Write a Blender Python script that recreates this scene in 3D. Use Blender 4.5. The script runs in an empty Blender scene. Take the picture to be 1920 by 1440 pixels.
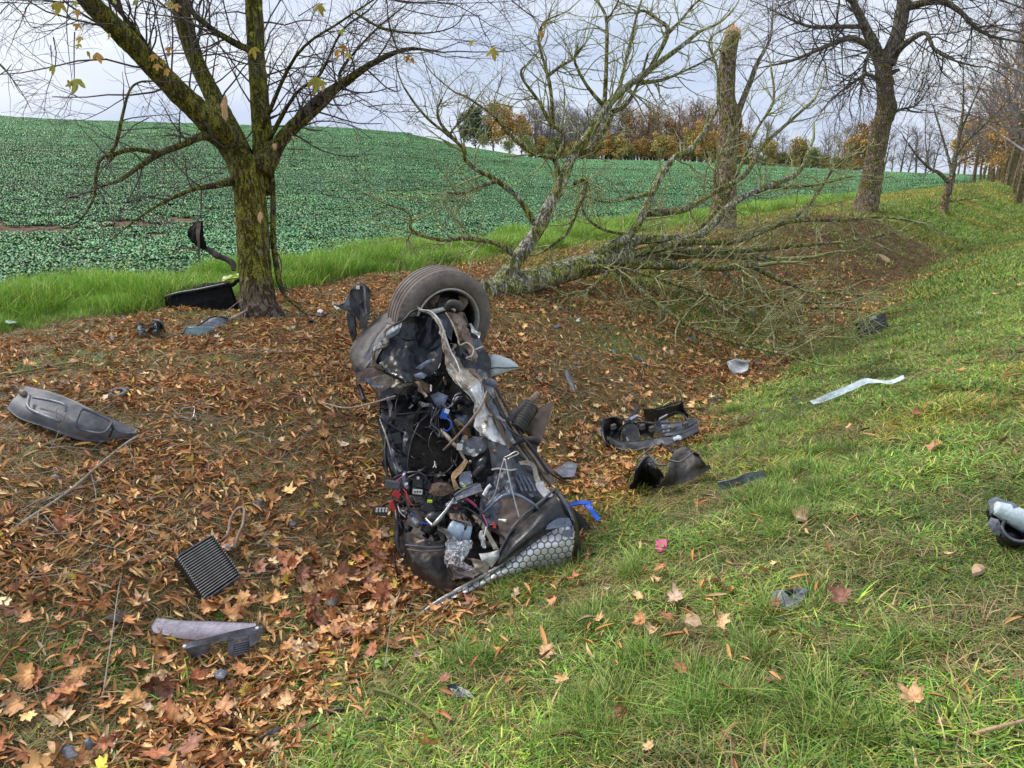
import bpy, bmesh, math, random
import numpy as np
from mathutils import Vector, Matrix, Euler, noise
random.seed(7); rng = np.random.default_rng(7)
scene = bpy.context.scene
COL = scene.collection

# ------------------------------------------------------------------ camera, world, sun, exposure
EYE = 1.6
F = 1442.0
PITCH = math.radians(15.7)
cam_data = bpy.data.cameras.new('camera'); cam = bpy.data.objects.new('camera', cam_data); COL.objects.link(cam)
cam.location = (0, 0, EYE); cam.rotation_euler = (math.radians(90) - PITCH, 0, 0)
cam_data.sensor_width = 36; cam_data.lens = 36 * F / 1920
cam_data.clip_start = 0.05; cam_data.clip_end = 3000
scene.camera = cam

SUN_EL, SUN_AZ = math.radians(48), math.radians(-60)      # azimuth from +Y towards +X
world = bpy.data.worlds.new('World'); scene.world = world; world.use_nodes = True
wn = world.node_tree; wn.nodes.clear()
def wnode(t, **k):
    n = wn.nodes.new(t)
    for a, b in k.items(): setattr(n, a, b)
    return n
w_out = wnode('ShaderNodeOutputWorld'); w_bg = wnode('ShaderNodeBackground')
sky = wnode('ShaderNodeTexSky'); sky.sky_type = 'NISHITA'; sky.sun_disc = False
sky.sun_elevation = SUN_EL; sky.sun_rotation = SUN_AZ; sky.dust_density = 2.0
tc = wnode('ShaderNodeTexCoord'); mp = wnode('ShaderNodeMapping'); mp.inputs['Scale'].default_value = (1.0, 1.6, 3.6)
nz = wnode('ShaderNodeTexNoise'); nz.inputs['Scale'].default_value = 1.5; nz.inputs['Detail'].default_value = 5; nz.inputs['Roughness'].default_value = .5
rp = wnode('ShaderNodeValToRGB')
rp.color_ramp.elements[0].position = .40; rp.color_ramp.elements[0].color = (5.6, 6.5, 8.4, 1)
rp.color_ramp.elements[1].position = .60; rp.color_ramp.elements[1].color = (8.4, 8.9, 9.7, 1)
mx = wnode('ShaderNodeMix'); mx.data_type = 'RGBA'; mx.inputs[0].default_value = .93
wn.links.new(tc.outputs['Generated'], mp.inputs['Vector']); wn.links.new(mp.outputs['Vector'], nz.inputs['Vector'])
wn.links.new(nz.outputs['Fac'], rp.inputs['Fac'])
wn.links.new(sky.outputs['Color'], mx.inputs[6]); wn.links.new(rp.outputs['Color'], mx.inputs[7])
wn.links.new(mx.outputs[2], w_bg.inputs['Color']); w_bg.inputs['Strength'].default_value = .072
wn.links.new(w_bg.outputs['Background'], w_out.inputs['Surface'])

sd = bpy.data.lights.new('sun', 'SUN'); sd.energy = 2.0; sd.angle = math.radians(16); sd.color = (1, .95, .88)
sun = bpy.data.objects.new('sun', sd); COL.objects.link(sun)
sdir = Vector((math.sin(SUN_AZ) * math.cos(SUN_EL), math.cos(SUN_AZ) * math.cos(SUN_EL), math.sin(SUN_EL)))
sun.rotation_euler = sdir.to_track_quat('Z', 'Y').to_euler(); sun.location = (0, 0, 30)
scene.view_settings.view_transform = 'Standard'; scene.view_settings.look = 'None'
scene.view_settings.exposure = 0.68; scene.view_settings.gamma = 1; scene.view_settings.use_curve_mapping = False
scene.cycles.max_bounces = 5; scene.cycles.diffuse_bounces = 2; scene.cycles.glossy_bounces = 2; scene.cycles.transmission_bounces = 2; scene.cycles.volume_bounces = 0
scene.cycles.caustics_reflective = False; scene.cycles.caustics_refractive = False

# ------------------------------------------------------------------ camera model: pixel of the photo + depth -> place
SP, CP = math.sin(PITCH), math.cos(PITCH)
def P(px, py, d):
    u = (px - 960) / F; v = (720 - py) / F
    return Vector((u * d, (CP + v * SP) * d, EYE + (-SP + v * CP) * d))
TH = math.radians(36.04); ST, CT = math.sin(TH), math.cos(TH)
def st(x, y): return x * ST + y * CT, -x * CT + y * ST          # along the ditch, across it
def xy(s, t): return s * ST - t * CT, s * CT + t * ST

# ------------------------------------------------------------------ noise and terrain height
def _h(ix, iy, seed):
    n = (ix.astype(np.int64) * 374761393 + iy.astype(np.int64) * 668265263 + seed * 974711) & 0xffffffff
    n = ((n ^ (n >> 13)) * 1274126177) & 0xffffffff
    return ((n ^ (n >> 16)) & 0xffff) / 65535.0
def vn(x, y, seed=0):
    x = np.asarray(x, float); y = np.asarray(y, float)
    ix = np.floor(x); iy = np.floor(y); fx = x - ix; fy = y - iy
    fx = fx * fx * (3 - 2 * fx); fy = fy * fy * (3 - 2 * fy)
    a = _h(ix, iy, seed); b = _h(ix + 1, iy, seed); c = _h(ix, iy + 1, seed); d = _h(ix + 1, iy + 1, seed)
    return (a + (b - a) * fx) * (1 - fy) + (c + (d - c) * fx) * fy
def fbm(x, y, seed=0, oct=4):
    r = 0; a = .5; x = np.asarray(x, float); y = np.asarray(y, float)
    for i in range(oct):
        r = r + a * vn(x, y, seed + i * 17); x = x * 2.03 + 3.1; y = y * 2.03 - 1.7; a *= .5
    return r / .94
def ss(a, b, x):
    k = np.clip((np.asarray(x, float) - a) / (b - a), 0, 1); return k * k * (3 - 2 * k)
_sk = [(-600, 215), (0, 219), (120, 226), (300, 231), (460, 236), (640, 241), (760, 250), (870, 275), (1000, 296), (1300, 304), (1600, 321), (1750, 327), (1950, 327), (2600, 327)]
_ph = []; _el = []
for a, b in _sk:
    q = P(a, b, 1); _ph.append(math.atan2(q.x, q.y)); _el.append((q.z - EYE) / math.hypot(q.x, q.y))
RC = 170.0
def H(x, y):
    x = np.asarray(x, float); y = np.asarray(y, float); s, t = st(x, y)
    tcn = 2.97 - .75 * ss(16, 32, s); dep = .9 - .14 * ss(10, 30, s) - .45 * ss(28, 60, s)
    left = dep * (1 - ss(0.05, 1, np.clip((tcn - t) / 2.95, 0, 1) * 1.0)) * 1.0
    # near bank: from camera shelf down to the ditch; far bank: up to the tree line
    a = np.clip((tcn - t) / 3.0, 0, 1); b = np.clip((t - tcn) / 3.3, 0, 1)
    za = -dep * (1 - (a * 1.08 - .08 * a * a) ) ; za = np.where(a >= 1, 0, za)
    zb = -dep * (1 - np.sin(b * math.pi / 2) ** 1.15)
    z = np.where(t < tcn, za, zb)
    dd = np.abs(t - tcn); z = z + .05 * np.exp(-(dd / .25) ** 2)         # rounded bottom
    near = ss(14, 11, t)
    z = z + near * (.10 * (fbm(x * .8, y * .8, 3, 3) - .5) + .05 * (fbm(x * 4, y * 4, 5, 3) - .5))
    z = z + .25 * ss(8, 30, s) * ss(3.2, 5.0, t) * ss(10, 7, t)          # verge bank a little higher farther on
    R = np.hypot(x, y); ph = np.arctan2(x, y); e = np.interp(ph, _ph, _el)
    k = np.clip((R - 12) / (RC - 12), 0, 1)
    rise = (EYE + e * RC) * (k ** 1.12) * ss(10, 26, t)
    dropb = -(np.clip(R - RC, 0, None) ** 1.1) * .035 * ss(10, 40, t)
    far = ss(12, 30, t) * (.5 * (fbm(x * .03, y * .03, 9, 2) - .5)) * k
    return z + rise + dropb + far
def Hs(x, y): return float(H(x, y))
def G(px, py, h=0.0):
    """point h above the ground seen at a pixel of the photo"""
    d = np.concatenate([np.arange(1.2, 14, .02), np.geomspace(14, 400, 800)])
    u = (px - 960) / F; v = (720 - py) / F
    X = u * d; Y = (CP + v * SP) * d; Z = EYE + (-SP + v * CP) * d
    i = np.argmax(Z - (H(X, Y) + h) <= 0)
    return Vector((X[i], Y[i], Z[i]))
def gd(px, py, h=0.0): return (G(px, py, h).y) / (CP + (720 - py) / F * SP)

# ------------------------------------------------------------------ material helpers
def new_mat(name):
    m = bpy.data.materials.new(name); m.use_nodes = True
    nt = m.node_tree; b = nt.nodes['Principled BSDF']; return m, nt, b
def noisy(name, cols, scale=8, rough=.6, metal=0, bump=.3, bscale=None, detail=6, coat=0, stretch=(1, 1, 1), rrange=.15, spec=.5, dist=.02):
    m, nt, b = new_mat(name); L = nt.links.new
    tc = nt.nodes.new('ShaderNodeTexCoord'); mp = nt.nodes.new('ShaderNodeMapping'); mp.inputs['Scale'].default_value = stretch
    L(tc.outputs['Object'], mp.inputs['Vector'])
    n = nt.nodes.new('ShaderNodeTexNoise'); n.inputs['Scale'].default_value = scale; n.inputs['Detail'].default_value = detail; n.inputs['Roughness'].default_value = .62
    L(mp.outputs['Vector'], n.inputs['Vector'])
    r = nt.nodes.new('ShaderNodeValToRGB'); els = r.color_ramp.elements
    k = len(cols)
    while len(els) < k: els.new(.5)
    for i, c in enumerate(cols):
        els[i].position = .3 + .4 * i / max(1, k - 1); els[i].color = (*c, 1)
    L(n.outputs['Fac'], r.inputs['Fac']); L(r.outputs['Color'], b.inputs['Base Color'])
    n2 = nt.nodes.new('ShaderNodeTexNoise'); n2.inputs['Scale'].default_value = bscale or scale * 4; n2.inputs['Detail'].default_value = 5
    L(mp.outputs['Vector'], n2.inputs['Vector'])
    mr = nt.nodes.new('ShaderNodeMapRange'); mr.inputs[3].default_value = max(.03, rough - rrange); mr.inputs[4].default_value = min(1, rough + rrange)
    L(n.outputs['Fac'], mr.inputs[0]); L(mr.outputs[0], b.inputs['Roughness'])
    b.inputs['Metallic'].default_value = metal; b.inputs['Coat Weight'].default_value = coat; b.inputs['Specular IOR Level'].default_value = spec
    bp = nt.nodes.new('ShaderNodeBump'); bp.inputs['Strength'].default_value = bump; bp.inputs['Distance'].default_value = dist
    L(n2.outputs['Fac'], bp.inputs['Height']); L(bp.outputs['Normal'], b.inputs['Normal'])
    return m
def tinted(name, rough=.6, trans=.0, spec=.3, tint=True):
    """colour from the mesh's colour attribute, times the tint of the single plant or leaf"""
    m, nt, b = new_mat(name); L = nt.links.new
    a = nt.nodes.new('ShaderNodeAttribute'); a.attribute_name = 'Col'
    src = a.outputs['Color']
    if tint:
        t = nt.nodes.new('ShaderNodeAttribute'); t.attribute_name = 'tint'; t.attribute_type = 'INSTANCER'
        x = nt.nodes.new('ShaderNodeMix'); x.data_type = 'RGBA'; x.blend_type = 'MULTIPLY'; x.inputs[0].default_value = 1
        L(a.outputs['Color'], x.inputs[6]); L(t.outputs['Color'], x.inputs[7]); src = x.outputs[2]
    L(src, b.inputs['Base Color']); b.inputs['Roughness'].default_value = rough; b.inputs['Specular IOR Level'].default_value = spec
    if trans > 0:
        tr = nt.nodes.new('ShaderNodeBsdfTranslucent'); L(src, tr.inputs['Color'])
        ms = nt.nodes.new('ShaderNodeMixShader'); ms.inputs[0].default_value = trans
        L(b.outputs[0], ms.inputs[1]); L(tr.outputs[0], ms.inputs[2]); L(ms.outputs[0], nt.nodes['Material Output'].inputs['Surface'])
    return m

M = {}
def bark(name, base, moss, amt, sc=9, lich=(.33, .36, .3), foot=False):
    """fissured bark with moss and lichen patches"""
    m, nt, b = new_mat(name); L = nt.links.new; N = nt.nodes.new
    tc = N('ShaderNodeTexCoord'); mp = N('ShaderNodeMapping'); mp.inputs['Scale'].default_value = (1, 1, .35); L(tc.outputs['Object'], mp.inputs['Vector'])
    n1 = N('ShaderNodeTexNoise'); n1.inputs['Scale'].default_value = sc * 4; n1.inputs['Detail'].default_value = 8; n1.inputs['Distortion'].default_value = .6; L(mp.outputs[0], n1.inputs['Vector'])
    r1 = N('ShaderNodeValToRGB'); r1.color_ramp.elements[0].position = .36; r1.color_ramp.elements[1].position = .66
    r1.color_ramp.elements[0].color = (*[c * .3 for c in base], 1); r1.color_ramp.elements[1].color = (*[c * 1.5 for c in base], 1); L(n1.outputs['Fac'], r1.inputs['Fac'])
    n2 = N('ShaderNodeTexNoise'); n2.inputs['Scale'].default_value = sc * .6; n2.inputs['Detail'].default_value = 7; n2.inputs['Roughness'].default_value = .7; L(tc.outputs['Object'], n2.inputs['Vector'])
    r2 = N('ShaderNodeValToRGB'); r2.color_ramp.elements[0].position = .62 - amt * .35; r2.color_ramp.elements[1].position = .70 - amt * .3; L(n2.outputs['Fac'], r2.inputs['Fac'])
    fac = r2.outputs['Color']
    if foot:      # no moss on the scuffed foot of the trunk
        sx = N('ShaderNodeSeparateXYZ'); L(tc.outputs['Object'], sx.inputs[0]); ad = N('ShaderNodeMath'); ad.operation = 'MULTIPLY_ADD'; L(n2.outputs['Fac'], ad.inputs[0]); ad.inputs[1].default_value = .5; L(sx.outputs[2], ad.inputs[2])
        mr = N('ShaderNodeMapRange'); mr.inputs[1].default_value = .75; mr.inputs[2].default_value = 1.05; L(ad.outputs[0], mr.inputs[0]); mu = N('ShaderNodeMath'); mu.operation = 'MULTIPLY'; L(mr.outputs[0], mu.inputs[0]); L(r2.outputs['Color'], mu.inputs[1]); fac = mu.outputs[0]
    n4 = N('ShaderNodeTexNoise'); n4.inputs['Scale'].default_value = sc * 9; n4.inputs['Detail'].default_value = 4; L(tc.outputs['Object'], n4.inputs['Vector'])
    rm = N('ShaderNodeValToRGB'); rm.color_ramp.elements[0].position = .35; rm.color_ramp.elements[0].color = (*[c * .35 for c in moss], 1)
    rm.color_ramp.elements[1].position = .7; rm.color_ramp.elements[1].color = (*[c * 1.6 for c in moss], 1); L(n4.outputs['Fac'], rm.inputs['Fac'])
    x = N('ShaderNodeMix'); x.data_type = 'RGBA'; L(fac, x.inputs[0]); L(r1.outputs['Color'], x.inputs[6]); L(rm.outputs['Color'], x.inputs[7])
    n3 = N('ShaderNodeTexNoise'); n3.inputs['Scale'].default_value = sc * 1.7; n3.inputs['Detail'].default_value = 5; L(tc.outputs['Object'], n3.inputs['Vector'])
    r3 = N('ShaderNodeValToRGB'); r3.color_ramp.elements[0].position = .6; r3.color_ramp.elements[1].position = .66; r3.color_ramp.elements[1].color = (.7, .7, .7, 1); L(n3.outputs['Fac'], r3.inputs['Fac'])
    y = N('ShaderNodeMix'); y.data_type = 'RGBA'; L(r3.outputs['Color'], y.inputs[0]); L(x.outputs[2], y.inputs[6]); y.inputs[7].default_value = (*lich, 1)
    n5 = N('ShaderNodeTexNoise'); n5.inputs['Scale'].default_value = sc * 3.2; n5.inputs['Detail'].default_value = 6; n5.inputs['Distortion'].default_value = 1.2; mp5 = N('ShaderNodeMapping'); mp5.inputs['Scale'].default_value = (1, 1, .22); L(tc.outputs['Object'], mp5.inputs['Vector']); L(mp5.outputs[0], n5.inputs['Vector'])
    r5 = N('ShaderNodeValToRGB'); r5.color_ramp.elements[0].position = .40; r5.color_ramp.elements[0].color = (.42, .38, .34, 1); r5.color_ramp.elements[1].position = .52; r5.color_ramp.elements[1].color = (1.1, 1.1, 1.1, 1); L(n5.outputs['Fac'], r5.inputs['Fac'])
    y5 = N('ShaderNodeMix'); y5.data_type = 'RGBA'; y5.blend_type = 'MULTIPLY'; y5.inputs[0].default_value = 1; L(y.outputs[2], y5.inputs[6]); L(r5.outputs['Color'], y5.inputs[7])
    L(y5.outputs[2], b.inputs['Base Color']); b.inputs['Roughness'].default_value = .9; b.inputs['Specular IOR Level'].default_value = .2
    bp = N('ShaderNodeBump'); bp.inputs['Strength'].default_value = 1; bp.inputs['Distance'].default_value = .05; hm = N('ShaderNodeMath'); hm.operation = 'ADD'; L(n1.outputs['Fac'], hm.inputs[0]); L(r5.outputs['Color'], hm.inputs[1]); L(hm.outputs[0], bp.inputs['Height']); L(bp.outputs[0], b.inputs['Normal'])
    return m
M['bark_moss'] = bark('mossy_bark', (.18, .14, .10), (.22, .215, .035), .76, 7, lich=(.22, .18, .13), foot=True)
M['bark_stem'] = bark('mossy_stem_bark', (.17, .13, .09), (.22, .215, .035), .8, 7, lich=(.22, .18, .13))
M['bark_limb'] = bark('mossy_limb_bark', (.14, .11, .085), (.2, .2, .04), .6, lich=(.11, .10, .07))
M['bark_grey'] = bark('grey_bark', (.34, .29, .235), (.24, .22, .06), .35)
M['bark_brown'] = bark('brown_bark', (.38, .28, .21), (.24, .22, .05), .42, lich=(.17, .15, .12))
M['bark_lichen'] = bark('lichen_bark', (.48, .46, .37), (.32, .34, .09), .5, 7, (.62, .63, .54))
M['bark_green'] = bark('green_lichen_bark', (.34, .31, .21), (.33, .34, .08), .55, 9, (.58, .57, .44))
M['twig_dark'] = noisy('dark_twig', [(.06, .045, .042), (.13, .105, .095)], 12, .8, bump=.2)
M['twig_green'] = noisy('mossy_twig', [(.13, .12, .06), (.30, .31, .12), (.52, .52, .33)], 10, .85, bump=.2)
M['twig_far'] = noisy('far_twig', [(.24, .20, .20), (.36, .31, .31)], 3, .9, bump=0)  # paled so that the colour stands in for distance haze
M['twig_rust'] = noisy('far_rusty_twig', [(.27, .17, .11), (.36, .25, .18)], 3, .9, bump=0)  # haze over the far trees is put into this lighter tone too
M['splinter'] = noisy('fresh_split_wood', [(.5, .26, .12), (.7, .42, .22), (.75, .52, .3)], 30, .75, bump=.6, stretch=(1, 1, .15))
M['stick'] = noisy('dry_stick', [(.16, .12, .09), (.34, .28, .22), (.42, .37, .3)], 20, .8, bump=.4)
M['stick_green'] = noisy('mossy_stick', [(.10, .10, .03), (.22, .24, .06)], 20, .85, bump=.4)
M['wood'] = noisy('wood_chip', [(.35, .20, .11), (.52, .34, .2), (.6, .42, .27)], 30, .75, bump=.5, stretch=(1, .2, 1))
M['black'] = noisy('black_plastic', [(.006, .006, .007), (.015, .015, .017), (.075, .065, .06)], 14, .38, bump=.25, bscale=60, dist=.006)
M['black_gloss'] = noisy('wet_black_plastic', [(.006, .0065, .009), (.013, .014, .02), (.045, .042, .045)], 8, .32, bump=.3, bscale=30, dist=.006)
M['black_fabric'] = noisy('black_carpet', [(.006, .006, .007), (.014, .014, .015)], 40, .95, bump=.5, bscale=200, spec=.15)
M['felt'] = noisy('dark_felt', [(.013, .011, .010), (.03, .026, .024)], 30, .95, bump=.6, bscale=150, spec=.1)
M['grey_plastic'] = noisy('grey_plastic', [(.045, .047, .055), (.085, .087, .1), (.17, .16, .155)], 9, .5, bump=.25, bscale=70, dist=.006)
M['dusty'] = noisy('dusty_dark_plastic', [(.028, .025, .024), (.075, .065, .06), (.17, .14, .118)], 7, .6, bump=.35, bscale=45, dist=.008)
M['underbody'] = noisy('grimy_underbody', [(.012, .011, .011), (.04, .034, .03), (.15, .115, .09)], 9, .6, bump=.5, bscale=40, dist=.01)
M['brown_steel'] = noisy('muddy_steel', [(.10, .065, .045), (.23, .16, .115), (.42, .34, .27)], 10, .6, .25, bump=.4)
M['mud_panel'] = noisy('mud_brown_panel', [(.095, .065, .05), (.15, .105, .082), (.2, .15, .12)], 8, .75, bump=.3)
M['silver'] = noisy('dented_bare_steel', [(.26, .22, .18), (.55, .55, .53), (.74, .76, .77)], 7, .36, .3, bump=.45, bscale=22)
M['beige_steel'] = noisy('dirty_steel_rail', [(.14, .095, .06), (.34, .29, .22), (.58, .54, .46)], 11, .5, .15, bump=.4)
M['blue_steel'] = noisy('blue_grey_body_steel', [(.06, .07, .10), (.16, .19, .26), (.32, .36, .46)], 9, .3, .2, bump=.25)
M['slate_steel'] = noisy('slate_inner_fender', [(.045, .052, .065), (.10, .115, .145), (.22, .23, .26)], 9, .42, .15, bump=.25)
M['tyre'] = noisy('dusty_tyre_rubber', [(.09, .075, .065), (.16, .135, .118), (.23, .195, .17)], 9, .8, bump=.3, spec=.25)
M['tyre_black'] = noisy('tyre_groove_rubber', [(.012, .011, .011), (.03, .027, .025)], 9, .85, bump=.3, spec=.25)
M['rim'] = noisy('wheel_rim_alloy', [(.22, .2, .18), (.42, .40, .37), (.6, .58, .55)], 12, .4, .2, bump=.2)
M['rim_dark'] = noisy('wheel_barrel_dark', [(.008, .008, .008), (.025, .022, .02)], 12, .6, .2, bump=.3)  # near-black tone for the inner barrel and disc behind the rim
M['foil'] = noisy('crumpled_foil', [(.22, .22, .23), (.55, .57, .60), (.85, .86, .88)], 12, .38, .35, bump=1.0, bscale=35)
M['foil_dirt_shade'] = noisy('dirty_shaded_foil', [(.12, .10, .095), (.34, .31, .31), (.62, .60, .60)], 12, .45, .35, bump=1.0, bscale=35)  # dark end of the ramp covers both dirt and the shade in the folds
M['pale'] = noisy('pale_plastic', [(.42, .50, .52), (.60, .70, .72), (.72, .80, .82)], 14, .4, bump=.3)
M['white'] = noisy('white_plastic', [(.55, .55, .54), (.78, .78, .76)], 16, .5, bump=.3)
M['lilac'] = noisy('pale_lilac_foam', [(.38, .33, .37), (.55, .49, .55), (.62, .57, .62)], 12, .8, bump=.3)
M['slate'] = noisy('slate_plastic', [(.06, .066, .08), (.14, .15, .18), (.26, .27, .3)], 14, .38, bump=.25, bscale=60)
M['lens'] = noisy('scratched_headlamp_lens', [(.36, .42, .42), (.55, .60, .59), (.62, .66, .64)], 9, .22, bump=.25)
M['blue'] = noisy('blue_plastic', [(.0, .05, .36), (.01, .11, .62)], 9, .4, bump=.2)
M['lblue'] = noisy('light_blue_canister', [(.28, .36, .45), (.42, .52, .62)], 9, .4, .2, bump=.3)
M['red'] = noisy('red_connector', [(.35, .008, .008), (.6, .03, .02)], 20, .4, bump=.2)
M['pink'] = noisy('pink_wire', [(.6, .06, .2), (.75, .1, .3)], 20, .4, bump=.1)
M['yellow'] = noisy('yellow_green_plastic', [(.4, .55, .02), (.6, .75, .05)], 20, .45, bump=.2)
M['gold'] = noisy('ochre_bracket', [(.3, .17, .07), (.5, .33, .17)], 14, .5, .3, bump=.4)
M['tan_lump'] = noisy('mossy_brown_trim', [(.05, .035, .018), (.12, .085, .045), (.17, .13, .07)], 16, .6, bump=.7)
M['fibre'] = noisy('brown_fibre_mat', [(.08, .05, .035), (.18, .11, .075), (.26, .17, .12)], 40, .9, bump=1.0, bscale=110)
M['rad_fin'] = noisy('radiator_fin_metal', [(.35, .33, .31), (.55, .53, .5)], 20, .45, .6, bump=.2)
M['rad_core'] = noisy('radiator_core', [(.015, .013, .012), (.04, .036, .03)], 30, .7, .2, bump=.6, bscale=150)
M['bluegrey_cloth'] = noisy('blotched_bluegrey_panel', [(.14, .16, .2), (.28, .31, .38), (.42, .45, .5)], 18, .5, bump=.6)
M['cyan_glass'] = noisy('pale_cyan_glass_sheet', [(.25, .42, .45), (.45, .62, .65)], 16, .25, bump=.4)
M['wire_metal'] = noisy('bright_rod_metal', [(.25, .24, .23), (.5, .49, .48)], 20, .35, .8, bump=.1)

# hexagon-embossed silver heat shield, in the panel's own UV space
def hexmat():
    m, nt, b = new_mat('hexagon_heat_foil'); L = nt.links.new; N = nt.nodes.new
    uv = N('ShaderNodeUVMap'); uv.uv_map = 'UVMap'
    def vm(op, a, bb=None):
        n = N('ShaderNodeVectorMath'); n.operation = op
        for i, q in enumerate((a, bb)):
            if q is None: continue
            if isinstance(q, tuple): n.inputs[i].default_value = q
            else: L(q, n.inputs[i])
        return n
    def mt(op, a, bb=None):
        n = N('ShaderNodeMath'); n.operation = op
        for i, q in enumerate((a, bb)):
            if q is None: continue
            if isinstance(q, (int, float)): n.inputs[i].default_value = q
            else: L(q, n.inputs[i])
        return n.outputs[0]
    p = vm('SCALE', vm('ADD', uv.outputs[0], (20, 20, 0)).outputs[0]); p.inputs[3].default_value = 25; p = p.outputs[0]
    R3 = (1, 1.7320508, 1); H3 = (.5, .8660254, 0)
    a = vm('SUBTRACT', vm('MODULO', p, R3).outputs[0], H3).outputs[0]
    bq = vm('SUBTRACT', vm('MODULO', vm('ADD', p, H3).outputs[0], R3).outputs[0], H3).outputs[0]
    def hd(v):
        ab = vm('ABSOLUTE', v).outputs[0]; sx = N('ShaderNodeSeparateXYZ'); L(ab, sx.inputs[0])
        return mt('MAXIMUM', sx.outputs[0], mt('ADD', mt('MULTIPLY', sx.outputs[0], .5), mt('MULTIPLY', sx.outputs[1], .8660254)))
    d = mt('MINIMUM', hd(a), hd(bq))
    r = N('ShaderNodeValToRGB'); r.color_ramp.elements[0].position = .38; r.color_ramp.elements[0].color = (1, 1, 1, 1)
    r.color_ramp.elements[1].position = .47; r.color_ramp.elements[1].color = (0, 0, 0, 1); L(d, r.inputs['Fac'])
    tcn = N('ShaderNodeTexCoord'); n = N('ShaderNodeTexNoise'); n.inputs['Scale'].default_value = 7; n.inputs['Detail'].default_value = 6; L(tcn.outputs['Object'], n.inputs['Vector'])
    r2 = N('ShaderNodeValToRGB'); r2.color_ramp.elements[0].position = .32; r2.color_ramp.elements[0].color = (.30, .27, .24, 1); r2.color_ramp.elements[1].position = .5; r2.color_ramp.elements[1].color = (.82, .83, .84, 1); L(n.outputs['Fac'], r2.inputs['Fac'])
    x = N('ShaderNodeMix'); x.data_type = 'RGBA'; L(r.outputs['Color'], x.inputs[0]); x.inputs[6].default_value = (.16, .15, .14, 1); L(r2.outputs['Color'], x.inputs[7])
    L(x.outputs[2], b.inputs['Base Color']); b.inputs['Metallic'].default_value = .45; b.inputs['Roughness'].default_value = .4
    bp = N('ShaderNodeBump'); bp.inputs['Strength'].default_value = .8; bp.inputs['Distance'].default_value = .004; L(r.outputs['Color'], bp.inputs['Height']); L(bp.outputs[0], b.inputs['Normal'])
    return m
M['hex'] = hexmat()

# ------------------------------------------------------------------ object helpers
def tag(o, label=None, cat=None, group=None, kind=None):
    if label: o['label'] = label
    if cat: o['category'] = cat
    if group: o['group'] = group
    if kind: o['kind'] = kind
    return o
def empty(name, loc, label=None, cat=None, group=None):
    o = bpy.data.objects.new(name, None); COL.objects.link(o); o.location = loc; o.empty_display_size = .2
    return tag(o, label, cat, group)
def link(name, me, mat=None, parent=None, loc=(0, 0, 0)):
    o = bpy.data.objects.new(name, me); COL.objects.link(o); o.location = loc
    if mat and not me.materials: me.materials.append(mat)
    if parent: o.parent = parent
    return o
def wloc(o):
    v = Vector(o.location)
    while o.parent: o = o.parent; v += Vector(o.location)
    return v
def mesh_obj(name, V, Fc, mat, parent=None, smooth=True, uv=None, base=True):
    """vertices in world space; the object's own origin goes to their low centre"""
    V = np.asarray(V, float)
    c = V.mean(0).copy()
    if base: c[2] = V[:, 2].min()
    me = bpy.data.meshes.new(name)
    me.from_pydata((V - c).tolist(), [], [tuple(map(int, f)) for f in Fc])
    if smooth: me.shade_smooth()
    if uv is not None:
        l = me.uv_layers.new(name='UVMap'); idx = np.empty(len(me.loops), int); me.loops.foreach_get('vertex_index', idx)
        l.data.foreach_set('uv', np.asarray(uv, float)[idx].ravel())
    loc = Vector(c)
    if parent: loc = loc - wloc(parent)
    return link(name, me, mat, parent, loc)
def cr(pts, n):
    """Catmull-Rom through points (k,dim) -> n samples"""
    p = np.asarray(pts, float); k = len(p)
    if k == 2: return p[0] + (p[1] - p[0]) * np.linspace(0, 1, n)[:, None]
    q = np.vstack([2 * p[0] - p[1], p, 2 * p[-1] - p[-2]])
    t = np.linspace(0, k - 1 - 1e-9, n); i = t.astype(int); f = (t - i)[:, None]
    a, b, c, d = q[i], q[i + 1], q[i + 2], q[i + 3]
    return .5 * (2 * b + (c - a) * f + (2 * a - 5 * b + 4 * c - d) * f * f + (3 * b - 3 * c + d - a) * f ** 3)
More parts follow.
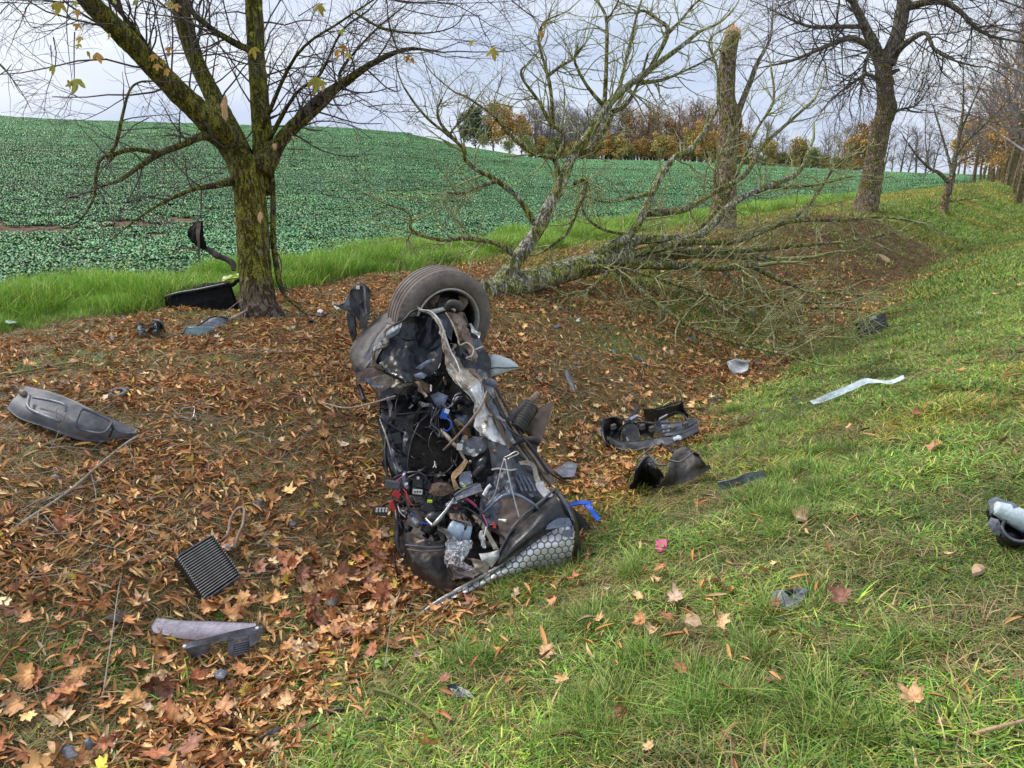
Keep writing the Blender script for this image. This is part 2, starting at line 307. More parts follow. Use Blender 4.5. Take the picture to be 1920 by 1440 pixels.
def sheet_geo(rows, res=(24, 24), thick=.004, crumple=.006, cscale=9, edge=0., linear=False, seed=0, planar=False):
    rows = [np.asarray([tuple(v) for v in r], float) for r in rows]
    nu, nv = res
    R_ = [cr(r, nv) if not linear else np.stack([np.interp(np.linspace(0, len(r) - 1, nv), range(len(r)), r[:, k]) for k in range(3)], 1) for r in rows]
    A = np.stack(R_)                                            # rows x nv x 3
    Gd = np.empty((nu, nv, 3))
    for j in range(nv):
        Gd[:, j] = cr(A[:, j], nu) if not linear else np.stack([np.interp(np.linspace(0, len(rows) - 1, nu), range(len(rows)), A[:, j, k]) for k in range(3)], 1)
    du = np.gradient(Gd, axis=0); dv = np.gradient(Gd, axis=1); n = np.cross(du, dv); n /= (np.linalg.norm(n, axis=2, keepdims=True) + 1e-9)
    D = np.zeros((nu, nv))
    for i in range(nu):
        for j in range(nv):
            q = Vector(Gd[i, j]) * cscale + Vector((seed * 3.7, 0, 0))
            D[i, j] = .6 * noise.noise(q) - 1.5 * abs(noise.noise(q * 1.3 + Vector((5, 1, 2)))) + .5 * noise.noise(q * 2.3) - .9 * abs(noise.noise(q * 3.7))
    Gd = Gd + n * (D * crumple)[..., None]
    if edge > 0:
        rg = random.Random(seed + 5)
        mid = Gd.mean((0, 1))
        for i in range(nu):
            for j in (0, nv - 1): Gd[i, j] += (mid - Gd[i, j]) * rg.random() * edge
        for j in range(nv):
            for i in (0, nu - 1): Gd[i, j] += (mid - Gd[i, j]) * rg.random() * edge
    top = Gd.reshape(-1, 3); bot = (Gd - n * thick).reshape(-1, 3); N0 = nu * nv; Fc = []
    for i in range(nu - 1):
        for j in range(nv - 1):
            a = i * nv + j; f = (a, a + 1, a + nv + 1, a + nv); Fc.append(f[::-1]); Fc.append(tuple(v + N0 for v in f))
    for i in range(nu - 1):
        for j, fl in ((0, 1), (nv - 1, 0)):
            a = i * nv + j; f = (a, a + nv, a + nv + N0, a + N0); Fc.append(f if fl else f[::-1])
    for j in range(nv - 1):
        for i, fl in ((0, 0), (nu - 1, 1)):
            a = i * nv + j; f = (a, a + 1, a + 1 + N0, a + N0); Fc.append(f if fl else f[::-1])
    # uv by arc length
    lu = np.concatenate([[0], np.cumsum(np.linalg.norm(np.diff(Gd[:, nv // 2], axis=0), axis=1))])
    lv = np.concatenate([[0], np.cumsum(np.linalg.norm(np.diff(Gd[nu // 2], axis=0), axis=1))])
    uvs = np.stack(np.meshgrid(lu, lv, indexing='ij'), 2).reshape(-1, 2)
    if planar: uvs = np.stack([top[:, 0], top[:, 1] * SP + top[:, 2] * CP], 1)
    return np.vstack([top, bot]), Fc, np.vstack([uvs, uvs])
def sheet(name, rows, mat, parent=None, smooth=True, **k):
    V, Fc, uv = sheet_geo(rows, **k); return mesh_obj(name, V, Fc, mat, parent, smooth, uv)
def tube_geo(pts, rad, sides=8, caps=True, transport=False):
    pts = np.asarray(pts, float); n = len(pts); rad = np.broadcast_to(np.asarray(rad, float), (n,))
    t = np.gradient(pts, axis=0); t /= (np.linalg.norm(t, axis=1, keepdims=True) + 1e-12)
    if transport:
        a = np.zeros((n, 3)); ref = np.eye(3)[np.argmin(np.abs(t[0]))]; v = np.cross(t[0], ref); v /= np.linalg.norm(v); a[0] = v
        for i in range(1, n):
            v = v - t[i] * np.dot(v, t[i]); v /= (np.linalg.norm(v) + 1e-12); a[i] = v
    else:
        m = t.mean(0); ref = np.eye(3)[np.argmin(np.abs(m))]; a = np.cross(t, ref); a /= (np.linalg.norm(a, axis=1, keepdims=True) + 1e-12)
    b = np.cross(t, a)
    ang = np.linspace(0, 2 * math.pi, sides, endpoint=False)
    V = pts[:, None] + rad[:, None, None] * (np.cos(ang)[None, :, None] * a[:, None] + np.sin(ang)[None, :, None] * b[:, None])
    i = np.arange(n - 1)[:, None] * sides; j = np.arange(sides)[None]; j2 = (j + 1) % sides
    Fq = np.stack([i + j, i + j2, i + sides + j2, i + sides + j], 2).reshape(-1, 4)
    return V.reshape(-1, 3), Fq, n * sides, sides
class TM:
    """many tubes joined in one mesh"""
    def __init__(s): s.V = []; s.Q = []; s.n = 0
    def add(s, pts, rad, sides=4, transport=False):
        V, Q, k, sd = tube_geo(pts, rad, sides, transport=transport); s.V.append(V); s.Q.append(Q + s.n); s.n += k
        return s
    def raw(s, V, Q): s.V.append(np.asarray(V, float)); s.Q.append(np.asarray(Q, int) + s.n); s.n += len(V)
    def build(s, name, mat, parent=None, smooth=True):
        if not s.V: return None
        V = np.vstack(s.V); Q = np.vstack(s.Q); c = V.mean(0); c[2] = V[:, 2].min()
        me = bpy.data.meshes.new(name); me.vertices.add(len(V)); me.vertices.foreach_set('co', (V - c).ravel())
        me.loops.add(Q.size); me.loops.foreach_set('vertex_index', Q.ravel().astype(np.int32))
        me.polygons.add(len(Q)); me.polygons.foreach_set('loop_start', np.arange(0, Q.size, 4, dtype=np.int32))
        me.update(calc_edges=True)
        if smooth: me.shade_smooth()
        loc = Vector(c)
        if parent: loc = loc - wloc(parent)
        return link(name, me, mat, parent, loc)
def tube(name, pts, rad, mat, parent=None, sides=8, n=None, rough=0, seed=0):
    pts = np.asarray([tuple(p) for p in pts], float)
    if n:
        rad = np.interp(np.linspace(0, 1, n), np.linspace(0, 1, len(np.atleast_1d(rad))), np.atleast_1d(rad)); pts = cr(pts, n)
    rad = np.broadcast_to(rad, (len(pts),))
    V, Q, k, sd = tube_geo(pts, rad, sides, transport=True)
    Fc = [tuple(q) for q in Q] + [tuple(range(sides))[::-1], tuple(range(k - sides, k))]
    if rough:
        c = np.repeat(pts, sides, 0); d = V - c
        f = np.array([1 + rough * (noise.noise(Vector((v[0] * 14, v[1] * 14, v[2] * 3.5 + seed))) + .7 * noise.noise(Vector((v[0] * 38, v[1] * 38, v[2] * 11))) + .5 * noise.noise(Vector(v) * 4)) for v in V])
        V = c + d * f[:, None]
    return mesh_obj(name, V, Fc, mat, parent, True)
def box_geo(c, ax, ay, az, bev=.12):
    """chamfered box: centre and three half-axis vectors"""
    c = Vector(c); ax, ay, az = Vector(ax), Vector(ay), Vector(az)
    V = []; k = 1 - bev
    for sz, f in ((-1, k), (-k, 1), (k, 1), (1, k)):
        for sx, sy in ((-1, -1), (1, -1), (1, 1), (-1, 1)):
            V.append(c + ax * sx * f + ay * sy * f + az * sz)
    Fc = [(3, 2, 1, 0), (12, 13, 14, 15)]
    for l in range(3):
        for i in range(4):
            a = l * 4 + i; b = l * 4 + (i + 1) % 4; Fc.append((a, b, b + 4, a + 4))
    return [tuple(v) for v in V], Fc
def box(name, c, ax, ay, az, mat, parent=None, bev=.12):
    V, Fc = box_geo(c, ax, ay, az, bev); return mesh_obj(name, V, Fc, mat, parent, False)
def plate(name, outline, mat, parent=None, thick=.006, bulge=0., crumple=.004, seed=0, smooth=False):
    """irregular plate with an outline in world space, real thickness and dents"""
    P_ = np.asarray([tuple(p) for p in outline], float); c = P_.mean(0); n = len(P_)
    # two inner rings and a centre
    nrm = Vector((0, 0, 0))
    for i in range(n): nrm += (Vector(P_[i]) - Vector(c)).cross(Vector(P_[(i + 1) % n]) - Vector(c))
    nrm.normalize(); nr = np.array(nrm)
    mids = []
    for i in range(n): mids.append(P_[i]); mids.append((P_[i] + P_[(i + 1) % n]) / 2)
    O = np.array(mids); m = len(O); rings = [O, c + (O - c) * .7, c + (O - c) * .35]
    T = np.vstack(rings + [c[None]]); hgt = np.concatenate([np.zeros(m), np.full(m, .55), np.full(m, .9), [1.]]) * bulge
    D = np.array([noise.noise(Vector(v) * 11 + Vector((seed, 0, 0))) for v in T]) * crumple
    T = T + nr * (hgt + D)[:, None]; B = T - nr * thick; N0 = len(T); Fc = []
    for r in range(2):
        for i in range(m):
            j = (i + 1) % m; f = (r * m + i, r * m + j, (r + 1) * m + j, (r + 1) * m + i); Fc.append(f); Fc.append(tuple(q + N0 for q in f[::-1]))
    for i in range(m):
        j = (i + 1) % m; f = (2 * m + i, 2 * m + j, 3 * m); Fc.append(f); Fc.append(tuple(q + N0 for q in f[::-1])); Fc.append((i, i + N0, j + N0, j))
    return mesh_obj(name, np.vstack([T, B]), Fc, mat, parent, smooth)

# ------------------------------------------------------------------ scatter of uncountable stuff by geometry nodes
def variant_mesh(name, V, Fc, Cv, mat):
    me = bpy.data.meshes.new(name); me.from_pydata(np.asarray(V).tolist(), [], [tuple(map(int, f)) for f in Fc])
    a = me.color_attributes.new('Col', 'FLOAT_COLOR', 'POINT'); C4 = np.ones((len(V), 4)); C4[:, :3] = Cv; a.data.foreach_set('color', C4.ravel())
    me.materials.append(mat); me.shade_smooth(); return me
def scatter(name, pts, rot, scale, tint, idx, variants, label=None, cat=None, parent=None):
    pts = np.asarray(pts, float)
    me = bpy.data.meshes.new(name); me.vertices.add(len(pts)); me.vertices.foreach_set('co', pts.ravel())
    def at(n, t, arr, f): 
        a = me.attributes.new(n, t, 'POINT'); a.data.foreach_set(f, np.asarray(arr).ravel())
    at('rot', 'FLOAT_VECTOR', np.asarray(rot, np.float32), 'vector'); at('scl', 'FLOAT', np.asarray(scale, np.float32), 'value')
    t4 = np.ones((len(pts), 4), np.float32); t4[:, :3] = tint; at('tint', 'FLOAT_COLOR', t4, 'color'); at('idx', 'INT', np.asarray(idx, np.int32), 'value')
    o = link(name, me)
    coll = bpy.data.collections.new(name + '_kinds')
    for i, v in enumerate(variants):
        coll.objects.link(bpy.data.objects.new('%s_kind_%02d' % (name, i), v))
    g = bpy.data.node_groups.new(name + '_nodes', 'GeometryNodeTree')
    g.interface.new_socket('Geometry', in_out='INPUT', socket_type='NodeSocketGeometry'); g.interface.new_socket('Geometry', in_out='OUTPUT', socket_type='NodeSocketGeometry')
    N = g.nodes.new; L = g.links.new
    i_ = N('NodeGroupInput'); o_ = N('NodeGroupOutput'); ip = N('GeometryNodeInstanceOnPoints'); ci = N('GeometryNodeCollectionInfo')
    ci.inputs['Collection'].default_value = coll; ci.inputs['Separate Children'].default_value = True; ci.inputs['Reset Children'].default_value = True
    def na(n, t):
        q = N('GeometryNodeInputNamedAttribute'); q.data_type = t; q.inputs['Name'].default_value = n; return q.outputs['Attribute']
    er = N('FunctionNodeEulerToRotation'); L(na('rot', 'FLOAT_VECTOR'), er.inputs[0])
    L(i_.outputs[0], ip.inputs['Points']); L(ci.outputs[0], ip.inputs['Instance']); ip.inputs['Pick Instance'].default_value = True
    L(na('idx', 'INT'), ip.inputs['Instance Index']); L(er.outputs[0], ip.inputs['Rotation']); L(na('scl', 'FLOAT'), ip.inputs['Scale'])
    L(ip.outputs[0], o_.inputs[0])
    md = o.modifiers.new('scatter', 'NODES'); md.node_group = g
    tag(o, label, cat, kind='stuff')
    return o
def slope_rot(x, y, yaw, e=.06):
    """euler that lays something on the slope with a random heading"""
    hx = (H(x + e, y) - H(x - e, y)) / (2 * e); hy = (H(x, y + e) - H(x, y - e)) / (2 * e)
    # small-angle: tilt expressed in the rotated local frame
    rx = np.arctan(hy * np.cos(yaw) - hx * np.sin(yaw)); ry = -np.arctan(hx * np.cos(yaw) + hy * np.sin(yaw))
    return np.stack([rx, ry, yaw], 1)
# ------------------------------------------------------------------ ground: one terrain sheet, split at the field edge
FE = 10.75
def graded(a, b, s0, grow, smax=40):
    r = [a]; s = s0
    while r[-1] < b: r.append(r[-1] + s); s = min(s * grow, smax)
    return r
sA = list(np.arange(-5, 11, .075)) + graded(11, 900, .12, 1.05)
sA = graded(5, 60, .3, 1.2); sA = [-v for v in sA[::-1]][:-1] + list(np.arange(-5, 11, .075)) + graded(11, 900, .12, 1.05)
tn = [-v for v in graded(1.5, 200, .15, 1.2)[::-1]][:-1] + list(np.arange(-1.5, FE - .01, (FE + 1.5) / 160))
tf = graded(FE, 700, .1, 1.06)
def terrain(name, S_, T_):
    Sg, Tg = np.meshgrid(S_, T_, indexing='ij'); X, Y = xy(Sg, Tg); Z = H(X, Y)
    V = np.stack([X, Y, Z], 2).reshape(-1, 3); ns, nt_ = Sg.shape
    i = np.arange(ns - 1)[:, None] * nt_; j = np.arange(nt_ - 1)[None]; Q = np.stack([i + j + 1, i + j, i + nt_ + j, i + nt_ + j + 1], 2).reshape(-1, 4)[:, ::-1]
    me = bpy.data.meshes.new(name); me.vertices.add(len(V)); me.vertices.foreach_set('co', V.ravel())
    me.loops.add(Q.size); me.loops.foreach_set('vertex_index', Q.ravel().astype(np.int32)); me.polygons.add(len(Q)); me.polygons.foreach_set('loop_start', np.arange(0, Q.size, 4, dtype=np.int32))
    me.update(calc_edges=True); me.shade_smooth()
    nn = np.empty(len(me.polygons) * 3); me.polygons.foreach_get('normal', nn)
    if nn[2::3].mean() < 0: me.flip_normals()
    return me, X.ravel(), Y.ravel(), Sg.ravel(), Tg.ravel()
# weights of the ground cover, used both by the soil colour and by the scatter
def litter_w(s, t):
    wob = (fbm(s * .9, t * .9, 21, 3) - .5)
    e = t + wob * .9 - .25 * ss(3, 9, s)
    a = ss(1.95, 2.6, e)                         # leaves begin at the foot of the near bank
    b = 1 - ss(7.9, 8.6, t + wob * .6 + .6 * ss(9, 4, s) * 0)
    return a * b * (1 - .75 * ss(11, 20, s))
def soil_w(s, t):
    wob = (fbm(s * .5, t * .5, 31, 3) - .5)
    return ss(10.5, 12.5, s + wob * 3) * ss(27, 23, s + wob * 4) * ss(2.3, 3.0, t + wob) * ss(7.6, 6.6, t + wob)
gm, gx, gy, gs, gt = terrain('ground', sA, tn)
fm, fx_, fy_, fs_, ft_ = terrain('field', sA, tf)
lit = litter_w(gs, gt); soil = soil_w(gs, gt)
nA = fbm(gx * 1.3, gy * 1.3, 41, 4)[:, None]
cg = np.array([.04, .036, .018]) * (.7 + .8 * nA); cl = np.array([.11, .07, .04]) * (.6 + .9 * nA); cs = np.array([.18, .125, .085]) * (.6 + .9 * nA)
farg = ss(14, 30, np.hypot(gx, gy))[:, None]; cg = cg * (1 - farg) + np.array([.18, .23, .06]) * (.7 + .7 * nA) * farg
cc = cg * (1 - lit[:, None]) + cl * lit[:, None]; cc = cc * (1 - soil[:, None]) + cs * soil[:, None]
def vcol(me, C3):
    a = me.color_attributes.new('Col', 'FLOAT_COLOR', 'POINT'); C4 = np.ones((len(C3), 4)); C4[:, :3] = C3; a.data.foreach_set('color', C4.ravel())
vcol(gm, cc)
nF = fbm(fx_ * .35, fy_ * .35, 43, 4)[:, None]; fR = np.hypot(fx_, fy_)[:, None]; kf = ss(60, 150, fR)
cf = np.array([.17, .12, .08]) * (.7 + .6 * nF) * (1 - kf) + np.array([.125, .285, .14]) * (.75 + .5 * nF) * kf
vcol(fm, cf)
def groundmat(name, bsc):
    m, nt, b = new_mat(name); L = nt.links.new; N = nt.nodes.new
    a = N('ShaderNodeAttribute'); a.attribute_name = 'Col'; tcn = N('ShaderNodeTexCoord')
    n = N('ShaderNodeTexNoise'); n.inputs['Scale'].default_value = bsc; n.inputs['Detail'].default_value = 9; n.inputs['Roughness'].default_value = .7; L(tcn.outputs['Object'], n.inputs['Vector'])
    r = N('ShaderNodeValToRGB'); r.color_ramp.elements[0].position = .3; r.color_ramp.elements[0].color = (.35, .35, .35, 1); r.color_ramp.elements[1].position = .72; r.color_ramp.elements[1].color = (1.7, 1.6, 1.5, 1); L(n.outputs['Fac'], r.inputs['Fac'])
    x = N('ShaderNodeMix'); x.data_type = 'RGBA'; x.blend_type = 'MULTIPLY'; x.inputs[0].default_value = 1; L(a.outputs['Color'], x.inputs[6]); L(r.outputs['Color'], x.inputs[7]); L(x.outputs[2], b.inputs['Base Color'])
    b.inputs['Roughness'].default_value = .95; b.inputs['Specular IOR Level'].default_value = .15
    bp = N('ShaderNodeBump'); bp.inputs['Strength'].default_value = 1; bp.inputs['Distance'].default_value = .04; L(n.outputs['Fac'], bp.inputs['Height']); L(bp.outputs[0], b.inputs['Normal'])
    return m
ground = link('ground', gm, groundmat('ground_soil', 22)); ground['kind'] = 'structure'
field = link('field', fm, groundmat('field_soil', 14)); field['kind'] = 'structure'

# ------------------------------------------------------------------ plants of the ground cover
MG = tinted('grass_blade', .5, 0, .35); ML = tinted('dead_leaf', .6, 0, .35); MR = tinted('rape_leaf', .52, 0, .3)
def blades(n, size, h0, h1, w, cols, lean=.6, seed=0, segs=3, droop=.5):
    r = np.random.default_rng(seed); V = []; Fc = []; Cc = []
    cols = np.array(cols)
    for i in range(n):
        x, y = r.uniform(-size, size, 2); a = r.uniform(0, 6.283); h = r.uniform(h0, h1); l = abs(r.normal(lean, .35)); ww = w * r.uniform(.6, 1.3)
        dx, dy = math.cos(a), math.sin(a); b = len(V); c = cols[r.integers(len(cols))] * r.uniform(.75, 1.25); fa = r.uniform(0, 6.283); nx, ny = math.cos(fa), math.sin(fa)
        for k in range(segs + 1):
            f = k / segs; out = h * l * (f ** 1.6); z = h * (f - droop * .5 * l * f * f); wk = ww * (1 - f ** 1.5) + .0004
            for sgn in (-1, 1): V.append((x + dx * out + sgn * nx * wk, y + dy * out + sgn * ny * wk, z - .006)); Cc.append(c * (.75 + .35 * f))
        for k in range(segs): q = b + 2 * k; Fc.append((q, q + 1, q + 3, q + 2))
    return V, Fc, np.array(Cc)
GREEN = [(.13, .27, .03), (.21, .38, .045), (.07, .15, .025), (.31, .44, .06), (.42, .44, .08), (.11, .25, .05)]
STRAW = [(.50, .38, .16), (.38, .26, .11), (.58, .46, .23), (.30, .17, .08)]
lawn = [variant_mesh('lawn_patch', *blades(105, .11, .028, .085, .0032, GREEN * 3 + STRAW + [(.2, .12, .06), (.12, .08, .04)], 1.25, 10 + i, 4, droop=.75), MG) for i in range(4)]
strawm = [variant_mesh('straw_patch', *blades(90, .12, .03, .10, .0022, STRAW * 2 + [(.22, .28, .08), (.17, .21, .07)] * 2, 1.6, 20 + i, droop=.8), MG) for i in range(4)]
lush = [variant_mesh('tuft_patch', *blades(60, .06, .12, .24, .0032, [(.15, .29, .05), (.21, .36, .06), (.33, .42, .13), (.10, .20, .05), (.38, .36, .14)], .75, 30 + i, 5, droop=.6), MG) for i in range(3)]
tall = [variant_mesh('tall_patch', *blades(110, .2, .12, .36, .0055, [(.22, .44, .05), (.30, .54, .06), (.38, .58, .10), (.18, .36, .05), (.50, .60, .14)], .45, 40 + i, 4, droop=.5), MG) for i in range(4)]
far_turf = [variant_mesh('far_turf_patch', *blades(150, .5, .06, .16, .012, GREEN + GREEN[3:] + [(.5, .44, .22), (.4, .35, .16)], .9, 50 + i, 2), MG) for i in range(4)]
def region(n, s0, s1, t0, t1):
    s = rng.uniform(s0, s1, n); t = rng.uniform(t0, t1, n); x, y = xy(s, t)
    a = np.degrees(np.arctan2(x, y)); d = np.hypot(x, y)
    k = (np.abs(a) < 45 + 25 / np.maximum(d, .3)) & (y > .5); return s[k], t[k], x[k], y[k]
def put(name, x, y, sc, tint, nvar, meshes, label, cat, dz=0, slope=1.):
    if 'crop' not in name and 'far' not in name:
        k = free(x, y, .8); x, y, sc, tint = x[k], y[k], np.asarray(sc)[k], np.asarray(tint)[k]
    z = H(x, y) + dz; yaw = rng.uniform(0, 6.283, len(x)); r = slope_rot(x, y, yaw); r[:, :2] *= slope
    return scatter(name, np.stack([x, y, z], 1), r, sc, tint, rng.integers(0, nvar, len(x)), meshes, label, cat)
def tn_(n, c=(1, 1, 1), v=.25, hue=.08):
    return np.array(c) * (1 + rng.uniform(-v, v, (n, 1))) * (1 + rng.uniform(-hue, hue, (n, 3)))
EXC = [(G(a, b), r) for a, b, r in ((785, 1156, .10), (805, 1148, .11), (830, 1138, .10), (855, 1125, .11), (900, 1105, .11), (960, 1090, .10), (1010, 1082, .08), (1050, 1074, .07), (1385, 903, .16), (1415, 893, .12), (1355, 908, .1), (1540, 752, .2), (1580, 733, .2), (1615, 718, .2), (1650, 716, .2), (1685, 711, .15), (1470, 1130, .10), (1490, 1125, .07), (1470, 1158, .06), (1230, 905, .25), (1290, 895, .25), (1180, 830, .22), (1250, 820, .22),
    (1290, 800, .15), (320, 1180, .11), (370, 1190, .11), (420, 1210, .10), (460, 1200, .10), (390, 1070, .16), (1385, 690, .16), (1635, 612, .3), (863, 1300, .06), (1240, 1024, .05), (1895, 985, .15), (90, 770, .22), (160, 795, .22), (1502, 962, .05), (1300, 1160, .05), (395, 612, .3), (500, 1382, .05), (225, 1156, .05), (1068, 712, .08))]
def free(x, y, f=1.):
    k = np.ones(len(x), bool)
    for g, r in EXC: k &= np.hypot(x - g.x, y - g.y) > r * f
    return k
BARE = [(G(a, b), r) for a, b, r in ((1150, 1105, .30), (1290, 1165, .28), (1010, 1110, .16), (1380, 1285, .16), (860, 1195, .18), (1230, 1235, .2), (950, 1290, .22), (1330, 1370, .2), (700, 1330, .2), (1560, 1250, .2), (1750, 1180, .25), (1620, 1050, .25), (1800, 900, .35))]
def bare_w(x, y):
    w = np.zeros(len(x))
    for i, (g, r) in enumerate(BARE): w = np.maximum(w, np.exp(-((x - g.x) ** 2 + ((y - g.y) * 1.6) ** 2) / r ** 2) * (1 if i < 6 else .55))
    return np.clip(w * 1.3 * (.4 + 1.2 * fbm(x * 5, y * 5, 64, 2)), 0, 1)
# near lawn on the camera's bank
s, t, x, y = region(30000, -2.5, 14, -4.5, 3.4); w = 1 - litter_w(s, t) * .93; d = np.hypot(x, y)
k = rng.random(len(x)) < w * np.clip(1.3 - d / 16, .35, 1); s, t, x, y = s[k], t[k], x[k], y[k]
pn = .5 * fbm(x * 1.1, y * 1.1, 61, 3) + .7 * ss(.35, .7, fbm(x * 3.1, y * 3.1, 62, 3)); bw = bare_w(x, y); k = rng.random(len(x)) > bw * .8; x, y, pn, s, t = x[k], y[k], pn[k], s[k], t[k]; pd = ss(.42, .62, fbm(x * .55, y * .55, 63, 3))[:, None]
ti = tn_(len(x), v=.3) * (np.array([.95, 1, .9]) * (1 - pd) + np.array([1.3, 1.0, .8]) * pd) * (.42 + .95 * pn)[:, None]
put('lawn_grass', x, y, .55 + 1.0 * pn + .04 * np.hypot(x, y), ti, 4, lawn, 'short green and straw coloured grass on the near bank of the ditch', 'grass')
s, t, x, y = region(14000, -2.5, 14, -4.5, 3.2); k = (rng.random(len(x)) < (.16 + .6 * ss(.45, .65, fbm(x * .9, y * .9, 67, 3))) * (1 - litter_w(s, t) * .6) + .9 * bare_w(x, y)); x, y = x[k], y[k]; bb = bare_w(x, y)[:, None]
put('dry_grass', x, y, rng.uniform(.8, 1.4, len(x)), tn_(len(x), v=.3) * (1 - bb * np.array([.3, .45, .5])), 4, strawm, 'matted yellow and brown dead grass between the green grass', 'grass', dz=.01)
# far bank dead grass
s, t, x, y = region(30000, -3, 24, 2.6, 8.6); d = np.hypot(x, y); k = rng.random(len(x)) < np.maximum(np.clip(1.2 - d / 28, .3, .9), .95 * soil_w(s, t)); s, t, x, y = s[k], t[k], x[k], y[k]
gz = ss(.5, .7, fbm(x * .8, y * .8, 71, 3))[:, None]
ti = tn_(len(x)) * (np.array([.85, .72, .68]) * (1 - gz) + np.array([.7, 1.0, .65]) * gz)
sw = soil_w(s, t)[:, None]; ti = ti * (1 - sw) + sw * np.array([.62, .47, .36]) * rng.uniform(.6, 1.2, (len(x), 1))
put('bank_dead_grass', x, y, rng.uniform(.6, 1.15, len(x)) * (1 + .025 * np.hypot(x, y)), ti, 4, strawm, 'matted brown grass on the leaf strewn far bank of the ditch', 'grass')
s, t, x, y = region(9000, -3, 16, 2.6, 8.4); k = rng.random(len(x)) < ss(.52, .68, fbm(x * .9, y * .9, 73, 3)); x, y = x[k], y[k]
put('bank_green_grass', x, y, rng.uniform(.7, 1.3, len(x)), tn_(len(x), (.85, .95, .9)), 4, lawn, 'patches of green grass showing through leaves on the far bank', 'grass')
# lush tufts
s, t, x, y = region(3600, -2.5, 10, -2.5, 2.5); k = rng.random(len(x)) < .7 * ss(.53, .68, fbm(x * .8, y * .8, 75, 2)); x, y = list(x[k]), list(y[k])
for px, py, q in ((1440, 940, 26), (1390, 900, 14), (1500, 900, 18), (1550, 860, 12), (1240, 1250, 16), (1300, 1330, 22), (1100, 1190, 14), (1010, 1110, 10), (1500, 1150, 10), (1280, 1390, 16), (1380, 780, 12), (960, 1120, 8), (1420, 1230, 12), (1470, 980, 18), (1540, 930, 14), (1600, 880, 12), (1150, 1330, 18), (1080, 1400, 16), (1450, 1330, 16), (1560, 1400, 14), (1200, 1080, 8), (900, 1260, 8), (1420, 860, 12), (1680, 1240, 12), (1560, 690, 10), (1640, 640, 10)):
    g = G(px, py)
    for i in range(q): x.append(g.x + random.gauss(0, .10)); y.append(g.y + random.gauss(0, .08))
x = np.array(x); y = np.array(y)
put('grass_tufts', x, y, rng.uniform(.35, .85, len(x)), tn_(len(x), (1.0, 1.05, .8), v=.35), 3, lush, 'taller bright green grass tufts on the near bank', 'grass', slope=.3)
# tall verge between leaves and crop
s, t, x, y = region(22000, -8, 40, 8.0, 11.0); wob = fbm(s * .9, t * .9, 21, 3) - .5; lo = 8.35 + .8 * ss(6, 1, s) * 0 - wob * .5; edge = ss(0, .6, t - lo) * ss(11.1, 10.5, t)
den = np.clip(1.2 - np.hypot(x, y) / 45, .3, 1); k = rng.random(len(x)) < edge * den; x, y = x[k], y[k]; d = np.hypot(x, y)
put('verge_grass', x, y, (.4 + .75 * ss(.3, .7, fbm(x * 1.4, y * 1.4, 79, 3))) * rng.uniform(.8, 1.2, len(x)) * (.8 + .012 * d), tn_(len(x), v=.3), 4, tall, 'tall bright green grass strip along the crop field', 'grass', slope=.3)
# turf of banks farther on
s, t, x, y = region(42000, 10, 130, -10, 9.5); d = np.hypot(x, y); k = (rng.random(len(x)) < np.clip(1.3 - d / 90, .35, 1)) & (rng.random(len(x)) > soil_w(s, t) * .93); s, t, x, y = s[k], t[k], x[k], y[k]
pd = ss(.45, .62, fbm(x * .22, y * .35, 77, 3))[:, None]; pd = np.maximum(pd, (ss(5, 7, t) * ss(10.5, 8, t) * .9)[:, None]); dl = ss(.55, .0, np.abs(t - 2.4 + (fbm(s * .3, t * 0, 3, 2) - .5)))[:, None]
ti = tn_(len(x)) * (np.array([1.0, 1.05, .9]) * (1 - pd) + np.array([1.5, 1.1, 1.1]) * pd) * (1 - .25 * dl)
put('far_turf', x, y, rng.uniform(.6, 1.1, len(x)) * (.55 + .016 * np.clip(np.hypot(x, y), 0, 60)), ti, 4, far_turf, 'green and straw turf of the ditch banks receding to the right', 'grass')

def rosette_weed(seed):
    V, Fc, Cv = rosette_patch(2, .03, seed); return V, Fc, Cv * np.array([1.3, 1.2, .45])
# winter rape crop
def rosette_patch(n, size, seed):
    r = np.random.default_rng(seed); V = []; Fc = []; Cc = []
    for i in range(n):
        cx, cy = r.uniform(-size, size, 2); k = r.integers(5, 8); a0 = r.uniform(0, 6.28); sc = r.uniform(.7, 1.25)
        for j in range(k):
            a = a0 + j * 6.283 / k + r.uniform(-.3, .3); L_ = r.uniform(.045, .095) * sc; W_ = L_ * r.uniform(.3, .42); up = r.uniform(.35, 1.0); c = np.array([.14, .305, .155]) * r.uniform(.7, 1.35); c[2] *= r.uniform(.65, 1.15); c[0] *= r.uniform(.7, 1.5)
            dx, dy = math.cos(a), math.sin(a); b = len(V)
            for f, wf, zf in ((.1, .15, .1), (.45, .55, .5), (.75, 1., .72), (1.0, .55, .62)):
                for sg in (-1, 0, 1):
                    V.append((cx + dx * L_ * f - dy * W_ * wf * sg, cy + dy * L_ * f + dx * W_ * wf * sg, .02 + L_ * up * zf - (.02 if sg == 0 else 0) + r.uniform(-.008, .008))); Cc.append(c * (1.25 if (sg == 0 and f < .9) else 1.))
            for q in range(3):
                for w_ in range(2): v = b + q * 3 + w_; Fc.append((v, v + 1, v + 4, v + 3))
    return V, Fc, np.array(Cc)
rp_v = [variant_mesh('rape_patch', *rosette_patch(52, .45, 80 + i), MR) for i in range(5)]
gxs, gys, gsc = [], [], []
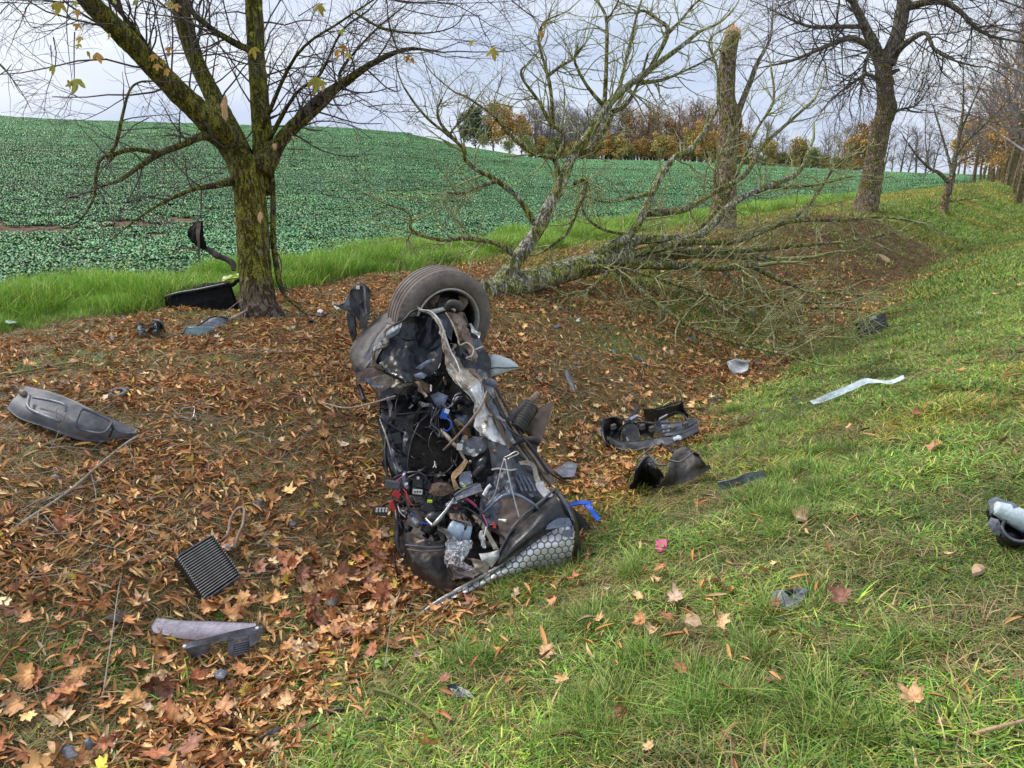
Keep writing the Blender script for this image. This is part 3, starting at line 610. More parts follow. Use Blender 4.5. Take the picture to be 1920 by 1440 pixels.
for cell, sc_, d0, d1 in ((.60, 1., 0, 42), (.95, 1.45, 42, 85), (1.5, 2.2, 85, RC + 14)):
    s, t = np.meshgrid(np.arange(-140, 190, cell), np.arange(FE + .25, 190, cell)); s = s.ravel(); t = t.ravel(); s = s + rng.uniform(-.5, .5, len(s)) * cell; t = t + rng.uniform(-.5, .5, len(t)) * cell; t = np.maximum(t, FE + .1)
    x, y = xy(s, t); d = np.hypot(x, y); k = (np.abs(np.degrees(np.arctan2(x, y))) < 52) & (y > 3) & (d >= d0) & (d < d1); gxs.append(x[k]); gys.append(y[k]); gsc.append(np.full(k.sum(), sc_))
x = np.concatenate(gxs); y = np.concatenate(gys); gsc = np.concatenate(gsc); s, t = st(x, y); d = np.hypot(x, y)
def seg_dist(x, y, A, B):
    ax, ay = A.x, A.y; bx, by = B.x - ax, B.y - ay; f = ((x - ax) * bx + (y - ay) * by) / (bx * bx + by * by); f = np.clip(f, 0, 1); return np.hypot(x - ax - f * bx, y - ay - f * by)
tracks = [(G(-200, 446), G(330, 421), .55), (G(-200, 431), G(460, 408), .35), (G(500, 284), G(700, 281), 1.3), (G(240, 243), G(420, 245), 2.)]
keep = np.ones(len(x), bool)
for A, B, w in tracks: keep &= (seg_dist(x, y, A, B) > w * (.6 + .9 * fbm(x * .7, y * .7, 5, 2))) | (rng.random(len(x)) < .25)
x, y, t, d, gsc = x[keep], y[keep], t[keep], d[keep], gsc[keep]
fn = (.6 * fbm(x * .06, y * .12, 93, 3) + .4 * fbm(st(x, y)[0] * .05, st(x, y)[1] * .55, 97, 3))[:, None]; yl = ss(.72, .8, fbm(x * .25, y * 1.1, 95, 3))[:, None]
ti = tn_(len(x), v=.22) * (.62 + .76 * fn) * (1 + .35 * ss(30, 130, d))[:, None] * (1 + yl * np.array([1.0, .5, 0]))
put('rape_crop', x, y, rng.uniform(.9, 1.2, len(x)) * gsc, ti, 5, rp_v, 'low rows of blue green rapeseed plants covering the whole field', 'crop', slope=.7)
for nm, A, B, w in (('wheel_track', tracks[0][0], tracks[0][1], .45),):
    pass

wv = [variant_mesh('weed_rosette', *rosette_weed(300 + i), MR) for i in range(4)]
s, t, x, y = region(900, -2, 9, -4, 3.5); k = rng.random(len(x)) < ss(.5, .68, fbm(x * 1.7, y * 1.7, 141, 3)); x, y = x[k], y[k]
put('broadleaf_weeds', x, y, rng.uniform(.25, .6, len(x)), tn_(len(x)), 4, wv, 'small bright green broad leaved weeds in the near turf', 'weeds', dz=.01)
# ------------------------------------------------------------------ fallen leaves
def maple(seed, curl=.35):
    r = np.random.default_rng(seed); pts = []
    spec = [(-90, .14), (-72, .42), (-50, .60), (-36, .52), (-24, .78), (-10, .88), (2, .64), (16, .72), (27, .98), (36, 1.04), (47, .88), (57, .62), (68, .76), (79, .86), (90, 1.18)]
    full = spec + [(180 - a, q) for a, q in spec[-2::-1]]
    P_ = [(math.radians(a), q * .5 * r.uniform(.85, 1.12)) for a, q in full]
    V = [(0, -.08, 0.0)]; Cc = [np.ones(3) * 1.15]
    ph = r.uniform(0, 6.28); cu = r.uniform(.3, 1.) * curl
    for ring in (.5, 1.):
        for a, q in P_:
            x, y = math.cos(a) * q * ring, math.sin(a) * q * ring; rr = math.hypot(x, y)
            z = cu * rr * rr * 1.6 * (1 + .9 * math.cos(2 * a + ph)) + r.uniform(-.02, .03) * ring
            V.append((x, y, z)); Cc.append(np.ones(3) * (1.1 if ring < 1 else .85) * r.uniform(.8, 1.15))
    n = len(P_); Fc = []
    for i in range(n - 1):
        Fc.append((0, 1 + i, 2 + i)); Fc.append((1 + i, 1 + n + i, 2 + n + i, 2 + i))
    # stalk
    b = len(V); V += [(-.012, -.06, .01), (.012, -.06, .01), (.05, -.55, .05), (.065, -.55, .05)]; Cc += [np.array([.9, .6, .5])] * 4; Fc.append((b, b + 1, b + 3, b + 2))
    return V, Fc, np.array(Cc)
def longleaf(seed):
    r = np.random.default_rng(seed); V = []; Cc = []; roll = r.uniform(.3, 2.2); bend = r.uniform(-.5, .9); n = 6; tw = r.uniform(-.8, .8)
    for i in range(n + 1):
        f = i / n; w = .17 * math.sin(math.pi * min(1, f * .9 + .05)) ** .8 + .004
        for sg in (-1, 0, 1):
            an = roll * sg; x = math.sin(an) * w / max(roll, .5); z = (1 - math.cos(an)) * w / max(roll, .5) + .12 * bend * math.sin(f * 3.1); a2 = tw * f
            V.append((x * math.cos(a2) - z * math.sin(a2) * .3, f - .5, z + abs(x) * abs(math.sin(a2)))); Cc.append(np.ones(3) * (1.2 if sg == 0 else .85) * r.uniform(.85, 1.15))
    Fc = []
    for i in range(n):
        for q in range(2): v = i * 3 + q; Fc.append((v, v + 1, v + 4, v + 3))
    return V, Fc, np.array(Cc)
mv = [variant_mesh('maple_leaf', *maple(100 + i, (.2, .35, .6, .9)[i % 4]), ML) for i in range(8)]
lv = [variant_mesh('narrow_leaf', *longleaf(120 + i), ML) for i in range(6)]
LEAFC = np.array([(.56, .25, .09), (.63, .32, .12), (.44, .16, .07), (.70, .42, .20), (.32, .13, .07), (.60, .28, .12), (.68, .44, .23), (.24, .10, .06), (.66, .46, .08), (.56, .38, .26)])
LP = np.array([.2, .18, .15, .12, .09, .1, .06, .05, .02, .03])
def leaf_tint(n): return np.array([1, 1.1, 1.05]) * LEAFC[rng.choice(len(LEAFC), n, p=LP)] * rng.uniform(.7, 1.4, (n, 1))
# ditch bottom and patches: broad maple leaves; far bank: smaller narrow curled ones
s, t, x, y = region(60000, -3, 16, 1.2, 6.5); L0 = litter_w(s, t); tcn = 2.97 - .75 * ss(16, 32, s)
wm = L0 * np.exp(-((t - tcn - .05) / .55) ** 2) * (1.0 * ss(4.5, 2, s) + .40) + .028 * L0; patch = ss(.52, .62, fbm(x * 1.4, y * 1.4, 131, 3)); wm *= .35 + .75 * patch
k = (rng.random(len(x)) < wm * .42) & (free(x, y) | (rng.random(len(x)) < .12)); x, y = x[k], y[k]; r = slope_rot(x, y, rng.uniform(0, 6.28, len(x))); r[:, :2] += rng.normal(0, .42, (len(x), 2))
sz = rng.uniform(.06, .15, len(x)) * (.8 + .2 * ss(4, 1, st(x, y)[0]))
MPX, MPY, MPR, MPS = x, y, r, sz
s, t, x2, y2 = region(300000, -3, 20, 1.9, 8.6); L0 = litter_w(s, t); d = np.hypot(x2, y2); pt = .32 + .80 * ss(.44, .62, fbm(x2 * 1.3, y2 * 1.9, 133, 4)); k = (free(x2, y2) | (rng.random(len(x2)) < .12)) & (rng.random(len(x2)) < L0 * pt * .75 * .95 * np.clip(1.15 - d / 25, .3, 1))
x2, y2 = x2[k], y2[k]; r2 = slope_rot(x2, y2, rng.uniform(0, 6.28, len(x2))); r2[:, :2] += rng.normal(0, .45, (len(x2), 2)); s2 = rng.uniform(.04, .10, len(x2))
# sparse leaves on the lawn
s, t, x3, y3 = region(5200, -2, 26, -4, 2.8); pt = .16 + ss(.5, .65, fbm(x3 * .7, y3 * .7, 135, 3)) ; k = free(x3, y3) & (rng.random(len(x3)) < pt * .5); x3, y3 = x3[k], y3[k]
r3 = slope_rot(x3, y3, rng.uniform(0, 6.28, len(x3))); r3[:, :2] += rng.normal(0, .4, (len(x3), 2)); s3 = rng.uniform(.05, .11, len(x3))
ex = []; 
for px, py, n, sg in ((1150, 1120, 34, .28), (1290, 1170, 22, .2), (1010, 1100, 14, .14), (1200, 1240, 16, .22), (1380, 1290, 10, .15), (880, 1180, 18, .2), (960, 1250, 10, .2), (640, 1380, 18, .22), (1180, 860, 40, .3), (1120, 900, 30, .2), (1750, 1350, 6, .1), (1350, 960, 8, .12)):
    g = G(px, py); ex.append(np.stack([rng.normal(g.x, sg * 1.4, n), rng.normal(g.y, sg * .8, n)], 1))
ex = np.vstack(ex); re_ = slope_rot(ex[:, 0], ex[:, 1], rng.uniform(0, 6.28, len(ex))); re_[:, :2] += rng.normal(0, .4, (len(ex), 2))
x3 = np.concatenate([x3, ex[:, 0]]); y3 = np.concatenate([y3, ex[:, 1]]); r3 = np.vstack([r3, re_]); s3 = np.concatenate([s3, rng.uniform(.04, .095, len(ex))])
# extra brown leaves drifting in mid distance under the trees
nm_, n2_, n3_ = len(MPX), len(x2), len(x3)
X = np.concatenate([MPX, x2, x3]); Y = np.concatenate([MPY, y2, y3]); RR = np.vstack([MPR, r2, r3]); SS = np.concatenate([MPS, s2, s3])
kind = np.concatenate([rng.integers(0, 8, nm_), np.where(rng.random(n2_) < .07, rng.integers(0, 8, n2_), rng.integers(8, 14, n2_)), np.where(rng.random(n3_) < .25, rng.integers(0, 8, n3_), rng.integers(8, 14, n3_))])
TT = leaf_tint(len(X)); ZZ = H(X, Y) + .022 + .03 * rng.random(len(X)) + np.concatenate([.03 * rng.random(nm_), .012 * rng.random(n2_), .03 + .02 * rng.random(n3_)])
kb = kind < 8; lightup = rng.random(len(X)) < .18; TT[kb & lightup] *= np.array([1.3, 1.45, 1.6])
allv = mv + lv
# the 300 that show largest become leaves of their own
app = SS * np.where(kind < 8, 1.3, .6) / np.hypot(X, Y); a_ = np.abs(X / np.maximum(Y, .1)); pyy = 720 - F * np.tan(np.arctan2(ZZ - EYE, Y) + PITCH); vis = (a_ < .72) & (pyy < 1440) & (pyy > 0) & (Y > .8)
order = np.argsort(-np.where(vis, app, 0)); big = order[:300]; rest = order[300:]
scatter('leaf_litter', np.stack([X, Y, ZZ], 1)[rest], RR[rest], SS[rest], TT[rest], kind[rest], allv, 'orange brown fallen maple and ash leaves carpeting the ditch', 'leaf litter')
LM = []
for i, c in enumerate(LEAFC):
    m, nt, b = new_mat('fallen_leaf_%02d' % i); L = nt.links.new; a = nt.nodes.new('ShaderNodeAttribute'); a.attribute_name = 'Col'
    n = nt.nodes.new('ShaderNodeTexNoise'); n.inputs['Scale'].default_value = 5; tcn_ = nt.nodes.new('ShaderNodeTexCoord'); L(tcn_.outputs['Object'], n.inputs['Vector'])
    r_ = nt.nodes.new('ShaderNodeValToRGB'); r_.color_ramp.elements[0].color = (*[q * .6 for q in c], 1); r_.color_ramp.elements[1].color = (*[min(1, q * 1.35) for q in c], 1); r_.color_ramp.elements[0].position = .35; r_.color_ramp.elements[1].position = .65
    x_ = nt.nodes.new('ShaderNodeMix'); x_.data_type = 'RGBA'; x_.blend_type = 'MULTIPLY'; x_.inputs[0].default_value = 1
    L(n.outputs['Fac'], r_.inputs['Fac']); L(r_.outputs['Color'], x_.inputs[6]); L(a.outputs['Color'], x_.inputs[7]); L(x_.outputs[2], b.inputs['Base Color']); b.inputs['Roughness'].default_value = .6; LM.append(m)
cache = {}
for q in big:
    ci = int(rng.choice(len(LEAFC), p=LP)); key = (int(kind[q]), ci)
    if key not in cache:
        me = allv[key[0]].copy(); me.name = 'fallen_leaf'; me.materials.clear(); me.materials.append(LM[ci]); cache[key] = me
    o = bpy.data.objects.new('fallen_leaf', cache[key]); COL.objects.link(o); o.parent = ground; o.location = (X[q], Y[q], ZZ[q] + .008); o.rotation_euler = tuple(RR[q]); o.scale = (SS[q],) * 3
# fine dead twigs and stalks in the litter
tm = TM(); s, t, x, y = region(2600, -2, 13, 2.0, 8.3)
for a, b in zip(x, y):
    an = rng.uniform(0, 6.28); l = rng.uniform(.05, .28); q = np.array([a, b, Hs(a, b) + .03]); e = np.array([a + math.cos(an) * l, b + math.sin(an) * l, 0]); e[2] = Hs(e[0], e[1]) + rng.uniform(.02, .05)
    mid = (q + e) / 2 + rng.normal(0, .012, 3); tm.add([q, mid, e], [.0026, .002, .0012], 3)
for q in range(150):    # longer dead stalks fanned over the left bank
    g = G(rng.uniform(-20, 560) if q < 110 else rng.uniform(900, 1300), rng.uniform(640, 1120) if q < 110 else rng.uniform(600, 800)); an = rng.uniform(-.7, 1.2); l = rng.uniform(.2, .6); pts_ = []
    for f in (0, .35, .7, 1.):
        a_, b_ = g.x + math.cos(an + .35 * f) * l * f, g.y + math.sin(an + .35 * f) * l * f; pts_.append([a_, b_, Hs(a_, b_) + .04 + .05 * math.sin(f * 3) * rng.random()])
    tm.add(pts_, [.0032, .003, .0022, .0014], 4)
tw = tm.build('twig_litter', M['stick']); tag(tw, 'thin dead twigs and stalks lying among the leaves of the ditch', 'twigs', kind='stuff')
# ------------------------------------------------------------------ trees
def grow(tm, start, dr, length, r, lvl, rs, wob=.18, up=.0, ang=(30, 60), kids=(3, 5), ratio=(.45, .7), minlen=.15, sides=4, step=None, curl=0):
    n = 6 if lvl > 0 else 5
    pts = [np.array(start, float)]; d = np.array(dr, float); d /= np.linalg.norm(d) + 1e-9
    ax = rs.normal(0, 1, 3); ax /= np.linalg.norm(ax)
    for i in range(n):
        d = d + rs.normal(0, wob, 3) + np.array([0, 0, up]) + np.cross(ax, d) * curl; d /= np.linalg.norm(d); pts.append(pts[-1] + d * length / n)
    rad = np.linspace(r, max(r * .35, .0012), n + 1); tm.add(pts, rad, sides if lvl > 1 else 3)
    if lvl <= 0: return
    k = rs.integers(kids[0], kids[1] + 1)
    for j in range(k):
        f = rs.uniform(.2, 1.) ** .8; i = min(n - 1, int(f * n)); p = pts[i] + (pts[i + 1] - pts[i]) * (f * n - i); dd = pts[i + 1] - pts[i]; dd /= np.linalg.norm(dd)
        q = rs.normal(0, 1, 3); q -= dd * q.dot(dd); q /= np.linalg.norm(q); a = math.radians(rs.uniform(*ang)); nd = dd * math.cos(a) + q * math.sin(a)
        l = length * rs.uniform(*ratio) * (1.1 - .4 * f)
        if l > minlen: grow(tm, p, nd, l, max(rad[i] * .6, .0015), lvl - 1, rs, wob, up, ang, kids, ratio, minlen, sides, curl=curl)
def pxlimb(pts):   # [(px,py,d,width_px)...] -> world points and radii
    W_ = [P(a, b, d) for a, b, d, w in pts]; R_ = [w * d / F / 2 for a, b, d, w in pts]; return np.array([tuple(v) for v in W_]), np.array(R_)
def limb(name, pts, mat, parent, sides=10, n=None, rough=.12, world=None):
    W_, R_ = pxlimb(pts) if world is None else world
    n = n or max(8, len(W_) * 4)
    return tube(name, W_, R_, mat, parent, sides, n, rough, seed=len(W_)), W_, R_
def sprout(tm, W_, R_, num, lmin, lmax, lvl, rs, f0=.15, spread=(35, 75), rr=.45, cap=.011, **k):
    n = 60; pts = cr(W_, n); rad = np.interp(np.linspace(0, 1, n), np.linspace(0, 1, len(R_)), R_)
    for j in range(num):
        f = rs.uniform(f0, .99); i = int(f * (n - 2)); d = pts[i + 1] - pts[i]; d /= np.linalg.norm(d) + 1e-9
        q = rs.normal(0, 1, 3); q -= d * q.dot(d); q /= np.linalg.norm(q); a = math.radians(rs.uniform(*spread))
        grow(tm, pts[i], d * math.cos(a) + q * math.sin(a), rs.uniform(lmin, lmax), min(rad[i] * rr, cap), lvl, rs, **k)
    e = pts[-1] - pts[-2]; grow(tm, pts[-1], e, lmax * .9, rad[-1] * .9, lvl, rs, **k)

# ---- the mossy multi-stemmed tree at the left
D0 = gd(490, 600)
lt = empty('mossy_tree', G(490, 602), 'mossy green multi stemmed tree with a few yellow leaves, black tub at its foot', 'tree')
tr = [(496, 626, D0, 112), (494, 604, D0, 88), (486, 575, D0, 68), (480, 520, D0, 59), (473, 420, D0, 58), (468, 350, D0, 58), (463, 300, D0, 66)]
limb('trunk', tr, M['bark_moss'], lt, 56, 120, .06)
tm = TM(); rs = np.random.default_rng(11)
limbs = {
 'A': [(462, 330, D0, 50), (436, 275, D0, 52), (395, 232, 8.2, 46), (330, 168, 7.9, 42), (262, 98, 7.6, 39), (205, 40, 7.3, 37), (165, 0, 7.1, 35), (90, -90, 6.7, 32), (20, -190, 6.3, 24)],
 'B': [(452, 290, D0, 44), (425, 235, D0 + .1, 42), (402, 185, D0 + .2, 33), (370, 120, D0 + .2, 30), (347, 50, D0 + .2, 32), (336, 0, D0 + .1, 31), (322, -120, D0, 26)],
 'C': [(484, 360, D0 + .1, 48), (492, 280, D0 + .15, 37), (487, 190, D0 + .15, 33), (480, 90, D0 + .1, 31), (476, 0, D0, 32), (468, -150, D0 - .1, 26)],
 'D': [(490, 320, D0, 44), (520, 272, D0, 30), (560, 228, D0 - .1, 24), (600, 185, D0 - .2, 21), (652, 150, D0 - .4, 16), (705, 115, D0 - .6, 11), (765, 92, D0 - .8, 7), (830, 98, D0 - .9, 3)],
 'E': [(425, 278, D0, 22), (385, 255, 8.1, 15), (340, 272, 7.9, 13), (300, 288, 7.7, 12), (262, 312, 7.5, 9), (225, 338, 7.3, 6), (190, 350, 7.2, 3)],
 'E2': [(300, 288, 7.7, 9), (250, 280, 7.5, 8), (212, 290, 7.4, 8), (190, 298, 7.3, 7), (180, 325, 7.2, 6), (176, 370, 7.1, 5), (150, 412, 7, 3), (120, 425, 7, 2)],
 'E3': [(200, 298, 7.4, 7), (218, 268, 7.4, 7), (230, 215, 7.4, 6), (243, 170, 7.4, 5), (262, 154, 7.4, 4), (290, 152, 7.4, 3)],
 'F': [(438, 338, D0, 18), (400, 348, 8, 11), (360, 356, 7.8, 8), (310, 378, 7.6, 6), (265, 405, 7.5, 4), (205, 452, 7.3, 2)],
 'G': [(505, 290, D0 + .05, 14), (512, 370, D0 + .1, 10), (512, 450, D0 + .1, 11), (522, 520, D0, 11), (535, 555, D0 - .1, 7), (560, 578, D0 - .2, 4), (577, 592, D0 - .2, 2)],
 'H': [(505, 262, D0, 10), (530, 215, D0 - .2, 8), (560, 170, D0 - .4, 6), (600, 140, D0 - .6, 5), (640, 60, D0 - .8, 4), (690, 20, D0 - 1, 3)],
 'I': [(480, 100, D0, 16), (430, 75, D0 - .2, 12), (385, 45, D0 - .3, 11), (360, 20, D0 - .3, 9), (350, -20, D0 - .4, 7)],
 'J': [(300, 130, 7.8, 12), (270, 80, 7.7, 12), (240, 40, 7.6, 9), (205, 0, 7.5, 7)],
 'K': [(492, 240, D0, 9), (555, 105, D0 - .6, 6), (640, 40, D0 - 1, 4), (700, 0, D0 - 1.2, 3)],
 'N': [(545, 250, D0, 12), (600, 205, D0 - .3, 8), (635, 165, D0 - .4, 7), (640, 130, D0 - .4, 5), (700, 60, D0 - .6, 4), (760, 10, D0 - .8, 2)],
 'O': [(660, 20, 7, 4), (700, 45, 6.9, 5), (740, 58, 6.8, 4), (800, 62, 6.7, 3), (850, 50, 6.6, 2), (875, 20, 6.5, 1.5)],
}
first = True
for kx, pts in limbs.items():
    o, W_, R_ = limb('branch', pts, M['bark_stem'] if kx in 'ABC' else M['bark_limb'], lt, 24 if kx in 'ABC' else 8, 70 if kx in 'ABC' else None, .09 if kx in 'ABC' else .15)
    if kx in 'ABC': o['label'] = {'A': 'thick mossy stem leaning left', 'B': 'mossy stem with a torn pale scar', 'C': 'upright mossy stem'}[kx]
    big = kx in 'ABC'
    if kx in ('G',): sprout(tm, W_, R_, 8, .15, .4, 1, rs, .3, wob=.2)
    elif kx in ('E', 'E2', 'E3', 'F'): sprout(tm, W_, R_, 13, .25, .7, 2, rs, .15, rr=.4, wob=.14, up=.02, kids=(2, 4))
    elif big: sprout(tm, W_, R_, 24, .6, 1.5, 2, rs, .3, rr=.16, wob=.16, up=.03, kids=(3, 5), curl=.05)
    else: sprout(tm, W_, R_, 20, .4, 1.1, 2, rs, .2, rr=.4, wob=.15, up=.03, kids=(3, 5), curl=.05)
# drooping outer twigs, left and top
for a, b, d, dx, dy, l in ((210, 45, 6.8, -1, .2, .9), (120, 5, 6.6, -1, .1, .9), (140, 60, 6.4, 0, 1, .8), (100, 70, 6.4, .2, 1, .7), (-20, 100, 6, .6, 1, .5), (0, 120, 6, .5, .6, .35), (740, 0, 6.2, 1, .3, 1.0), (820, 0, 6, 1, .0, .8), (900, -10, 6, .6, .5, .55), (60, 0, 6.5, -.6, .5, .5),
                        (640, 160, 7.6, 1, .6, .9), (560, 110, 7.8, 1, -.3, 1), (280, 220, 7.7, -1, .3, 1.2), (240, 180, 7.6, -1, .5, 1.), (410, 120, 8, -.5, .4, 1.), (430, 310, 8.3, -1, .3, .9), (420, 325, 8.3, -1, .1, .8)):
    p0 = P(a, b, d); p1 = P(a + dx * 50, b + dy * 50, d + rs.uniform(-.1, .1)); dr = p1 - p0
    grow(tm, p0, dr, l, .006, 2, rs, wob=.13, kids=(3, 5), curl=.08)
for q in range(26):   # dense small whips round the hollow left of the fork
    a, b = rs.uniform(300, 440), rs.uniform(300, 350); grow(tm, P(a, b, 8.2 + rs.uniform(-.3, .3)), rs.normal(0, 1, 3) + np.array([-.3, 0, .6]), rs.uniform(.3, .6), .004, 1, rs, wob=.2, kids=(2, 4))
tw = tm.build('twigs', M['twig_dark'], lt); tw['kind'] = 'stuff'
# torn bark scars
def scar(px, py, d, w, h, parent, seed):
    rg = random.Random(seed); o = [P(px + math.cos(a) * w * rg.uniform(.55, 1.1), py + math.sin(a) * h * rg.uniform(.7, 1.15), d) for a in [i * 6.283 / 9 for i in range(9)]]
    plate('bark_scar', o[::-1], M['splinter'], parent, .02, .015, .008, seed)
scar(421, 205, D0 - .06, 8, 28, lt, 1); scar(487, 408, D0 - .24, 5, 11, lt, 2); scar(515, 275, D0 - .1, 5, 8, lt, 3); scar(441, 413, D0 - .15, 2, 6, lt, 4)
# hanging yellow and orange leaves
YC = [noisy('yellow_leaf', [(.5, .40, .04), (.62, .5, .07)], 20, .5, bump=.2), noisy('orange_leaf', [(.55, .26, .04), (.66, .36, .07)], 20, .5, bump=.2), noisy('yellow_green_leaf', [(.34, .36, .04), (.5, .46, .07)], 20, .5, bump=.2)]
def hangleaf(seed):
    r = np.random.default_rng(seed); V = []; Fc = []
    for a, l in ((-90, 1.), (-50, .75), (-135, .8), (-15, .45))[:3 + seed % 2]:
        a = math.radians(a + r.uniform(-12, 12)); dx, dz = math.cos(a), math.sin(a); b = len(V); n = 5; cv = r.uniform(-.3, .3)
        for i in range(n + 1):
            f = i / n; w = .19 * l * math.sin(math.pi * min(1, f * .93 + .04)) ** .9
            for sg in (-1, 0, 1): V.append((dx * f * l - dz * w * sg, cv * f * f * l + abs(sg) * w * .5, dz * f * l + dx * w * sg))
        for i in range(n):
            for q in range(2): v = b + i * 3 + q; Fc.append((v, v + 1, v + 4, v + 3))
    me = bpy.data.meshes.new('leaf'); me.from_pydata(V, [], Fc); me.shade_smooth(); return me
hl = [[hangleaf(i) for i in range(4)] for c in range(3)]
for c in range(3):
    for me in hl[c]: me.materials.append(YC[c])
for a, b, s_, c in ((112, 5, 26, 0), (98, 8, 16, 0), (145, 18, 16, 1), (140, 2, 12, 2), (147, 45, 14, 1), (150, 68, 15, 0), (148, 82, 13, 2), (163, 96, 15, 0), (182, 98, 22, 1), (98, 122, 20, 2), (126, 150, 18, 1), (143, 148, 32, 2), (205, 62, 14, 0), (318, 3, 16, 0), (328, 8, 16, 1), (252, 0, 12, 2), (290, 102, 15, 1), (318, 88, 14, 1), (296, 120, 16, 1), (312, 128, 18, 1), (304, 112, 12, 0), (474, 90, 20, 0), (488, 12, 8, 2), (598, 8, 22, 0), (592, 145, 32, 2), (602, 152, 20, 0), (632, 92, 20, 1), (645, 85, 18, 1), (652, 98, 16, 0), (640, 55, 14, 2), (765, 105, 13, 1), (772, 108, 12, 1), (885, 75, 13, 0), (923, 90, 24, 0), (1016, 58, 17, 1), (1018, 42, 9, 1), (215, 0, 9, 2), (470, 60, 9, 2), (550, 255, 7, 0), (342, 305, 6, 1), (668, 258, 6, 1)):
    me = hl[c][random.randrange(4)]; d = 6.3 if (a < 220 or a > 700) else 7.4
    o = bpy.data.objects.new('leaf', me); COL.objects.link(o); o.parent = lt; o.location = P(a, b, d) - Vector(lt.location); sc = s_ * d / F; o.scale = (sc,) * 3; o.rotation_euler = (random.uniform(-.4, .4), random.uniform(-.4, .4), random.uniform(-.7, .7))
# twig stalks that carry the outermost leaves
tm = TM()
for pts in ([(690, -10), (760, 5), (850, 6), (905, 5), (960, 2), (985, -4)], [(760, 18), (790, 25), (830, 33), (860, 30), (885, 28), (905, 30)], [(897, 30), (905, 55), (917, 75), (923, 92)], [(960, 2), (985, 22), (1005, 38), (1016, 60)], [(985, 22), (1018, 42)],
            [(130, -10), (125, 40), (128, 90), (135, 150)], [(95, 85), (98, 125)], [(0, 5), (30, 5), (70, 8), (110, 4)], [(0, 26), (14, 10), (30, 3)], [(25, 8), (45, 30), (58, 50), (68, 52)], [(0, 120), (18, 140), (35, 170), (50, 186)], [(13, 132), (22, 120)], [(0, 140), (13, 133), (42, 130)],
            [(655, 60), (720, 80), (760, 100), (770, 106)], [(700, 100), (800, 98), (860, 80), (885, 78)], [(650, 175), (690, 200), (730, 210), (780, 208)], [(690, 200), (740, 195), (800, 200)], [(560, 30), (600, 5)], [(585, 180), (592, 150)]):
    W_ = cr([tuple(P(a, b, 6.35)) for a, b in pts], 12); tm.add(W_, np.linspace(.005, .0022, 12), 5)
    if len(pts) > 3:
        for j in range(9):
            q = W_[rs.integers(2, 11)]; grow(tm, q, rs.normal(0, 1, 3) * np.array([1, .4, .6]) + np.array([.5, 0, .2]), rs.uniform(.1, .35), .0025, 0 if j % 2 else 1, rs, wob=.16, kids=(1, 2), minlen=.04)
o = tm.build('outer_twigs', M['twig_dark'], lt); o['kind'] = 'stuff'

# ---- snapped standing trunk
D1 = gd(1355, 432)
sn = empty('snapped_tree', G(1355, 432), 'tall snapped tree trunk with orange splintered top, no crown', 'tree')
limb('trunk', [(1350, 445, D1, 72), (1353, 420, D1, 54), (1358, 370, D1, 44), (1362, 300, D1, 38), (1368, 245, D1, 39), (1370, 225, D1, 41), (1362, 190, D1, 34), (1362, 150, D1, 32), (1366, 100, D1, 30), (1374, 64, D1, 27)], M['bark_brown'], sn, 28, 70, .07)
for i in range(22):
    a = i * .9; rr = random.uniform(0, 13); x0 = 1375 + math.cos(a) * rr; top = random.uniform(6, 17)
    q0 = P(x0, 72, D1 + math.sin(a) * rr * D1 / F); q1 = P(x0 + random.uniform(-3, 4), 58 - top * (1.2 - rr / 16), D1 + math.sin(a) * rr * D1 / F)
    tube('splinter', [q0, (q0 + q1) / 2, q1], [.07, .05, .006], M['splinter'], sn, 5)
o, W_, R_ = limb('branch', [(1378, 225, D1, 14), (1392, 190, D1, 12), (1408, 150, D1, 10), (1420, 118, D1, 8), (1445, 70, D1, 4), (1448, 10, D1, 2)], M['bark_grey'], sn)
tm = TM(); rs = np.random.default_rng(13); sprout(tm, W_, R_, 14, .8, 1.8, 2, rs, .3, wob=.12, up=.04)
W_, R_ = pxlimb([(1364, 330, D1, 20), (1366, 160, D1, 20)]); sprout(tm, W_, R_, 10, .3, .9, 1, rs, .1, rr=.05)
o = tm.build('twigs', M['twig_dark'], sn); o['kind'] = 'stuff'

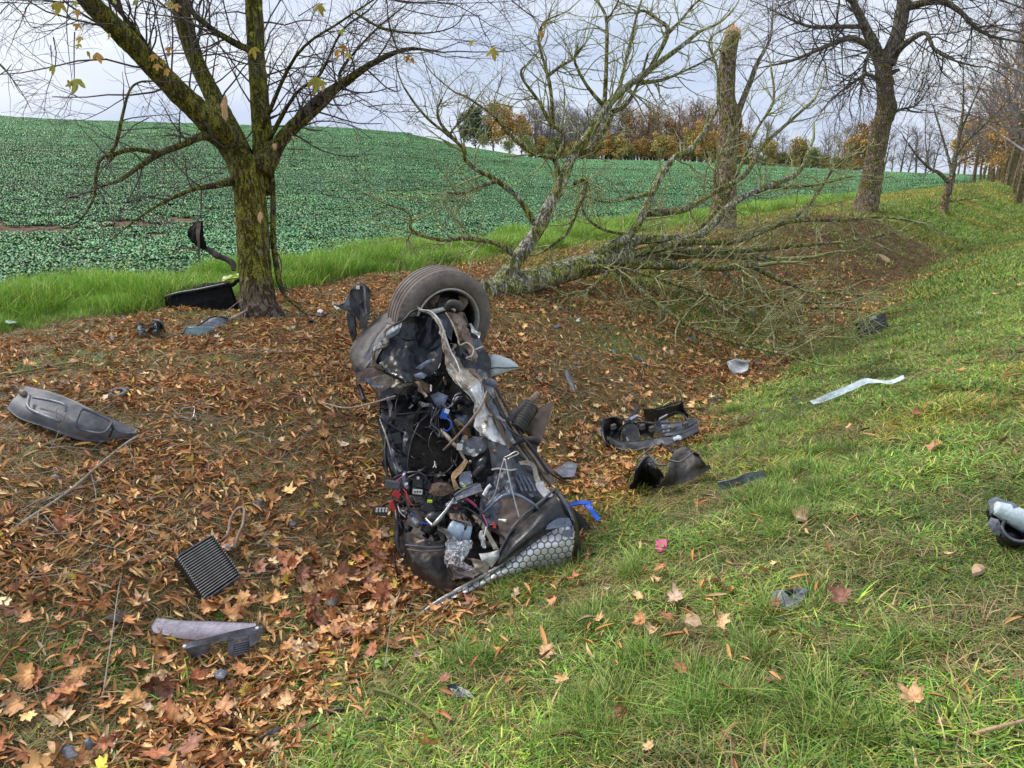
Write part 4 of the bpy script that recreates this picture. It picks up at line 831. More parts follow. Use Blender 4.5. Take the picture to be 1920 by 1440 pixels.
# ---- large bare tree at the right
D2 = gd(1622, 402)
bt = empty('bare_tree', G(1622, 402), 'large bare roadside tree with forked crown, right of the snapped trunk', 'tree')
limb('trunk', [(1612, 418, D2, 66), (1620, 400, D2, 48), (1632, 350, D2, 39), (1642, 290, D2, 35), (1652, 240, D2, 32), (1662, 205, D2, 36), (1660, 180, D2, 30), (1657, 130, D2, 29), (1662, 100, D2, 32)], M['bark_brown'], bt, 28, 70, .08)
BL = [[(1655, 125, D2, 26), (1640, 90, D2, 22), (1622, 50, D2, 16), (1600, 5, D2, 13), (1575, -60, D2, 10)],
      [(1662, 120, D2, 32), (1682, 70, D2 - .3, 27), (1692, 20, D2 - .3, 25), (1700, -50, D2 - .3, 22), (1705, -130, D2 - .3, 16)],
      [(1640, 92, D2 - .2, 12), (1600, 72, D2 - .6, 12), (1570, 78, D2 - .9, 10), (1530, 95, D2 - 1.3, 7), (1480, 115, D2 - 1.6, 5), (1420, 128, D2 - 2, 2)],
      [(1620, 50, D2, 9), (1570, 50, D2 - .5, 8), (1520, 50, D2 - 1, 6), (1480, 35, D2 - 1, 4), (1440, 15, D2 - 1, 2)],
      [(1694, 18, D2 - .3, 16), (1720, 8, D2 - .6, 14), (1765, 3, D2 - 1, 11), (1800, 22, D2 - 1.3, 9), (1830, 52, D2 - 1.5, 7), (1860, 68, D2 - 1.6, 5), (1920, 80, D2 - 2, 3)],
      [(1672, 108, D2 - .2, 14), (1700, 80, D2 - .8, 11), (1735, 62, D2 - 1.2, 8), (1750, 90, D2 - 1.4, 6), (1780, 110, D2 - 1.5, 4), (1830, 125, D2 - 1.6, 3)],
      [(1700, -40, D2, 12), (1740, -10, D2 - 1, 8), (1790, -20, D2 - 1.5, 6), (1860, -5, D2 - 2, 4), (1930, 20, D2 - 2.4, 2)],
      [(1648, 150, D2, 8), (1625, 140, D2 - .3, 7), (1600, 155, D2 - .7, 5), (1560, 185, D2 - 1, 3), (1540, 210, D2 - 1, 2)],
      [(1665, 215, D2, 7), (1690, 205, D2 - .3, 5), (1720, 195, D2 - .6, 3), (1750, 150, D2 - .8, 2)],
      [(1640, 92, D2 - .2, 8), (1625, 110, D2 - 1, 7), (1618, 150, D2 - 1.4, 5), (1610, 190, D2 - 1.6, 2)],
      [(1600, 5, D2, 9), (1560, -20, D2 - .5, 8), (1500, -10, D2 - 1, 6), (1440, -20, D2 - 1.2, 3)]]
tm = TM(); rs = np.random.default_rng(17)
for i, pts in enumerate(BL):
    o, W_, R_ = limb('branch', pts, M['bark_grey'], bt, 12 if i < 2 else 8)
    sprout(tm, W_, R_, 30 if i > 1 else 26, .8, 2.1, 2, rs, .15, rr=.4, wob=.17, up=-.01 if i > 1 else .03, kids=(3, 6), curl=.08, minlen=.2, cap=.022)
tw = tm.build('twigs', M['twig_dark'], bt); tw['kind'] = 'stuff'
tm = TM(); W_, R_ = pxlimb([(1640, 330, D2, 50), (1658, 160, D2, 40)]); sprout(tm, W_, R_, 16, .4, 1.2, 1, rs, .1, rr=.03); o = tm.build('trunk_shoots', M['twig_dark'], bt); o['kind'] = 'stuff'

# ---- small roadside tree
D3 = gd(1768, 402)
smt = empty('young_tree', G(1768, 402), 'small bare forked tree on the grass bank right of the large tree', 'tree')
limb('trunk', [(1767, 408, D3, 26), (1769, 392, D3, 17), (1775, 365, D3, 14), (1784, 335, D3, 14)], M['bark_brown'], smt, 14, 26)
tm = TM(); rs = np.random.default_rng(19)
for pts in ([(1784, 337, D3, 12), (1790, 300, D3, 9), (1798, 260, D3, 7), (1806, 200, D3, 4), (1806, 130, D3, 2)], [(1780, 345, D3, 7), (1762, 325, D3 - .2, 7), (1742, 315, D3 - .4, 5), (1722, 295, D3 - .6, 4), (1700, 265, D3 - .8, 2)],
            [(1786, 330, D3, 7), (1778, 295, D3 + .3, 5), (1765, 250, D3 + .5, 4), (1750, 200, D3 + .6, 2)], [(1792, 290, D3, 7), (1815, 262, D3 - .2, 5), (1845, 235, D3 - .4, 4), (1880, 200, D3 - .5, 2)], [(1786, 320, D3, 6), (1805, 300, D3 + .4, 4), (1835, 290, D3 + .6, 2)],
            [(1772, 378, D3, 3), (1800, 376, D3 - .3, 2), (1830, 372, D3 - .5, 1)], [(1800, 250, D3, 5), (1825, 190, D3, 3), (1850, 130, D3, 1.5)], [(1742, 315, D3 - .4, 3), (1735, 260, D3 - .3, 2), (1738, 190, D3 - .3, 1)]):
    o, W_, R_ = limb('branch', pts, M['bark_grey'], smt, 7)
    sprout(tm, W_, R_, 15, .4, 1.1, 2, rs, .15, rr=.4, wob=.12, up=.04, kids=(3, 5), minlen=.12)
tw = tm.build('twigs', M['twig_dark'], smt); tw['kind'] = 'stuff'

# ---- fallen crown
fc = empty('fallen_crown', G(960, 548), 'lichen covered broken tree crown lying across the far bank, bare branches raised', 'fallen tree')
tr = [(905, 550, 9.7, 44), (915, 546, 9.8, 42), (960, 535, 10.0, 44), (1020, 519, 10.3, 46), (1080, 503, 10.7, 43), (1150, 487, 11.1, 38), (1210, 480, 11.5, 31), (1290, 474, 12.0, 22), (1370, 478, 12.4, 16), (1450, 486, 12.6, 10)]
limb('trunk', tr, M['bark_lichen'], fc, 28, 80, .09)
for i in range(14):   # pale torn butt end
    a = i * 1.1; q0 = P(912 + math.cos(a) * 5, 548 + math.sin(a) * 13, 9.85); q1 = P(897 + random.uniform(-6, 6), 551 + math.sin(a) * 13, 9.75); tube('splinter', [q0, (q0 + q1) / 2, q1], [.03, .02, .003], M['splinter'], fc, 4)
FL = [
 ([(930, 540), (973, 482), (1007, 433), (1040, 367), (1057, 333), (1070, 300), (1103, 253), (1133, 207), (1170, 167), (1223, 127), (1273, 90), (1310, 60)], 9.9, 10.6, 24, 5),
 ([(1002, 420), (973, 373), (930, 337), (897, 320), (873, 300), (867, 277), (840, 253), (807, 227), (780, 197), (757, 163)], 10.1, 9.3, 9, 2.5),
 ([(857, 267), (827, 233), (820, 207), (830, 183)], 9.5, 9.4, 5, 2), ([(857, 267), (845, 250), (875, 215), (890, 190)], 9.5, 9.3, 4, 2),
 ([(1047, 350), (1040, 300), (1000, 287), (967, 263), (940, 233), (920, 213), (873, 180)], 10.2, 9.6, 9, 3), ([(940, 233), (928, 205), (925, 195), (960, 200)], 9.8, 9.8, 4, 2),
 ([(1040, 300), (1057, 273), (1053, 247), (1033, 233), (1010, 190), (983, 153), (977, 133), (990, 120)], 10.2, 10, 8, 2.5),
 ([(1037, 233), (1033, 173), (1023, 127), (1010, 80), (1015, 50), (1027, 37), (1050, 27)], 10.2, 10, 6, 2), ([(1030, 140), (1050, 125), (1075, 110), (1095, 85)], 10.1, 10.2, 5, 2.5),
 ([(1133, 205), (1137, 117), (1137, 37), (1120, 0), (1115, -30)], 10.4, 10.6, 7, 2.5), ([(1137, 37), (1150, 20), (1165, -10)], 10.5, 10.6, 3, 2),
 ([(1133, 200), (1100, 160), (1077, 110), (1097, 83)], 10.4, 10.1, 6, 2.5), ([(1160, 173), (1173, 117), (1193, 33), (1203, 0)], 10.5, 10.8, 6, 2.5),
 ([(1220, 127), (1253, 60), (1230, 35), (1207, 20), (1195, 25)], 10.5, 10.8, 7, 3), ([(1253, 62), (1275, 40), (1300, 10), (1330, -15)], 10.6, 10.9, 5, 2.5), ([(1190, 155), (1240, 150), (1290, 130), (1340, 105)], 10.5, 10.6, 6, 2),
 ([(1070, 300), (1110, 275), (1140, 230), (1150, 210)], 10.3, 10.5, 9, 6), ([(1150, 210), (1175, 195), (1200, 150), (1215, 100)], 10.4, 10.6, 7, 3),
 ([(967, 482), (933, 457), (873, 447), (827, 450), (773, 433), (767, 400), (727, 383)], 9.9, 9.3, 8, 3), ([(773, 433), (762, 455)], 9.4, 9.4, 3, 2),
 ([(1075, 345), (1100, 340), (1080, 400), (1060, 440), (1020, 470)], 10.4, 10.3, 7, 4), ([(930, 340), (895, 352), (868, 362), (838, 364)], 9.8, 9.6, 6, 2.5),
 ([(1075, 500), (1130, 468), (1180, 440), (1207, 400), (1223, 360), (1260, 300), (1285, 285), (1313, 260), (1347, 200)], 10.8, 11.8, 16, 5), ([(1347, 200), (1345, 130), (1330, 77), (1370, 47)], 11.8, 12, 5, 2),
 ([(1100, 498), (1190, 452), (1250, 448), (1313, 440), (1380, 377), (1440, 350), (1497, 323), (1520, 273)], 11, 12.6, 17, 5), ([(1207, 400), (1280, 393), (1340, 360), (1397, 327), (1427, 277), (1467, 240), (1527, 187)], 11.2, 12.6, 11, 4),
 ([(1300, 440), (1360, 372), (1415, 250), (1450, 190), (1445, 120)], 11.8, 12.6, 7, 2.5), ([(1150, 485), (1280, 455), (1380, 452), (1480, 415), (1580, 413), (1647, 407), (1707, 413)], 11.1, 13.2, 15, 3),
 ([(1487, 413), (1527, 370), (1567, 310), (1597, 293)], 12.4, 12.8, 7, 3), ([(1240, 478), (1320, 470), (1400, 470), (1500, 460), (1590, 452), (1680, 436)], 11.6, 13, 13, 3),
 ([(1280, 497), (1347, 503), (1390, 503), (1397, 533), (1447, 553), (1500, 566), (1580, 568)], 11.2, 10.6, 13, 3), ([(1413, 500), (1467, 527), (1513, 543), (1570, 550), (1640, 557)], 11.4, 11, 10, 3),
 ([(1165, 495), (1260, 498), (1340, 500), (1420, 497)], 11, 11.4, 18, 9), ([(1300, 505), (1330, 557), (1380, 593), (1430, 617), (1467, 647)], 11, 9.6, 10, 3),
 ([(1150, 500), (1220, 560), (1280, 603), (1330, 627), (1397, 647), (1463, 663), (1533, 682)], 10.6, 8.6, 11, 3), ([(1520, 577), (1600, 580), (1643, 620)], 10.6, 9.8, 6, 2),
 ([(1350, 503), (1420, 560), (1470, 600), (1520, 640)], 11.2, 9.5, 8, 3), ([(1140, 510), (1100, 545), (1040, 560), (1000, 590)], 10.4, 9.4, 7, 2), ([(1400, 640), (1450, 655), (1560, 625), (1600, 605)], 9.2, 9.4, 6, 2),
 ([(1230, 540), (1200, 570), (1180, 600)], 10.5, 9.8, 5, 2), ([(1440, 350), (1480, 352), (1540, 345), (1600, 330)], 12.2, 12.6, 6, 2), ([(1360, 380), (1340, 340), (1350, 290), (1380, 240)], 12, 12, 6, 2), ([(1223, 362), (1180, 372), (1130, 378), (1080, 360)], 11.2, 11, 6, 2),
 ([(1070, 505), (1140, 500), (1200, 512), (1300, 545), (1400, 575)], 10.6, 10.4, 9, 3), ([(1180, 440), (1130, 430), (1095, 400), (1090, 350)], 11, 10.8, 5, 2),
]
tm = TM(); rs = np.random.default_rng(23)
for i, (pts, d0, d1, w0, w1) in enumerate(FL):
    n = len(pts); q = [(a, b, d0 + (d1 - d0) * j / (n - 1), w0 + (w1 - w0) * (j / (n - 1)) ** .8) for j, (a, b) in enumerate(pts)]
    W_, R_ = pxlimb(q)
    for j in range(n):
        g = Hs(W_[j][0], W_[j][1]) + R_[j]
        if W_[j][2] < g: W_[j][2] = g
    low_ = min(p[1] for p in pts) > 395
    o, W_, R_ = limb('branch', None, M['bark_lichen'] if i in (0, 1, 22, 24) else M['bark_green'], fc, 14 if w0 > 15 else 8, rough=.16, world=(W_, R_ * (1.1 if low_ else 1.35)))
    low = min(p[1] for p in pts) > 395; right = pts[-1][0] > 1250
    num = 16 if not low else 20
    if i in (0, 22, 24, 25): num = 20
    sprout(tm, W_, R_, num, .25, .85 if not low else .8, 2 if (low or right or len(pts) > 6) else 1, rs, .2, spread=(35, 70), rr=.5, wob=.2, up=.03 if not low else .0, kids=(2, 4), ratio=(.4, .65), minlen=.1, cap=.014)
W_, R_ = pxlimb(tr[5:]); sprout(tm, W_, R_, 44, .5, 1.6, 2, rs, .1, rr=.3, wob=.16, up=.0, kids=(3, 5), cap=.015)
tw = tm.build('twigs', M['twig_green'], fc); tw['kind'] = 'stuff'

# ---- far trees: each an individual, sharing a few meshes
def far_tree_mesh(seed, h, leaf=None, lean=.0, spread=1., lvl=3, dens=1.0, tmin=.035):
    rs = np.random.default_rng(seed); tm = TM(); trunk = TM()
    pts = [np.array([0, 0, -.3])]; d = np.array([lean, 0, 1.])
    for i in range(7): d = d + rs.normal(0, .05, 3); d[2] = abs(d[2]); d /= np.linalg.norm(d); pts.append(pts[-1] + d * h * .8 / 7)
    r0 = h * .016; trunk.add(pts, np.linspace(r0 * 1.2, r0 * .3, 8), 7)
    L0 = h * .34 * spread
    for j in range(int(15 * dens)):
        f = rs.uniform(.22, 1.); i = min(6, int(f * 7)); p = pts[i] + (pts[i + 1] - pts[i]) * (f * 7 - i); a = rs.uniform(0, 6.28); el = rs.uniform(.35, 1.1)
        grow(tm, p, (math.cos(a) * math.cos(el), math.sin(a) * math.cos(el), math.sin(el)), L0 * rs.uniform(.6, 1.2) * (1.25 - .6 * f), max(tmin * 1.6, r0 * .4), lvl, rs, wob=.13, up=.06, kids=(3, 5), ratio=(.45, .7), minlen=.3)
    def fin(t, nm):
        V = np.vstack(t.V); Q = np.vstack(t.Q); me = bpy.data.meshes.new(nm); me.from_pydata(V.tolist(), [], Q.tolist()); return me, V
    mt_, _ = fin(trunk, 'trunk'); mc, V = fin(tm, 'crown')
    lm = None
    if leaf is not None:
        n, cols, zlo, zhi, size = leaf; k = V[(V[:, 2] > zlo * h) & (V[:, 2] < zhi * h)]; idx = rs.integers(0, len(k), n); C0 = k[idx] + rs.normal(0, .35, (n, 3))
        Vv = []; Ff = []; Cc = []; cols = np.array(cols)
        for c in C0:
            u = rs.normal(0, 1, 3); u /= np.linalg.norm(u); v = np.cross(u, rs.normal(0, 1, 3)); v /= np.linalg.norm(v); b = len(Vv); s_ = size * rs.uniform(.6, 1.3); cl = cols[rs.integers(len(cols))] * rs.uniform(.7, 1.3)
            for x_, y_ in ((-1, 0), (0, -.6), (1, 0), (0, .6)): Vv.append(c + u * x_ * s_ + v * y_ * s_); Cc.append(cl)
            Ff.append((b, b + 1, b + 2, b + 3))
        lm = variant_mesh('foliage', Vv, Ff, np.array(Cc), MF)
    return mt_, mc, lm
MF = tinted('tree_foliage', .7, .0, .2, tint=False)
OR = [(.52, .27, .10), (.6, .34, .12), (.45, .22, .09), (.62, .40, .14)]; YL = [(.62, .48, .13), (.54, .42, .12), (.45, .38, .13)]; GRN = [(.28, .34, .14), (.36, .38, .14), (.42, .40, .16)]; DKG = [(.09, .13, .09), (.12, .17, .11), (.16, .2, .13)]
def fin_kind(seed, h, leaf, mat_t, mat_c, **k):
    a, b, c = far_tree_mesh(seed, h, leaf, **k); a.materials.append(M[mat_t]); b.materials.append(M[mat_c]); return a, b, c
KB = [fin_kind(200 + i, 15, None, 'bark_grey', 'twig_far', dens=1.7, spread=.72, tmin=.034) for i in range(4)]
KR = [fin_kind(210 + i, 14, (500, OR, .2, 1, .16), 'bark_grey', 'twig_rust', dens=1.4, spread=.7) for i in range(2)]
KO = [fin_kind(220 + i, 11, (3600, OR + YL[:1], .05, 1, .22), 'bark_brown', 'twig_rust', dens=.9, spread=.85) for i in range(2)]
KY = [fin_kind(230 + i, 7, (2300, YL + OR[:1] + GRN[2:], 0, 1, .2), 'bark_brown', 'twig_far', lvl=2, spread=1.1) for i in range(2)]
KG = [fin_kind(240, 7, (2600, GRN, 0, 1, .22), 'bark_brown', 'twig_far', lvl=2, spread=1.2)]
KD = [fin_kind(250, 11, (6500, DKG + [(.08, .1, .07)], .02, 1, .3), 'bark_brown', 'twig_far', lvl=2, spread=1.1, dens=1.6)]
def place_tree(name, kind, px, dist, h, h0, label, group, pybase=None):
    q = P(px, 300, 1.); ph = math.atan2(q.x, q.y); x, y = math.sin(ph) * dist, math.cos(ph) * dist
    r = empty(name, (x, y, Hs(x, y) - .1), label, 'tree' if 'shrub' not in name else 'shrub', group); r.rotation_euler = (0, 0, random.uniform(0, 6.28)); s_ = h / h0; r.scale = (s_ * random.uniform(.9, 1.1), s_ * random.uniform(.9, 1.1), s_)
    for nm, me in zip(('trunk', 'crown', 'foliage'), kind):
        if me is None: continue
        o = bpy.data.objects.new(nm, me); COL.objects.link(o); o.parent = r
        if nm == 'foliage': o['kind'] = 'stuff'
    return r
random.seed(31)
ord_ = ['first', 'second', 'third', 'fourth', 'fifth', 'sixth', 'seventh', 'eighth', 'ninth', 'tenth', 'eleventh', 'twelfth', 'thirteenth', 'fourteenth', 'fifteenth', 'sixteenth', 'seventeenth', 'eighteenth', 'nineteenth', 'twentieth']
GV = 'trees of the far grove'
place_tree('evergreen_tree', KD[0], 893, 182, 9.5, 11, 'dark green bushy tree at the left end of the far grove', GV)
for i, (px, h) in enumerate(((925, 12.0), (955, 13.0), (978, 10))): place_tree('orange_tree', KO[i % 2], px, 181 + random.uniform(-2, 4), h, 11, ('%s orange brown tree from the left end of the far grove' % ord_[i]), GV)
place_tree('green_shrub', KG[0], 905, 172, 3.4, 7, 'low olive green shrub at the foot of the dark green grove tree', 'shrubs along the far grove')
place_tree('green_shrub', KG[0], 985, 174, 4.6, 7, 'olive green shrub below the orange grove trees', 'shrubs along the far grove')
place_tree('green_shrub', KG[0], 955, 173, 3.2, 7, 'low olive green shrub at the foot of the orange grove trees', 'shrubs along the far grove')
bx = [992, 1004, 1014, 1026, 1036, 1048, 1058, 1068, 1080, 1090, 1100, 1112, 1122, 1134, 1146, 1158, 1172, 1184, 1196, 1208, 1220, 1232, 1246, 1258, 1270, 1284, 1298, 1310, 1324, 1336]
for rep in range(2):
    for i, px in enumerate(bx):
        rusty = px > 1150 and i % 3 != 0; h = (15.5 if px < 1180 else 16) * random.uniform(.82, 1.08)
        if rep: h *= .97
        place_tree('grove_tree', (KR[i % 2] if rusty else KB[(i + rep) % 4]), px + rep * 5, 183 + rep * 9 + random.uniform(-3, 3), h, 14 if rusty else 15, 'tall rusty brown leafless tree in the middle of the far grove' if rusty else 'tall grey bare tree in the middle of the far grove', GV)
for i, (px, h, k) in enumerate(((1082, 4.6, 'y'), (1110, 5, 'o'), (1142, 6.8, 'o'), (1165, 6, 'y'), (1205, 5.5, 'o'), (1232, 6.5, 'y'), (1262, 6, 'o'), (1290, 7.5, 'y'), (1310, 9, 'o'), (1330, 7.6, 'o'), (1030, 3.6, 'g'), (1055, 3.4, 'y'), (1185, 3, 'g'), (1345, 5, 'y'))):
    K = {'y': KY[i % 2], 'o': KO[i % 2], 'g': KG[0]}[k]; place_tree('autumn_shrub' if h < 5.2 else 'autumn_tree', K, px, 175 + random.uniform(-1, 2), h, {'y': 7, 'o': 11, 'g': 7}[k], {'y': 'small yellow leaved tree at the front of the far grove', 'o': 'orange leaved tree at the front of the far grove', 'g': 'small green shrub at the front of the far grove'}[k], GV)
for i, (px, h, k, dd) in enumerate(((1400, 11, 'b', 190), (1412, 8.5, 'b', 195), (1428, 9, 'b', 195), (1442, 9.5, 'b', 190), (1455, 8, 'b', 200), (1470, 8.5, 'b', 200), (1498, 5.6, 'y', 185), (1518, 4, 'g', 185), (1545, 8, 'b', 200), (1556, 7, 'b', 190), (1570, 8.5, 'r', 200), (1583, 8.5, 'b', 190), (1596, 9.5, 'r', 195), (1608, 9, 'o', 185), (1376, 8, 'o', 185), (1388, 9, 'r', 190), (1440, 5, 'y', 186),
                                  (1484, 6, 'b', 195), (1530, 5, 'b', 195), (1660, 8, 'b', 190), (1675, 7, 'b', 200), (1690, 9, 'b', 190), (1705, 8, 'b', 200), (1720, 9, 'b', 190), (1738, 9, 'b', 200), (1752, 8, 'b', 190), (1800, 7, 'r', 180), (1812, 8, 'o', 170), (1625, 6, 'o', 185))):
    h *= 1.35
    K = {'b': KB[i % 4], 'y': KY[0], 'g': KG[0], 'r': KR[i % 2], 'o': KO[i % 2]}[k]; h0 = {'b': 15, 'y': 7, 'g': 7, 'r': 14, 'o': 11}[k]
    place_tree('hedgerow_tree', K, px, dd, h, h0, {'b': 'small grey bare tree on the skyline right of the snapped trunk', 'y': 'small yellow tree on the skyline right of the snapped trunk', 'g': 'small green shrub on the skyline right of the snapped trunk', 'r': 'rusty brown bare tree on the skyline right of the snapped trunk', 'o': 'small orange tree on the skyline right of the snapped trunk'}[k], 'trees on the skyline right of the snapped trunk')
for i, px in enumerate(range(985, 1350, 9)):
    place_tree('undergrowth_shrub', (KY[0], KO[0], KG[0], KO[1])[i % 4], px + random.uniform(-4, 4), 179 + random.uniform(-2, 3), random.uniform(3.6, 5.6), (7, 11, 7, 11)[i % 4], 'low autumn coloured shrub at the foot of the far grove', 'undergrowth of the far grove')
for i, px in enumerate(range(1352, 1640, 9)):
    place_tree('hedge_shrub', (KG[0], KY[1], KY[0])[i % 3], px + random.uniform(-3, 3), 186 + random.uniform(-3, 3), random.uniform(2.4, 4.2), 7, 'low olive shrub of the hedge line right of the snapped trunk', 'hedge right of the snapped trunk')
def ordinal_labels(prefix_match, fmt):
    L_ = [o for o in COL.objects if o.parent is None and o.get('label') == prefix_match]; L_.sort(key=lambda o: o.location.x / o.location.y)
    names = ord_ + ['twenty-' + q for q in ord_[:9]] + ['thirtieth'] + ['thirty-' + q for q in ord_[:9]] + ['fortieth'] + ['forty-' + q for q in ord_[:9]]
    for i, o in enumerate(L_): o['label'] = fmt % names[i]
ordinal_labels('small yellow leaved tree at the front of the far grove', '%s from the left of the yellow trees fronting the far grove')
ordinal_labels('orange leaved tree at the front of the far grove', '%s from the left of the low orange trees fronting the far grove')
ordinal_labels('small green shrub at the front of the far grove', '%s from the left of the green shrubs fronting the far grove')
ordinal_labels('small grey bare tree on the skyline right of the snapped trunk', '%s from the left of the grey skyline trees right of the snapped trunk')
ordinal_labels('rusty brown bare tree on the skyline right of the snapped trunk', '%s from the left of the rusty skyline trees right of the snapped trunk')
ordinal_labels('small orange tree on the skyline right of the snapped trunk', '%s from the left of the orange skyline trees right of the snapped trunk')
ordinal_labels('small yellow tree on the skyline right of the snapped trunk', '%s from the left of the yellow skyline trees right of the snapped trunk')
ordinal_labels('tall rusty brown leafless tree in the middle of the far grove', '%s from the left of the tall rusty bare trees in the far grove')
ordinal_labels('tall grey bare tree in the middle of the far grove', '%s from the left of the tall grey bare trees in the far grove')
ordinal_labels('low olive shrub of the hedge line right of the snapped trunk', '%s from the left of the hedge shrubs right of the snapped trunk')
ordinal_labels('low autumn coloured shrub at the foot of the far grove', '%s from the left of the low autumn shrubs at the foot of the far grove')
# avenue at the right edge
KA = [fin_kind(260 + i, 14, (420, OR, .1, .8, .09), 'bark_brown', 'twig_far', lvl=4, dens=1.0, spread=1.0, tmin=.016) for i in range(2)]
KAO = [fin_kind(270, 9, (3800, OR + YL[:1], .1, 1, .15), 'bark_brown', 'twig_rust', dens=.9, spread=1.1)]
for i, (px, dd, h, lb) in enumerate(((1916, 58, 12.5, 'nearest tree of the avenue at the right edge'), (1935, 55, 14, 'avenue tree half outside the right edge'), (1898, 66, 14, 'bare avenue tree behind the nearest one'), (1868, 82, 12, 'bare dark avenue tree left of the right edge'), (1832, 95, 11, 'leftmost bare tree of the avenue at the right edge'), (1885, 105, 14, 'distant bare tree deep in the avenue'), (1850, 120, 12, 'distant bare tree at the far end of the avenue'), (1922, 50, 11, 'bare avenue tree cut by the right edge, behind the nearest one'), (1890, 74, 13, 'bare avenue tree with dense crown second from the far end'), (1908, 88, 15, 'tall bare avenue tree near the right edge'), (1876, 96, 13, 'bare avenue tree between the orange trees'), (1860, 112, 13, 'bare avenue tree behind the leftmost one'))):
    place_tree('avenue_tree', KA[i % 2], px, dd, h, 14, lb, 'bare trees of the avenue at the right edge')
for i, (px, dd, h, lb) in enumerate(((1845, 110, 8, 'orange tree at the far end of the avenue'), (1862, 100, 6.5, 'low orange tree between the avenue trunks'), (1880, 90, 7, 'orange tree behind the avenue trunks near the right edge'), (1905, 75, 6, 'orange tree at the right edge below the bare crowns'))):
    place_tree('orange_avenue_tree', KAO[0], px, dd, h, 9, lb, 'orange trees along the avenue')
# power pole on the ridge
q = P(62, 222, 1); x, y = q.x / q.y * 165, 165.0; pr = empty('power_pole', (x, y, Hs(x, y)), 'thin grey power pole on the ridge at the far left', 'pole'); g0 = Hs(x, y)
tube('pole', [(x, y, g0 - .3), (x, y, g0 + 2.1)], [.08, .06], M['bark_grey'], pr, 8); box('crossarm', (x, y, g0 + 1.9), (.5, 0, 0), (0, .05, 0), (0, 0, .05), M['bark_grey'], pr)
# ------------------------------------------------------------------ the wreck
def wd(y): return 5.2 - (y - 560) / 540 * .8
def W(x, y, o=0): return P(x, y, wd(y) + o)
base = G(900, 1095)
wr = empty('car_wreck', base, 'crushed front section of a car standing on end in the ditch, wheel on top', 'car wreck')
def WS(name, rows, mat, **k):
    k.setdefault('res', (26, 18)); return sheet(name, [[W(*p) for p in r] for r in rows], mat, wr, **k)
def WT(name, pts, rad, mat, sides=6, n=None, par=None): return tube(name, [W(*p) for p in pts], rad, mat, par or wr, sides, n or max(6, 5 * len(pts)))
def WPl(name, pts, mat, par=None, **k): return plate(name, [W(*p) for p in pts][::-1], mat, par or wr, **k)
def WB(name, x, y, o, wx, wy, wz, rot, mat, par=None, bev=.15):
    """small block: centre pixel, offset, half sizes in metres, in-plane rotation"""
    c = W(x, y, o); r = math.radians(rot); X_ = Vector((1, 0, 0)); Yv = Vector((0, SP, CP)) * 1.; Zv = Vector((0, CP, -SP))
    ax = X_ * math.cos(r) - Yv * math.sin(r); ay = X_ * math.sin(r) + Yv * math.cos(r)
    return box(name, c, ax * wx, ay * wy, Zv * wz, mat, par or wr, bev)

# --- wheel
AX = Vector((.50, -.80 * CP - .33 * SP * -1 * -1, -.33 * CP + .8 * SP)).normalized()      # towards the viewer, right and down
AX = (Vector((1, 0, 0)) * .50 + Vector((0, SP, CP)) * -.33 + Vector((0, -CP, SP)) * .80).normalized()
wc = P(840, 605, 5.14)
wheel = empty('wheel', wc - Vector(wr.location)); wheel.parent = wr
def lathe(name, prof, mat, parent, seg=72, c=wc, ax=AX, mod=None, smooth=True):
    """profile (axial, radius) swept round the axis; closed ring"""
    a = ax.cross(Vector((0, 0, 1))).normalized(); b = ax.cross(a).normalized(); V = []; Fc = []; m = len(prof)
    for i in range(seg):
        th = 2 * math.pi * i / seg
        for j, (z, r) in enumerate(prof):
            rr = r + (mod(i, j) if mod else 0); V.append(tuple(c + ax * z + (a * math.cos(th) + b * math.sin(th)) * rr))
    for i in range(seg):
        for j in range(m):
            k = (i + 1) % seg; l = (j + 1) % m; Fc.append((i * m + j, i * m + l, k * m + l, k * m + j))
    return mesh_obj(name, V, Fc, mat, parent, smooth)
R0 = .345
prof = [(-.005, .235), (.006, .262), (.008, .29), (-.002, .318), (-.022, .335), (-.036, R0 - .002)]
zz = -.04
for g in range(4):
    prof += [(zz, R0), (zz - .027, R0 + .002), (zz - .028, R0 - .013), (zz - .0385, R0 - .013), (zz - .0395, R0 + .002)]; zz -= .0395
prof += [(zz, R0), (zz - .03, R0 - .003), (zz - .045, .33), (zz - .058, .30), (zz - .05, .26), (zz - .03, .235), (-.10, .226)]
ty = lathe('tyre', prof, M['tyre'], wheel, 144, mod=lambda i, j: -.006 if (j in (4, 5) and i % 3 == 0) else 0)
lathe('tread_groove', [(-.07, R0 - .0075), (-.205, R0 - .0075), (-.205, R0 - .012), (-.07, R0 - .012)], M['tyre_black'], ty, 72)
lathe('rim', [(.004, .236), (.010, .232), (.004, .222), (-.018, .216), (-.06, .205), (-.15, .195), (-.17, .225), (-.165, .236), (-.1, .225), (-.03, .232)], M['rim'], wheel, 96)
lathe('rim_barrel', [(-.02, .210), (-.05, .204), (-.14, .192), (-.14, .19), (-.05, .199), (-.02, .206)], M['rim_dark'], wheel, 72)
lathe('brake_disc', [(-.10, .148), (-.122, .150), (-.122, .03), (-.10, .03)], M['underbody'], wheel, 48)
lathe('wheel_disc', [(-.135, .20), (-.15, .20), (-.16, .01), (-.13, .01)], M['rim_dark'], wheel, 48)
lathe('hub', [(-.03, .05), (-.10, .07), (-.12, .06), (-.12, .001), (-.03, .001)], M['brown_steel'], wheel, 24)
